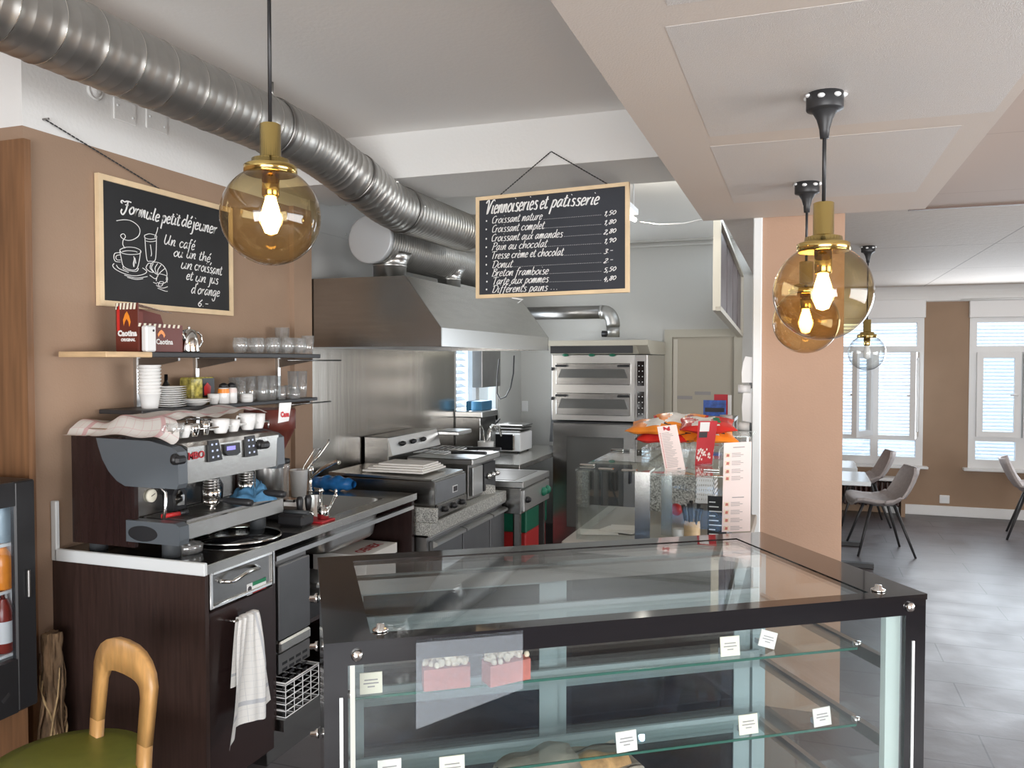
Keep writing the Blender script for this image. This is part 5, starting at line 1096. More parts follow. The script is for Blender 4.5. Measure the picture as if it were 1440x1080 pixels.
# countertop grill with front knobs
gx0, gx1, ga, gb = -2.55, XC-.005, 4.26, P(656, 690, X=XC).y
gz0, gz1 = .79, 1.005; gt = thing('grill_cabinet', 'stainless countertop grill with three knobs and a small badge behind the bar worktop', 'grill', (-2.3, 4.5, .776))
MB().box((gx0, ga, gz0), (gx1, gb, gz1), .004).build('housing', 'steel', gt)
MB().box((gx1, ga+.01, .875), (gx1+.004, gb-.01, gz1-.008)).build('front_panel', 'steel_door', gt)
MB().box((gx1, ga+.01, .795), (gx1+.012, gb-.01, .868), .004).build('control_panel', 'steel', gt)
for k in range(3):
    y = ga+(gb-ga)*(.22+.28*k); MB().lathe((gx1+.012, y, .832), [(.018, 0), (.018, .014), (.012, .026), (0, .027)], 16, (1, 0, 0)).build('knob', 'black_plastic', gt)
by_ = ga+(gb-ga)*.62; bd = MB().box((gx1+.004, by_-.04, .905), (gx1+.007, by_+.03, .945)); bo = bd.build('badge', 'white_plastic', gt); MB().box((gx1+.0072, by_-.034, .910), (gx1+.008, by_+.024, .940)).build('badge_face', 'dark_ink', bo)
MB().prism([(gx0-.12, ga-.0, 1.03), (gx1-.02, ga-.0, gz1+.012), (gx1-.02, ga, gz1+.002), (gx0-.12, ga, 1.015)], (0, gb-ga, 0)).build('top_plate', 'steel_h', gt)
for x in (gx0+.05, gx1-.05):
    for y in (ga+.05, gb-.05): MB().cyl((x, y, .7765), (x, y, .792), .018, 10).build('foot', 'rubber', gt)
pz = 1.034
for k in range(4):
    solo('paper_sheet_stack', MB().box((-2.48+k*.02, 4.33+k*.03, pz+k*.0105), (-2.08-k*.012, 4.66-k*.01, pz+k*.0105+.010)), 'paper', ('bottom', 'second', 'third', 'top')[k]+' white tray in the flat stack on the grill cabinet', 'tray', (-2.3, 4.5, pz+k*.0105), 'white trays on the grill')
# gas griddle with knob panel at the back
kz0, kz1 = 1.06, 1.19; ka, kb_ = P(548, 640, X=-2.56).y, P(616, 635, X=-2.56).y
kk = thing('gas_range', 'steel range with three dark knobs behind the grill cabinet', 'range', (-2.65, (ka+kb_)/2, .776))
MB().box((XW+.02, ka, .777), (-2.57, kb_, kz1), .004).build('housing', 'steel', kk); MB().prism([(-2.57, ka, 1.06), (-2.54, ka, 1.07), (-2.57, ka, 1.185)], (0, kb_-ka, 0)).build('knob_panel', 'steel_light', kk)
for px in (565, 580, 594):
    q = P(px, 636, X=-2.553); MB().lathe((q.x, q.y, 1.135), [(.017, 0), (.017, .012), (.010, .03), (0, .03)], 14, (1, 0, .2)).build('knob', 'black_plastic', kk)
MB().box((-2.60, kb_+.01, 1.14), (-2.40, kb_+.28, 1.17), .006).build('side_plate', 'steel_light', kk)
# socket box on the splash panel
q0, q1 = P(528, 624, X=XW+.01), P(549, 643, X=XW+.01); t = thing('wall_socket', 'cream wall socket box on the splash panel behind the blue pack', 'socket', q0); MB().box((XW+.007, q0.y, q1.z), (XW+.05, q1.y, q0.z), .005).build('cover', 'cream_card', t)
# fryer / pasta station
fa, fbb = 4.98, 5.46; fz = 1.05; fr_ = thing('fryer', 'stainless fryer block with dark controls in the cooking line', 'fryer', (-2.3, 5.25, .776))
MB().box((-2.48, fa, .777), (-2.06, fbb, fz-.04), .004).build('housing', 'steel_dark', fr_); MB().box((-2.50, fa-.02, fz-.04), (-2.02, fbb+.02, fz), .006).build('top_frame', 'steel_light', fr_)
MB().box((-2.06, fa+.02, .80), (-2.035, fa+.20, .99), .003).build('front_panel', 'steel_light', fr_); MB().box((-2.06, fa+.24, .80), (-2.04, fbb-.02, .99), .003).build('control_recess', 'black_plastic', fr_)
for k in range(3): MB().lathe((-2.04, fa+.30+.08*k, .90), [(.02, 0), (.02, .012), (.012, .03), (0, .03)], 14, (1, 0, 0)).build('knob', 'chrome', fr_)
for j, (yy, lb) in enumerate(((fa+.14, 'fry basket handle nearest the grill cabinet'), (fa+.42, 'fry basket handle farther along the fryer'))):
    t = thing('fry_basket', ('nearer' if j == 0 else 'farther')+' wire fry basket with black handle sitting in the fryer top', 'fry basket', (-2.4, yy, fz), 0, 'fry baskets')
    m_ = MB()
    for k in range(6): m_.tube([(-2.46+k*.04, yy-.09, fz+.02), (-2.46+k*.04, yy+.09, fz+.02)], .003, 6)
    m_.tube([(-2.48, yy-.1, fz+.022), (-2.24, yy-.1, fz+.022), (-2.24, yy+.1, fz+.022), (-2.48, yy+.1, fz+.022)], .004, 6, closed=True); m_.build('wire_mesh', 'steel_light', t)
    MB().tube([(-2.24, yy, fz+.022), (-2.12, yy-.03, fz+.03), (-1.96, yy-.07, fz+.035)], .011, 8).build('handle', 'black_plastic', t)
# griddle at the end of the line
ya, yb2 = 5.50, 6.12; gq = thing('griddle', 'flat steel griddle with green control knob at the end of the cooking line', 'griddle', (-2.15, 5.8, .776))
MB().box((-2.55, ya, .60), (-1.87, yb2, .79), .004).build('housing', 'steel', gq); MB().box((-2.56, ya-.01, .79), (-1.85, yb2+.02, .835), .004).build('griddle_plate', 'steel_light', gq)
MB().box((-2.50, ya+.04, .835), (-1.93, yb2-.04, .838)).build('plate_surface', 'steel_dark', gq); MB().box((-1.87, ya, .62), (-1.845, yb2, .775), .004).build('control_panel', 'steel_light', gq)
mat('knob_green', (.02, .20, .12), .4)
for y, m_, rr in ((ya+.06, 'black_plastic', .024), (yb2-.17, 'knob_green', .034), (yb2-.07, 'knob_green', .034)): MB().lathe((-1.845, y, .70), [(rr, 0), (rr, .012), (rr*.6, .03), (0, .03)], 16, (1, 0, 0)).build('knob', m_, gq)
lg = MB()
for y in (ya+.02, yb2-.02):
    for x in (-2.5, -1.90): MB().box((x-.02, y-.02, 0), (x+.02, y+.02, .60)).build('leg', 'steel', gq)
mat('jam_red', (.30, .02, .02), .5)
solo('red_crate', MB().box((-2.56, 6.48, 0), (-2.16, 7.05, .25), .01), 'red_plastic', 'red drinks crate on the floor beyond the griddle', 'crate', (-2.36, 6.76, 0))
o = bpy.data.objects['red_crate']; 
pm = printed('Drinks', .001, (0, 0, 0), (1, 0, 0), (0, 0, 1)) if False else None
solo('green_crate', MB().box((-2.57, 6.47, .251), (-2.15, 7.06, .54), .012), 'green_plastic', 'green plastic crate standing on the red crate beyond the griddle', 'crate', (-2.36, 6.76, .251))
def lump(c, r, h, seed, mm, name, lb, cat):
    rr = random.Random(seed)
    def fn(u, v):
        a = 2*math.pi*u; k = 1+.15*math.sin(3*a+seed)+.08*math.sin(8*a)*v; return Vector((c[0]+r*v*k*math.cos(a), c[1]+r*v*k*math.sin(a), c[2]+h*(1-v**2)*(1+.2*math.sin(6*a+9*v))+.002))
    return solo(name, MB().grid(fn, 24, 8), mm, lb, cat, c)
mat('jute', (.22, .12, .045), .9, var=.4, scale=30)
lump((-2.36, 6.76, .541), .19, .20, 2, 'jute', 'jute_sack', 'brown bundle lying on the green crate', 'sack')

# ------------------------------------------------------------------ back of the kitchen
bt = thing('steel_table', 'steel table along the left wall under the microwave', 'table', (-2.45, 6.9, 0)); MB().box((XW+.01, 6.2, .82), (-2.12, 7.75, .86), .004).build('table_top', 'steel_h', bt)
for x in (XW+.06, -2.17):
    for y in (6.26, 7.69): MB().box((x-.02, y-.02, 0), (x+.02, y+.02, .82)).build('leg', 'steel', bt)
q0, q1 = P(693, 640, X=-2.16), P(737, 607, X=-2.16); my = 6.98
mx0, mx1 = P(692, 620, Y=my).x, P(732, 620, Y=my).x; mzz = P(715, 609, Y=my).z
mw = thing('microwave', 'white microwave oven with dark door on the steel table', 'microwave', ((mx0+mx1)/2, my+.16, .861))
MB().box((mx0, my, .875), (mx1, my+.34, mzz), .006).build('housing', 'white_plastic', mw); MB().box((mx0+.01, my-.012, .885), (mx0+(mx1-mx0)*.74, my, mzz-.01), .003).build('door', 'black_gloss', mw); MB().box((mx0+(mx1-mx0)*.75, my-.02, .89), (mx0+(mx1-mx0)*.79, my-.002, mzz-.015), .003).build('handle', 'chrome', mw)
MB().box((mx0+(mx1-mx0)*.81, my-.008, .885), (mx1-.005, my, mzz-.01)).build('control_panel', 'white_trim', mw)
for x in (mx0+.03, mx1-.03):
    for y in (my+.04, my+.30): MB().cyl((x, y, .861), (x, y, .876), .012, 8).build('foot', 'rubber', mw)
for k in range(3):
    t = solo('oven_tray', MB().box((mx0+.01, my+.02, mzz+.001+k*.028), (mx1-.005+.01*k, my+.32, mzz+.020+k*.028), .008), 'steel', ('lowest', 'middle', 'top')[k]+' steel tray on top of the microwave', 'tray', (mx0, my, mzz+k*.028), 'trays on the microwave')
# rear sink cabinet, spray faucet, jug on the table under the window
rs = thing('dish_sink', 'stainless dish washing unit in front of the kitchen window', 'sink', (-2.5, 6.55, .861))
xw_ = -2.53; MB().box((XW+.012, 6.38, .861), (xw_, 6.75, 1.22), .004).build('housing', 'steel', rs); MB().box((XW+.012, 6.37, 1.22), (xw_+.02, 6.76, 1.27), .006).build('top_ledge', 'steel_light', rs)
MB().tube([(xw_+.05, 6.47, .87), (xw_+.05, 6.47, 1.10), (xw_+.06, 6.50, 1.15), (xw_+.09, 6.58, 1.14), (xw_+.10, 6.62, 1.05)], .011, 10).build('spray_hose', 'chrome', rs); MB().tube([(xw_+.06, 6.52, 1.14), (xw_+.07, 6.60, 1.17), (xw_+.07, 6.66, 1.19)], .009, 8).build('spray_lever', 'black_plastic', rs)
solo('blue_box', MB().box((XW+.06, 6.50, 1.271), (-2.56, 6.74, 1.35), .004), 'plastic_blue' if mat('plastic_blue', (.03, .16, .30), .4) is None else 'plastic_blue', 'blue plastic box on the dish unit ledge at the kitchen window', 'box', (-2.6, 6.6, 1.271))
c = (-2.45, 6.30, .861); t = thing('white_jug', 'white plastic jug with ladles beside the microwave', 'jug', c); MB().lathe(c, [(.055, 0), (.06, .005), (.068, .17), (.065, .17), (.056, .008), (0, .008)], 20).build('jug_body', 'porcelain', t)
for k, (dx, dy) in enumerate(((.02, .03), (-.03, .02), (.03, -.03))):
    solo('ladle', MB().tube([(c[0]-dx*.5, c[1]-dy*.5, .875), (c[0]+dx, c[1]+dy, 1.12), (c[0]+dx*2, c[1]+dy*2+.01, 1.16), (c[0]+dx*3, c[1]+dy*3, 1.12)], .005, 8), 'chrome', 'steel ladle standing in the white jug beside the microwave', 'ladle', (c[0], c[1], .87), 'ladles in the white jug')
# dark box and cable at the window, wall socket
q = P(690, 522, X=XW+.10); t = thing('electric_box', 'dark grey box mounted in front of the right half of the kitchen window', 'electric box', (XW, 7.2, 1.5)); MB().box((XW+.004, P(678, 520, X=XW+.1).y, P(690, 544, X=XW+.1).z), (XW+.10, P(704, 520, X=XW+.1).y, 1.80), .004).build('housing', 'steel_dark', t)
pts = [P(x, y, X=XW+.13) for x, y in ((723, 500), (722, 525), (718, 545), (711, 558), (703, 561), (699, 553), (699, 530), (702, 505))]; MB().tube(pts, .007, 8).build('cable', 'black_plastic', t)
q = P(725, 571, Y=YB-.004); t = thing('back_socket', 'white wall socket on the back wall above the trays', 'socket', q); MB().box((max(q.x-.04, XW+.012), YB-.012, q.z-.055), (max(q.x+.04, XW+.08), YB-.0, q.z+.055), .004).build('cover', 'white_plastic', t)
solo('cutting_board', MB().obox((-2.26, 7.98, 1.05), (.13, .0, 0), (0, .012, .002), (0, .04, .17)), 'black_plastic', 'dark round-cornered board leaning left of the oven', 'cutting board', (-2.12, 7.95, .86))
# deck oven on a proofing cabinet
yo = 7.10; ox0, ox1, ox2 = P(776, 550, Y=yo).x, P(893, 550, Y=yo).x, P(911, 550, Y=yo).x; zq = lambda py: P(840, py, Y=yo).z
ov = thing('deck_oven', 'two-deck stainless pizza oven with glass doors', 'oven', ((ox0+ox2)/2, yo+.4, zq(592)))
MB().box((ox0, yo+.02, zq(592)), (ox2, YB-.15, zq(499)), .004).build('housing', 'steel_light', ov)
mat('oven_front', (.50, .49, .47), .30, .95)
MB().box((ox0, yo, zq(592)), (ox1, yo+.02, zq(499)), .003).build('front_panel', 'oven_front', ov)
MB().box((ox1, yo-.005, zq(592)), (ox2-.015, yo+.02, zq(499)), .003).build('control_panel', 'steel_dark', ov)
for (a, b) in ((508, 542), (550, 586)):
    k = MB().box((ox1+.02, yo-.008, zq(b)), (ox2-.03, yo-.004, zq(a))); ko = k.build('keypad', 'black_gloss', ov); kb = MB()
    for r_ in range(4):
        for c_ in range(2): kb.box((ox1+.032+c_*.03, yo-.009, zq(b)+.03+r_*(zq(a)-zq(b))*.22), (ox1+.04+c_*.03, yo-.0078, zq(b)+.038+r_*(zq(a)-zq(b))*.22))
    kb.build('buttons', 'white_plastic', ko)
for (a, b) in ((511, 541), (553, 584)):
    xa, xb_ = P(783, a, Y=yo).x, P(887, a, Y=yo).x; za, zb_ = zq(b), zq(a); d = MB().box((xa, yo-.03, za), (xb_, yo, zb_), .004); do = d.build('oven_door', 'steel', ov)
    MB().prism([(xa+.05, yo-.032, zb_-.05), (xb_-.05, yo-.032, zb_-.05), (xb_-.02, yo-.032, za+.06), (xa+.02, yo-.032, za+.06)], (0, .002, 0)).build('door_glass', 'oven_glass', do)
    for x in (xa+.055, xb_-.055): MB().box((x-.055, yo-.062, zb_-.032), (x+.055, yo-.032, zb_-.012), .006).build('handle', 'black_plastic', do)
    MB().sphere((ox0+.01, yo-.02, zb_-.05), .016, 10, 6).build('damper_knob', 'black_plastic', ov)
oh = thing('oven_hood', 'pale steel vapour hood on top of the deck oven', 'oven hood', ((ox0+ox2)/2, yo+.4, zq(499)))
ohx = P(935, 490, Y=yo).x; MB().prism([(ox0, yo-.12, zq(479)), (ox0, yo-.12, zq(486)), (ox0, yo-.02, zq(498)), (ox0, YB-.2, zq(498)), (ox0, YB-.2, zq(479))], (ox1-ox0+.03, 0, 0)).build('hood_shell', 'door_frame', oh)
MB().box((ox0+.02, yo-.115, zq(497)), (ox1, yo-.10, zq(486))).build('vent_slot', 'black_plastic', oh)
MB().prism([(ox1+.03, yo-.12, zq(479)), (ox1+.03, yo-.12, zq(486)), (ox1+.03, yo+.02, zq(498)), (ox1+.03, YB-.2, zq(498)), (ox1+.03, YB-.2, zq(479))], (.10, 0, 0)).build('hood_end', 'door_frame', oh)
for px in (795, 832, 861): q = P(px, 500, Y=yo-.03); MB().sphere((q.x, yo-.03, q.z+.004), .022, 10, 6, (1.4, .6, .6)).build('hood_clip', 'green_plastic', oh)
pc = thing('proofing_cabinet', 'stainless proofing cabinet with dark glass door under the deck oven', 'proofing cabinet', ((ox0+ox1)/2, yo+.4, 0))
zt_ = zq(596); MB().box((ox0, yo+.03, .0), (ox1+.02, YB-.1, zt_), .004).build('housing', 'steel', pc); dd = MB(); x0, x1 = ox0+.02, ox1
for q in ((x0, x0+.12, .1, zt_-.01), (x1-.10, x1, .1, zt_-.01)): dd.box((q[0], yo, q[2]), (q[1], yo+.03, q[3]))
dd.box((x0+.12, yo, zt_-.12), (x1-.10, yo+.03, zt_-.01)).box((x0+.12, yo, .1), (x1-.10, yo+.03, .2)); dj = dd.build('door', 'steel', pc); MB().box((x0+.12, yo+.01, .2), (x1-.10, yo+.016, zt_-.12)).build('door_glass', 'oven_glass', dj)
MB().box((x1-.05, yo-.04, .62), (x1-.03, yo-.005, .86), .006).build('handle', 'black_plastic', dj)
MB().box((ox0+.0, yo+.03, zt_), (ox1+.02, YB-.2, zt_+.012)).build('top_gap', 'black_metal', pc)
pp = thing('vent_pipe', 'galvanised vent pipe with elbow running from the hood to above the oven', 'pipe', (-1.8, 7.5, 1.9))
py_ = 7.55; p0, p1, p2 = P(742, 441, Y=py_), P(850, 441, Y=py_), P(862, 474, Y=py_); r = .062
MB().tube([Vector((p0.x, py_, p0.z)), Vector((p1.x-.02, py_, p0.z))], r, 24).build('straight_pipe', 'steel_dark', pp); e = bend(Vector((p1.x-.02, py_, p0.z)), Vector((p2.x, py_, p0.z)), Vector((p2.x, py_, p0.z-.14)), 8); MB().tube(e, r+.003, 24).build('pipe_elbow', 'galvanised', pp); MB().tube([e[-1], Vector((p2.x, py_, p2.z-.0))], r, 24).build('down_pipe', 'galvanised', pp); MB().lathe(Vector((p1.x-.03, py_, p0.z)), [(r+.002, -.01), (r+.006, 0), (r+.002, .01)], 24, (1, 0, 0), cap=False).build('pipe_collar', 'steel_light', pp)
MB().tube([(p2.x-.10, py_-.02, p2.z+.03), (p2.x, py_-.02, p2.z+.03)], .03, 12).build('damper', 'black_plastic', pp)
# fluorescent tube and its cable
q0 = P(889, 309, Y=5.6); q1 = P(876, 292, Y=4.7); tl = thing('fluorescent_lamp', 'short visible fluorescent tube behind the hanging price chalkboard', 'lamp', q0); q0 = Vector((q0.x, q0.y, q0.z))
dv = Vector((-.25, -1.0, .0)).normalized(); ze = P(893, 309, Y=4.9); ze2 = ze+Vector((-.10, -.35, .02))
MB().cyl(ze, ze2, .013, 12).build('tube', 'tube_light', tl); MB().box((min(ze.x, ze2.x)-.02, ze2.y, ze.z+.03), (ze.x+.02, ze.y, ze.z+.06)).build('fitting', 'white_plastic', tl); MB().cyl(ze+Vector((0, -.05, .0)), ze+Vector((0, -.05, ZC-ze.z)), .004, 6).build('hanger', 'white_plastic', tl)
cbp = [P(x, y, Y=5.2) for x, y in ((899, 311), (925, 315), (962, 314), (985, 309), (1003, 304))]; MB().tube(cbp, .004, 6).build('cable', 'white_plastic', tl)
l = bpy.data.lights.new('tube_glow', 'POINT'); l.energy = 9; l.color = (1, .95, .84); l.shadow_soft_size = .02; lo = bpy.data.objects.new('tube_glow', l); COL.objects.link(lo); lo.location = ze+Vector((0, .3, -.06))
# lit menu panels seen at a steep angle
xm = -.545; mp = thing('menu_panel_sign', 'row of four dark menu panels in a pale frame seen edge-on beside the column', 'sign', (xm, 6.8, 2.1))
ya, yb3 = P(1007, 420, X=xm).y, P(1041, 430, X=xm).y; zb0, zb1, zt0_, zt1_ = P(1007, 432, X=xm).z, P(1038, 470, X=xm).z, P(1014, 318, X=xm).z, P(1041, 388, X=xm).z
def mq(u, v): y = ya+(yb3-ya)*u; a = zb0+(zb1-zb0)*u; b = zt0_+(zt1_-zt0_)*u; return Vector((xm, y, a+(b-a)*v))
us = [0, .33, .58, .8, 1]
mat('menu_dark', (.16, .13, .14), .35, var=.3, scale=6); mat('menu_frame', (.70, .66, .56), .5)
for a, b in zip(us, us[1:]): MB().prism([mq(a+.012, .03), mq(b-.012, .03), mq(b-.012, .97), mq(a+.012, .97)], (.006, 0, 0)).build('panel', 'menu_dark', mp)
f = MB()
for a, b, c, d in ((-.01, .008, -.0, 1), (.992, 1.01, 0, 1)): f.prism([mq(a, c), mq(b, c), mq(b, d), mq(a, d)], (.03, 0, 0))
f.prism([mq(0, -.04), mq(1, -.04), mq(1, .02), mq(0, .02)], (.03, 0, 0)).prism([mq(0, .98), mq(1, .98), mq(1, 1.03), mq(0, 1.03)], (.03, 0, 0)); f.build('frame', 'menu_frame', mp); MB().prism([mq(-.01, -.04), mq(1.01, -.04), mq(1.01, 1.03), mq(-.01, 1.03)], (-.02, 0, 0)).build('back_plate', 'menu_frame', mp)

# ------------------------------------------------------------------ snack counter with glass guard
SZ = 1.28; c0, c1 = P(808, 660, Z=SZ), P(1030, 669, Z=SZ); r0 = P(862, 629, Z=SZ)
x0, x1, y0, y1 = c0.x, c1.x+.0, (c0.y+c1.y)/2, r0.y-.05; CZ = 1.0
sc_ = thing('snack_counter', 'counter behind the display case carrying the glass guard', 'counter', ((x0+x1)/2, (y0+y1)/2, 0)); mat('counter_cream', (.40, .385, .35), .5)
MB().box((x0-.05, y0-.02, .96), (x1+.05, y1+.02, CZ), .004).build('counter_top', 'counter_cream', sc_); MB().box((x0-.02, y0+.03, 0), (x1+.02, y1-.02, .96)).build('counter_base', 'dark_panel', sc_)
gg = thing('glass_guard', 'glass sneeze guard with flat steel posts on the snack counter', 'glass guard', ((x0+x1)/2, (y0+y1)/2, CZ))
xm_ = P(915, 665, Z=SZ).x
MB().box((x0, y0, SZ-.008), (xm_-.01, y1, SZ)).build('top_glass', 'glass_green', gg); MB().box((xm_+.005, y0-.02, SZ-.008), (x1, y1, SZ)).build('top_glass', 'glass_green', gg)
MB().box((x0, y0+.01, CZ+.004), (x1, y0+.016, SZ-.012)).build('front_glass', 'glass_pane', gg); MB().box((x0, y0+.02, CZ+.004), (x0+.006, y1, SZ-.012)).build('side_glass', 'glass_green', gg)
for pxa, pxb, dy in ((893, 914, .0), (930, 945, .22)):
    a, b = P(pxa, 700, Y=y0+dy).x, P(pxb, 700, Y=y0+dy).x; MB().box((a, y0+dy-.004, CZ+.001), (b, y0+dy+.006, SZ-.0085 if dy else SZ+.0)).build('post', 'steel_h', gg)
for px, py in ((826, 655), (868, 634), (1000, 662), (852, 661), (885, 663)): q = P(px, py, Z=SZ); MB().box((q.x-.03, q.y-.012, SZ+.001), (q.x+.03, q.y+.012, SZ+.008), .003).build('clip', 'chrome', gg)
# snack bags heaped on the guard top
def bag(loc, w, h, d, rz, tilt, mats, label, seed):
    t = thing('snack_bag', label, 'snack bag', loc, rz, 'snack bags on the glass guard'); rr = random.Random(seed); ph = rr.uniform(0, 6); mb = MB(); n, m_ = 24, 14; pts = {}
    for sgn in (1, -1):
        for j in range(m_+1):
            for i in range(n+1):
                u, v = i/n*2-1, j/m_*2-1; th = d*max(0, (1-abs(u)**3)*(1-v**4))**.7*(1+.12*math.sin(9*u+ph)+.1*math.sin(7*v+ph*2))
                x = u*w/2*(1-.06*math.cos(v*3)); zz = d+sgn*th+.02*h*math.sin(u*4+ph); y = v*h/2*(1-.05*u*u)
                p = Vector((x, y*math.cos(tilt), zz+y*math.sin(tilt)+abs(math.sin(tilt))*h/2)); pts[sgn, i, j] = p
    mb.smooth = True; lo = min(p.z for p in pts.values())
    for sgn in (1, -1):
        i0 = mb.add([pts[sgn, i, j]-Vector((0, 0, lo)) for j in range(m_+1) for i in range(n+1)])
        for j in range(m_):
            for i in range(n):
                u = (i+.5)/n*2-1; v = (j+.5)/m_*2-1; k = 0
                if abs(u+.1) < .36+.12*math.sin(v*5+ph) and abs(v) < .75: k = 1
                if abs(u-.35) < .14 and abs(v) < .5: k = 2
                if abs(u) > .93: k = 3
                mb.m = k; q = [i0+j*(n+1)+i, i0+j*(n+1)+i+1, i0+(j+1)*(n+1)+i+1, i0+(j+1)*(n+1)+i]; mb.face(q if sgn > 0 else q[::-1])
    L(mb, 'bag', mats, t); return t
A_ = ['orange_foil', 'white_foil', 'dark_ink', 'orange_foil']; B_ = ['red_foil', 'white_foil', 'flag_green', 'red_foil']; C_ = ['red_foil', 'red_foil', 'orange_foil', 'dark_ink']; D_ = ['orange_foil', 'dark_ink', 'white_foil', 'orange_foil']
ym = y1-.30
def bg_(px, py, Y): q = P(px, py, Y=Y); return Vector((q.x, Y, q.z))
for px, py, Y, w, h, d, rz, tl, ms, lb, sd in ((932, 622, y1-.22, .22, .16, .022, .1, .25, C_, 'red snack bag at the bottom left of the heap on the glass guard', 1), (966, 622, y1-.20, .20, .16, .022, -.2, .3, D_, 'orange and black snack bag low in the heap between the two standing menus', 2), (1003, 622, y1-.22, .18, .15, .02, .3, .3, A_, 'orange snack bag at the bottom right of the heap', 3),
                                             (926, 610, y1-.24, .25, .16, .024, -.08, .22, A_, 'orange and white snack bag at the top left of the heap', 4), (957, 607, y1-.20, .23, .16, .024, .12, .32, ['orange_foil', 'white_foil', 'jam_red', 'red_foil'], 'orange snack bag with red top seam in the middle of the heap', 5), (994, 609, y1-.24, .23, .16, .022, .2, .26, B_, 'red and white snack bag at the top right of the heap', 6)):
    q = bg_(px, py, Y); b_ = bag(Vector((q.x, Y, q.z-.0)), w, h, d, rz, tl, ms, lb, sd)
solo('bag_rack', MB().box((P(908, 630, Y=y1-.2).x, y1-.30, SZ+.001), (P(1015, 630, Y=y1-.2).x, y1-.08, P(960, 628, Y=y1-.22).z), .004), 'glass_pane', 'clear box on the glass guard carrying the snack bags', 'box', ((x0+x1)/2, y1-.2, SZ+.001))
# standing menus
def standee(px_, Y, label, front, art):
    c = [P(*p, Y=Y+dy) for p, dy in zip(px_, (0, 0, .05, .05))]; t = thing('menu_stand', label, 'menu holder', c[0].lerp(c[1], .5), 0, 'standing menu cards')
    nrm = (c[1]-c[0]).cross(c[3]-c[0]).normalized(); nrm = nrm if nrm.y < 0 else -nrm
    MB().prism(c, -nrm*.003).build('card', front, t); ft = MB().obox(c[0].lerp(c[1], .5)+Vector((0, .03, .003)), (c[1]-c[0])*.48, (0, .035, 0), (0, 0, .0025)); ft.build('foot', 'glass_pane', t)
    def at(u, v, e=.0012): return c[0].lerp(c[1], u).lerp(c[3].lerp(c[2], u), v)+nrm*e
    def rect(mb, u0, u1, v0, v1, e=.0012): mb.poly([at(u0, v0, e), at(u1, v0, e), at(u1, v1, e), at(u0, v1, e)])
    art(t, rect, at); return t
def art1(t, rect, at):
    m_ = MB(); m2 = MB(); rr = random.Random(5)
    for k in range(22): v = .10+.035*k; rect(m_, .16, .16+rr.uniform(.35, .6), v, v+.010); rect(m2, .07, .12, v, v+.014)
    rect(m_, .62, .8, .04, .06); m_.build('print', 'grey_ink', t); m2.build('red_marks', 'red_print', t); m3 = MB()
    for k in range(9): a = k*.7; rect(m3, .30+.035*k, .36+.035*k, .90+.02*math.sin(a), .96+.02*math.cos(a))
    m3.build('heading_ornament', 'red_print', t)
def art2(t, rect, at):
    m_ = MB(); rect(m_, .12, .62, .76, .97); m_.build('white_field', 'white_paint', t); m_ = MB(); rect(m_, .10, .55, .62, .75); m_.build('dark_label', 'dark_ink', t); m_ = MB(); rr = random.Random(8)
    for k in range(34): u, v = rr.uniform(.05, .8), rr.uniform(.08, .34); rect(m_, u, u+.07, v, v+.045, .0014)
    m_.build('food_picture', 'pink_paper', t)
standee(((936, 665), (964, 661), (951, 597), (924, 600)), y0+.10, 'white printed menu card leaning on the glass guard, left of the red one', 'pink_paper', art1)
standee(((977, 655), (1001, 653), (1009, 592), (982, 592)), y0+.30, 'dark red menu card standing on the glass guard, right of the white one', 'red_print', art2)
# long printed price list taped to the guard's right end
Ys = y0-.03; pl = [P(*p, Y=Ys) for p in ((1015, 748), (1055, 747), (1057, 621), (1018, 623))]; t = thing('price_list', 'long pale printed price list with small food pictures hanging beside the white corner strip', 'price list', pl[0].lerp(pl[1], .5))
MB().prism(pl, (0, .002, 0)).build('sheet', 'pink_paper', t)
def ap(u, v, e=-.0012): return pl[0].lerp(pl[1], u).lerp(pl[3].lerp(pl[2], u), v)+Vector((0, e, 0))
m_ = MB(); pm_ = MB(); m4 = MB()
for v in (.86, .77, .68, .60, .31, .22, .13, .04):
    fp = MB().poly([ap(.06, v-.025), ap(.24, v-.025), ap(.24, v+.025), ap(.06, v+.025)]).build('food_picture', 'crumble', t); MB().poly([ap(.10, v-.016, -.0016), ap(.20, v-.018, -.0016), ap(.21, v+.012, -.0016), ap(.12, v+.016, -.0016)]).build('picture_motif', 'cake', fp)
    for k in range(3): m_.poly([ap(.30, v-.02+.018*k), ap(.62+.1*(k % 2), v-.02+.018*k), ap(.62+.1*(k % 2), v-.014+.018*k), ap(.30, v-.014+.018*k)])
for v in (.94, .38): m_.poly([ap(.34, v), ap(.76, v), ap(.76, v+.010), ap(.34, v+.010)])
m_.build('print', 'grey_ink', t)
# things inside / on the counter
q = P(973, 752, Y=y0+.12); t = thing('cutlery_pot', 'beige stoneware pot with dark cutlery behind the guard glass', 'pot', (q.x, q.y, CZ+.001)); z_ = CZ+.001
rr_ = (P(985, 740, Y=y0+.12).x-P(962, 740, Y=y0+.12).x)/2; MB().lathe((q.x, q.y, z_), [(rr_*.9, 0), (rr_, .01), (rr_, .085), (rr_*.9, .085), (rr_*.85, .01), (0, .01)], 20).build('pot_body', 'light_wood', t)
for k in range(7): a = k*.9; b_ = Vector((q.x+rr_*.5*math.cos(a), q.y+rr_*.5*math.sin(a), z_+.015)); solo('cutlery_piece', MB().tube([b_, b_+Vector((.02*math.cos(a), .02*math.sin(a), .12+.01*(k % 3)))], .006, 8, True, [.004, .008]), 'black_plastic', 'dark cutlery handle standing in the beige pot', 'cutlery', b_, 'cutlery in the beige pot')
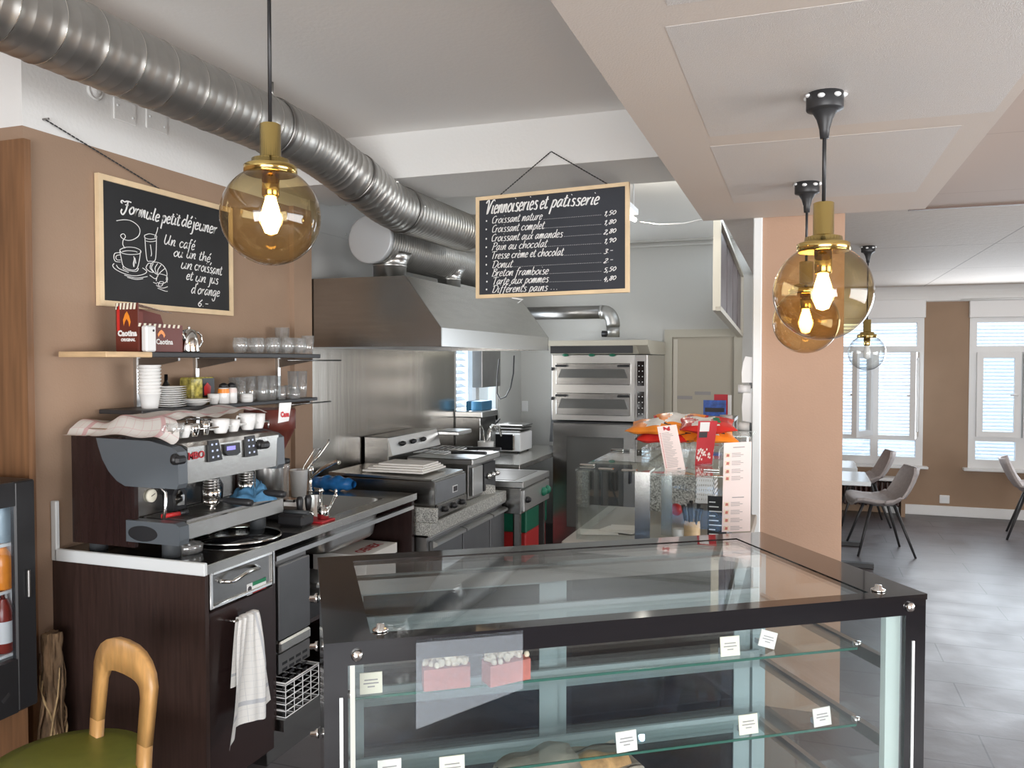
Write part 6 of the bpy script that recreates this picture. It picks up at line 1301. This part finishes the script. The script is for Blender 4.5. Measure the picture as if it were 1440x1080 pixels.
q = P(955, 752, Y=y0+.12); solo('white_pot', MB().lathe((q.x, q.y, CZ+.001), [(.022, 0), (.024, .05), (.021, .05), (.018, .006), (0, .006)], 18), 'porcelain', 'small white pot left of the beige cutlery pot', 'pot', (q.x, q.y, CZ+.001))
xa, xb_ = P(995, 720, Y=y0+.2).x, P(1014, 720, Y=y0+.2).x; zt_ = P(1000, 698, Y=y0+.2).z; t = thing('small_chalkboard', 'small black chalkboard with white lines between the cutlery pot and the price list', 'chalkboard', ((xa+xb_)/2, y0+.2, CZ+.001)); MB().box((xa, y0+.2, CZ+.001), (xb_+.02, y0+.212, zt_)).build('board', 'slate_board', t); m_ = MB()
for k in range(8): z = zt_-.02-.018*k; m_.box((xa+.006, y0+.1985, z-.004), (xa+.03+.012*(k % 3), y0+.1995, z))
m_.build('chalk_writing', 'chalk', t)
xa, xb_ = P(980, 685, Y=y0+.45).x, P(1006, 685, Y=y0+.45).x; zs_ = CZ+.001; t = thing('white_basket', 'white perforated basket on a grey box inside the glass guard', 'basket', ((xa+xb_)/2, y0+.45, zs_+.105)); m_ = MB()
z0_, z1_ = zs_+.105, zs_+.215
for k in range(5): m_.box((xa, y0+.40, z0_+.02+k*.020), (xb_, y0+.404, z0_+.031+k*.020)).box((xa, y0+.40, z0_+.02+k*.020), (xa+.004, y0+.55, z0_+.031+k*.020)).box((xb_-.004, y0+.40, z0_+.02+k*.020), (xb_, y0+.55, z0_+.031+k*.020))
for k in range(9): x = xa+(xb_-xa-.006)*k/8; m_.box((x, y0+.4005, z0_), (x+.006, y0+.4035, z1_))
m_.box((xa, y0+.40, z0_), (xb_, y0+.55, z0_+.012)); m_.build('lattice', 'white_plastic', t)
solo('grey_box', MB().box((xa-.01, y0+.39, zs_), (xb_+.01, y0+.56, zs_+.104), .004), 'steel_dark', 'grey box under the white perforated basket inside the glass guard', 'box', ((xa+xb_)/2, y0+.45, zs_))
for k, (px, py, rz) in enumerate(((838, 752, .3), (868, 750, -.25), (880, 748, .1))):
    q = P(px, py, Z=CZ+.002); solo('paper_sheet', MB().obox((q.x, q.y+.05, CZ+.003+.003*k), (.075*math.cos(rz), .075*math.sin(rz), 0), (-.05*math.sin(rz), .05*math.cos(rz), 0), (0, 0, .001)), 'paper', ('leftmost', 'middle', 'rightmost')[k]+' loose paper sheet on the counter left of the guard posts', 'paper', (q.x, q.y+.05, CZ+.002+.003*k), 'loose papers on the counter')
xa = P(893, 700, Y=y1-.05).x; solo('terrazzo_slab', MB().box((P(905, 700, Y=y1-.06).x, y1-.06, CZ+.001), (P(985, 700, Y=y1-.06).x, y1-.04, SZ-.02)), 'granite', 'speckled grey slab standing at the back of the glass guard', 'slab', ((x0+x1)/2, y1-.05, CZ+.001))
q = P(951, 688, Y=y1-.14); solo('red_tomato', MB().sphere((q.x, q.y, CZ+.03), .028, 12, 8), 'red_plastic', 'small red round item inside the glass guard', 'tomato', (q.x, q.y, CZ+.002))
# glass shelf with drinking glasses at the corner strip, dispenser
zg = 1.455; xa, xb_ = P(1011, 606, Y=4.0).x, P(1052, 606, Y=4.0).x; zg = P(1030, 609, Y=4.0).z
gs_ = thing('glass_shelf', 'small glass shelf beside the white corner strip', 'shelf', ((xa+xb_)/2, 4.0, zg)); MB().box((xa, 3.86, zg-.006), (xb_+.03, 4.12, zg)).build('shelf_glass', 'glass_green', gs_); MB().box((xb_+.0, 3.9, zg-.03), (cxa-.0425, 4.15, zg-.007)).build('bracket', 'steel_light', gs_)
MB().box((xa+.01, 4.10, SZ), (xa+.025, 4.115, zg-.007)).build('shelf_post', 'steel_light', gs_)
q = P(1021, 600, Y=3.98); tumbler('grey_beaker', 'grey beaker standing on the small glass shelf right of the snack bags', None, Vector((q.x, 3.98, zg+.001)), .022, .03, .085, 'shell_grey')
for k, px in enumerate((1022, 1034, 1045)): q = P(px, 618, Y=3.96); tumbler('shelf_glass_tumbler', 'clear glass in the row under the small glass shelf', 'glasses by the corner strip', Vector((q.x, 3.96, SZ+.002)), .020, .024, zg-SZ-.03)
dsx = P(1051, 520, Y=4.2).x; t = thing('wall_dispenser', 'curved white dispenser on the left side of the white corner strip', 'dispenser', (dsx, 4.22, 1.45)); z1_, z0_ = P(1050, 501, Y=4.2).z, P(1050, 538, Y=4.2).z
xr_ = cxa-.0425; MB().prism([(xr_, 4.19, z0_), (xr_-.05, 4.19, z0_), (xr_-.052, 4.19, z0_+.05), (xr_-.045, 4.19, z1_-.03), (xr_-.034, 4.19, z1_), (xr_, 4.19, z1_-.006)], (0, .09, 0)).build('cover', 'white_plastic', t); MB().cyl((xr_-.068, 4.20, z0_-.032), (xr_-.008, 4.20, z0_-.032), .022, 16).build('roller', 'white_plastic', t); MB().box((xr_-.015, 4.20, z0_-.06), (xr_, 4.27, z0_)).build('back_plate', 'black_plastic', t)
z2_ = P(1047, 600, Y=4.2).z; t = thing('paper_roll_holder', 'white paper roll on the corner strip just above the price list', 'paper roll', (xr_-.04, 4.2, z2_)); MB().cyl((xr_-.068, 4.2, z2_), (xr_-.012, 4.2, z2_), .022, 18).build('roll', 'porcelain', t); MB().prism([(xr_, 4.19, z2_+.02), (xr_-.045, 4.19, z2_+.03), (xr_-.05, 4.19, z2_+.10), (xr_-.04, 4.19, z2_+.19), (xr_, 4.19, z2_+.19)], (0, .08, 0)).build('hood', 'white_plastic', t); MB().box((xr_-.012, 4.19, z2_-.02), (xr_, 4.23, z2_+.02)).build('bracket', 'black_plastic', t)
# picture and book by the door
q0, q1 = P(989, 580, Y=5.2), P(1021, 563, Y=5.2); t = thing('blue_postcard', 'blue landscape postcard standing in front of the kitchen door', 'postcard', ((q0.x+q1.x)/2, 5.2, q0.z)); MB().box((q0.x, 5.2, q0.z-.02), (q1.x, 5.204, q1.z)).build('picture', 'blue_photo', t); MB().box((q0.x+.01, 5.199, q0.z+.004), (q1.x-.01, 5.1995, q0.z+.03)).build('dark_skyline', 'dark_ink', t)
q0, q1 = P(1004, 580, Y=5.3), P(1028, 555, Y=5.3); t = thing('red_book', 'red and white upright booklet behind the blue postcard', 'booklet', (q0.x, 5.3, q0.z)); MB().box((q0.x, 5.3, q0.z-.02), (q1.x-.02, 5.33, q1.z)).build('cover', 'red_print', t); MB().box((q1.x-.019, 5.301, q0.z-.02), (q1.x, 5.329, q1.z-.004)).build('pages', 'paper', t)
zz = P(1005, 581, Y=5.25).z-.022; xx0, xx1 = P(960, 590, Y=5.25).x, P(1035, 590, Y=5.25).x; rk = thing('side_rack', 'grey rack behind the snack bags carrying the postcard and booklet', 'rack', ((xx0+xx1)/2, 5.27, 0)); MB().box((xx0, 5.12, zz-.02), (xx1, 5.42, zz)).build('rack_top', 'steel_dark', rk)
for x in (xx0+.02, xx1-.02):
    for y in (5.14, 5.40): MB().box((x-.015, y-.015, 0), (x+.015, y+.015, zz-.02)).build('leg', 'steel_dark', rk)

# ------------------------------------------------------------------ dining room furniture
def shell_chair(loc, rz, label):
    t = thing('shell_chair', label, 'chair', loc, rz, 'grey shell chairs'); mb = MB()
    prof = [(.245, .440), (.23, .462), (.18, .468), (.08, .452), (-.04, .445), (-.13, .458), (-.20, .495), (-.245, .56), (-.285, .64), (-.315, .71), (-.33, .755)]
    def wid(k): return [.17, .205, .225, .235, .235, .232, .23, .225, .215, .19, .14][k]
    def fn(off):
        def g(u, v):
            k = v*(len(prof)-1); i = min(int(k), len(prof)-2); f_ = k-i; x = prof[i][0]*(1-f_)+prof[i+1][0]*f_; z = prof[i][1]*(1-f_)+prof[i+1][1]*f_; w = wid(i)*(1-f_)+wid(i+1)*f_; s = u*2-1
            rise = .045*abs(s)**3*(1 if i < 6 else .3); fw = .06*abs(s)**2.5*(0 if i < 4 else 1)
            return Vector((x+fw+(off if i >= 5 else 0), s*w, z+rise-(off if i < 6 else 0)))
        return g
    a = MB().grid(fn(0), 14, 30); b = MB().grid(fn(.022), 14, 30); merge(a, b)
    n = 15; m_ = len(b.v); 
    for j in range(30):
        for i in (0, 14): p = j*15+i; a.face((p, p+15, p+15+m_, p+m_))
    for i in range(14):
        for j in (0, 30): p = j*15+i; a.face((p, p+1, p+1+m_, p+m_))
    L(a, 'shell', 'shell_grey', t)
    L(MB().grid(lambda u, v: fn(-.012)(.12+.76*u, .04+.44*v), 10, 12), 'seat_pad', 'shell_grey', t)
    for sx, sy in ((.2, .2), (.2, -.2), (-.22, .2), (-.22, -.2)): L(MB().tube([(sx*.45, sy*.55, .435), (sx*1.12, sy*1.12, .0)], .013, 8, True, [.015, .010]), 'leg', 'black_metal', t)
    L(MB().obox((0, 0, .432), (.10, 0, 0), (0, .12, 0), (0, 0, .006)), 'seat_frame', 'black_metal', t)
    return t
q = P(1235, 776, Z=0); shell_chair(Vector((q.x, q.y+.02, 0)), math.pi+.18, 'grey shell chair with black legs nearest the column, back to the right'); q2 = P(1205, 735, Z=0); shell_chair(Vector((q2.x+.04, q2.y, 0)), math.pi+.1, 'grey shell chair pushed under the table in front of the radiator')
q = P(1462, 760, Z=0); shell_chair(Vector((q.x+.0, q.y+.1, 0)), -.2, 'grey shell chair cut off by the right edge of the photo')
def table(x1, yf, yb, label, mt):
    t = thing('dining_table', label, 'table', (x1-.4, (yf+yb)/2, 0), 0, 'dining tables'); MB().box((max(x1-.8, .13), yf, .715), (x1, yb, .75), .004).build('table_top', mt, t); yc = (yf+yb)/2; MB().cyl((x1-.25, yc, .04), (x1-.25, yc, .715), .03, 12).build('pedestal', 'black_metal', t); m_ = MB()
    for a in (0, math.pi/2): m_.obox((x1-.25, yc, .022), (.30*math.cos(a), .30*math.sin(a), 0), (-.03*math.sin(a), .03*math.cos(a), 0), (0, 0, .018))
    m_.build('cross_foot', 'black_metal', t)
q = P(1225, 681, Z=.733); table(q.x, q.y, q.y+.62, 'nearer dining table right behind the column, reflecting blue light', 'table_top'); q = P(1206, 661, Z=.733); table(q.x, q.y, q.y+.55, 'farther dining table by the window, mostly hidden by the column', 'table_top')
rx0, rx1 = .30, P(1271, 700, Y=YD-.1).x; rt = thing('radiator', 'dark brown column radiator under the left dining window with marble shelf', 'radiator', ((rx0+rx1)/2, YD-.12, 0)); n = 14
rz1 = P(1271, 672, Y=YD-.15).z
for k in range(n): x = rx0+(rx1-rx0-.04)*(k+.5)/n; MB().box((x-.022, YD-.20, .10), (x+.022, YD-.05, rz1-.04), .015).build('column_section', 'radiator_paint', rt)
MB().box((rx0, YD-.15, .12), (rx1-.05, YD-.10, .16)).build('lower_pipe', 'radiator_paint', rt); MB().box((rx0, YD-.15, rz1-.10), (rx1-.05, YD-.10, rz1-.06)).build('upper_pipe', 'radiator_paint', rt)
MB().box((rx0-.05, YD-.26, rz1-.03), (rx1+.02, YD-.01, rz1), .004).build('marble_shelf', 'white_paint', rt); MB().box((rx1-.04, YD-.24, 0), (rx1, YD-.02, rz1-.03)).build('side_cheek', 'dining_brown', rt)
q0 = P(1328, 702, Y=YD); t = thing('wall_socket', 'white wall socket above the baseboard between the dining windows', 'socket', q0); MB().box((q0.x-.05, YD-.012, q0.z-.045), (q0.x+.05, YD, q0.z+.045), .004).build('cover', 'white_plastic', t); MB().box((q0.x-.03, YD-.014, q0.z-.025), (q0.x+.03, YD-.012, q0.z+.025)).build('inset', 'white_trim', t)
q = P(1358, 422, Y=YD-.03); t = thing('curtain_rod', 'short white curtain rod end at the top of the right dining window', 'curtain rod', q); MB().cyl((q.x-.05, YD-.06, q.z), (q.x+1.4, YD-.06, q.z), .012, 10).build('rod', 'white_paint', t); MB().cyl((q.x+.06, YD-.06, q.z), (q.x+.06, YD-.0, q.z), .008, 8).build('bracket', 'white_paint', t)

# ------------------------------------------------------------------ left: fridge, root pole, chair
fx, fy1, fz0, fz1 = -2.60, P(52, 830, X=-2.60).y, P(52, 990, X=-2.60).z, P(52, 673, X=-2.60).z
fy0 = fy1-.56; fgd = thing('bottle_fridge', 'black glass-door bottle fridge at the left edge', 'fridge', (fx-.25, (fy0+fy1)/2, fz0)); 
sh_ = MB()
for q in ((fx-.5, fy0, fz0, fx-.03, fy1, fz0+.03), (fx-.5, fy0, fz1-.03, fx-.03, fy1, fz1), (fx-.5, fy0, fz0+.03, fx-.47, fy1, fz1-.03), (fx-.47, fy0, fz0+.03, fx-.03, fy0+.03, fz1-.03), (fx-.47, fy1-.03, fz0+.03, fx-.03, fy1, fz1-.03)): sh_.box(q[:3], q[3:])
sh_.build('housing', 'black_plastic', fgd)
MB().box((fx-.469, fy0+.031, fz0+.031), (fx-.462, fy1-.031, fz1-.031)).build('back_liner', 'white_plastic', fgd)
MB().box((fx-.46, fy1-.0345, fz0+.031), (fx-.03, fy1-.031, fz1-.031)).build('side_liner', 'white_plastic', fgd)
dm = MB(); w_ = .082
dm.box((fx-.028, fy0, fz0), (fx, fy0+.08, fz1), .006).box((fx-.028, fy1-w_, fz0), (fx, fy1, fz1), .006).box((fx-.028, fy0+.08, fz0), (fx, fy1-w_, fz0+.19)).box((fx-.028, fy0+.08, fz1-.085), (fx, fy1-w_, fz1)); do = dm.build('door', 'black_plastic', fgd)
MB().box((fx-.016, fy0+.08, fz0+.19), (fx-.010, fy1-w_, fz1-.085)).build('door_glass', 'glass_window', do)
MB().box((fx, fy1-.045, fz0+.40), (fx+.014, fy1-.034, fz0+.50), .003).build('door_handle', 'steel_dark', do)
vs = MB()
for k in range(8): vs.obox((fx+.0008, fy0+.08+k*.05, fz0+.07), (.0006, 0, 0), (0, .014, .010), (0, -.004, .006))
vs.build('vent_slots', 'black_metal', do)
shz = [fz0+.20, P(10, 825, X=fx-.1).z, P(10, 760, X=fx-.1).z]
for z in shz: m_ = MB(); [m_.box((fx-.45, fy0+.04+k*.05, z-.006), (fx-.05, fy0+.046+k*.05, z)) for k in range(10)]; m_.box((fx-.055, fy0+.032, z-.008), (fx-.045, fy1-.032, z+.002)); m_.build('wire_shelf', 'white_plastic', fgd)
MB().box((fx-.44, fy0+.06, fz1-.05), (fx-.42, fy1-.06, fz1-.035)).build('interior_lamp', 'cool_light', fgd)
l = bpy.data.lights.new('fridge_light', 'POINT'); l.energy = 2.2; l.color = (.9, .95, 1); l.shadow_soft_size = .05; lo = bpy.data.objects.new('fridge_light', l); COL.objects.link(lo); lo.parent = fgd; lo.location = (.13, .0, fz1-fz0-.08)
def bottle(y, z, h, mb_, mc, ml, label, x=fx-.085):
    t = thing('bottle', label, 'bottle', (x, y, z), 0, 'bottles in the fridge'); MB().lathe((x, y, z), [(.028, 0), (.031, .006), (.031, h*.52), (.024, h*.64), (.013, h*.75), (.012, h*.93), (0, h*.93)], 18).build('glass_body', mb_, t); MB().lathe((x, y, z+h*.70), [(.0145, 0), (.0135, h*.24), (.015, h*.25), (.015, h*.30), (0, h*.30)], 16).build('cap', mc, t)
    MB().lathe((x, y, z+h*.14), [(.0318, 0), (.0318, h*.30)], 18, cap=False).build('label', ml, t)
z = shz[0]+.001; yr = fy1-.03-.036
bottle(yr, z, .26, 'amber_syrup', 'chrome', 'white_plastic', 'dark bottle with round white label nearest the fridge handle'); bottle(yr-.08, z, .26, 'amber_syrup', 'chrome', 'red_print', 'dark bottle with red label left of the white-labelled one'); bottle(yr-.16, z, .26, 'amber_syrup', 'chrome', 'red_print', 'dark bottle farthest left on the lowest fridge shelf')
z = shz[1]+.001; bottle(yr, z, .20, 'orange_foil', 'orange_foil', 'orange_foil', 'orange bottle on the middle fridge shelf'); bottle(yr-.10, z, .20, 'orange_foil', 'white_plastic', 'orange_foil', 'orange bottle with white cap on the middle fridge shelf')
z = shz[2]+.001; bottle(yr, z, .20, 'plastic_clear_blue', 'white_plastic', 'plastic_clear_blue', 'bluish clear bottle on the top fridge shelf')
solo('fridge_plinth', MB().box((fx-.5, fy0-.5, 0), (fx-.05, P(40, 1040, X=-2.65).y, fz0-.001)), 'wood_panel', 'brown wooden base under the bottle fridge', 'base', (fx-.25, fy0, 0))
# root pole
q = P(73, 985, X=-2.60); rx, ry = -2.665, 2.345; h_ = P(73, 889, X=rx).z
ry = P(73, 930, X=rx).y; rp = thing('root_pole', 'dried root covered pole standing between the fridge and the bar counter', 'root pole', (rx, ry, 0))
def rt_(u, v):
    a = 2*math.pi*u; z = h_*v; r = .026+.008*(1-v)+.008*math.sin(3*a+z*11)+.006*math.sin(7*a-z*23)+.005*math.sin(11*a+z*41); return Vector((rx+r*math.cos(a), ry+r*math.sin(a), z))
m_ = MB().grid(rt_, 36, 60); m_.poly([rt_(k/24, 1) for k in range(24)]); m_.build('stem', 'root', rp)
for k in range(16):
    rr2 = random.Random(k); ph = rr2.uniform(0, 6.3); z0_ = rr2.uniform(.0, .2); z1_ = rr2.uniform(.4, h_-.03); pts = []
    for j in range(9): f_ = j/8; a = ph+math.sin(f_*5+k)*.7; r = .036+.008*(1-f_)+.008*math.sin(k+f_*9); pts.append((rx+r*math.cos(a), ry+r*math.sin(a), z0_+(z1_-z0_)*f_))
    MB().tube(pts, .004, 6, True, [.006-.0004*j for j in range(9)]).build('root', 'root_vine' if k % 3 == 0 else 'root', rp)
# bentwood chair with olive seat
ch = thing('bentwood_chair', 'light bentwood chair with olive green round seat in front of the bar cabinet', 'chair', (-2.13, 1.93, 0), 0)
sc0 = Vector((-2.135, 1.91, 0)); sz = .462
MB().lathe((sc0.x, sc0.y, sz-.05), [(.19, 0), (.228, .008), (.236, .026), (.228, .042), (.17, .052), (0, .056)], 44).build('seat_cushion', 'olive_vinyl', ch)
MB().lathe((sc0.x, sc0.y, sz-.085), [(.20, 0), (.215, .004), (.215, .034)], 40).build('seat_ring', 'chair_wood', ch)
pL, pR = P(131, 1000, D=2.70), P(203, 1040, D=2.50); pLt, pRt = P(147, 940, D=2.76), P(205, 955, D=2.56)
topc = P(176, 905, D=2.72)
def flat(path, wv, tv):
    """bent flat bar: half-width vectors along wv(k), thickness tv(k)"""
    mb = MB(); mb.smooth = False; n = len(path); R_ = []
    for k in range(n):
        w_, t_ = wv(k), tv(k); p = path[k]; c_ = [p+w_+t_, p-w_+t_, p-w_-t_, p+w_-t_]; R_.append(mb.add(c_))
    mb.smooth = True
    for a, b in zip(R_, R_[1:]):
        for j in range(4): mb.face((a+j, a+(j+1) % 4, b+(j+1) % 4, b+j))
    mb.smooth = False; mb.face(range(R_[0]+3, R_[0]-1, -1)); mb.face(range(R_[-1], R_[-1]+4)); return mb
# the arch: an upside-down U of bent wood standing behind the seat
bl_ = Vector((pL.x, pL.y, 0)); br_ = Vector((pR.x, pR.y, 0)); cd_ = (br_-bl_); hw = cd_.length/2; cu2 = cd_.normalized(); cn = Vector((-cu2.y, cu2.x, 0)); cn = cn if cn.y > 0 else -cn; mid_ = (bl_+br_)/2
ztop = .752; hwid = hw-.012; path = []
path += [(-hwid, z) for z in (.0, .2, .40, .52)]
for k in range(13): a = math.pi-math.pi*k/12; path.append((hwid*math.copysign(abs(math.cos(a))**.75, math.cos(a)), .655+(ztop-.655)*math.sin(a)**.8))
path += [(hwid, z) for z in (.52, .40, .2, .0)]
P3 = [mid_+cu2*s+Vector((0, 0, z))+cn*(.035*max(0, (z-.45)/.33)) for s, z in path]
def tang(k): a, b = P3[max(k-1, 0)], P3[min(k+1, len(P3)-1)]; return (b-a).normalized()
def wv(k): t_ = tang(k); i = t_.cross(cn).normalized(); wd = .026+.026*max(0, (path[k][1]-.64)/.11); return i*wd
flat(P3[3:-3], lambda k: wv(k+3), lambda k: cn*.012).build('back_arch', 'chair_wood', ch)
flat(P3[:4], lambda k: wv(k), lambda k: cn*.012).build('leg', 'chair_wood', ch); flat(P3[-4:], lambda k: wv(len(P3)-4+k), lambda k: cn*.012).build('leg', 'chair_wood', ch)
for s in (-1, 1):
    b_ = sc0-cn*.17+cu2*s*.13; MB().tube([b_+Vector((0, 0, sz-.07)), b_-cn*.03+cu2*s*.03], .018, 12, True, [.02, .014]).build('leg', 'chair_wood', ch)
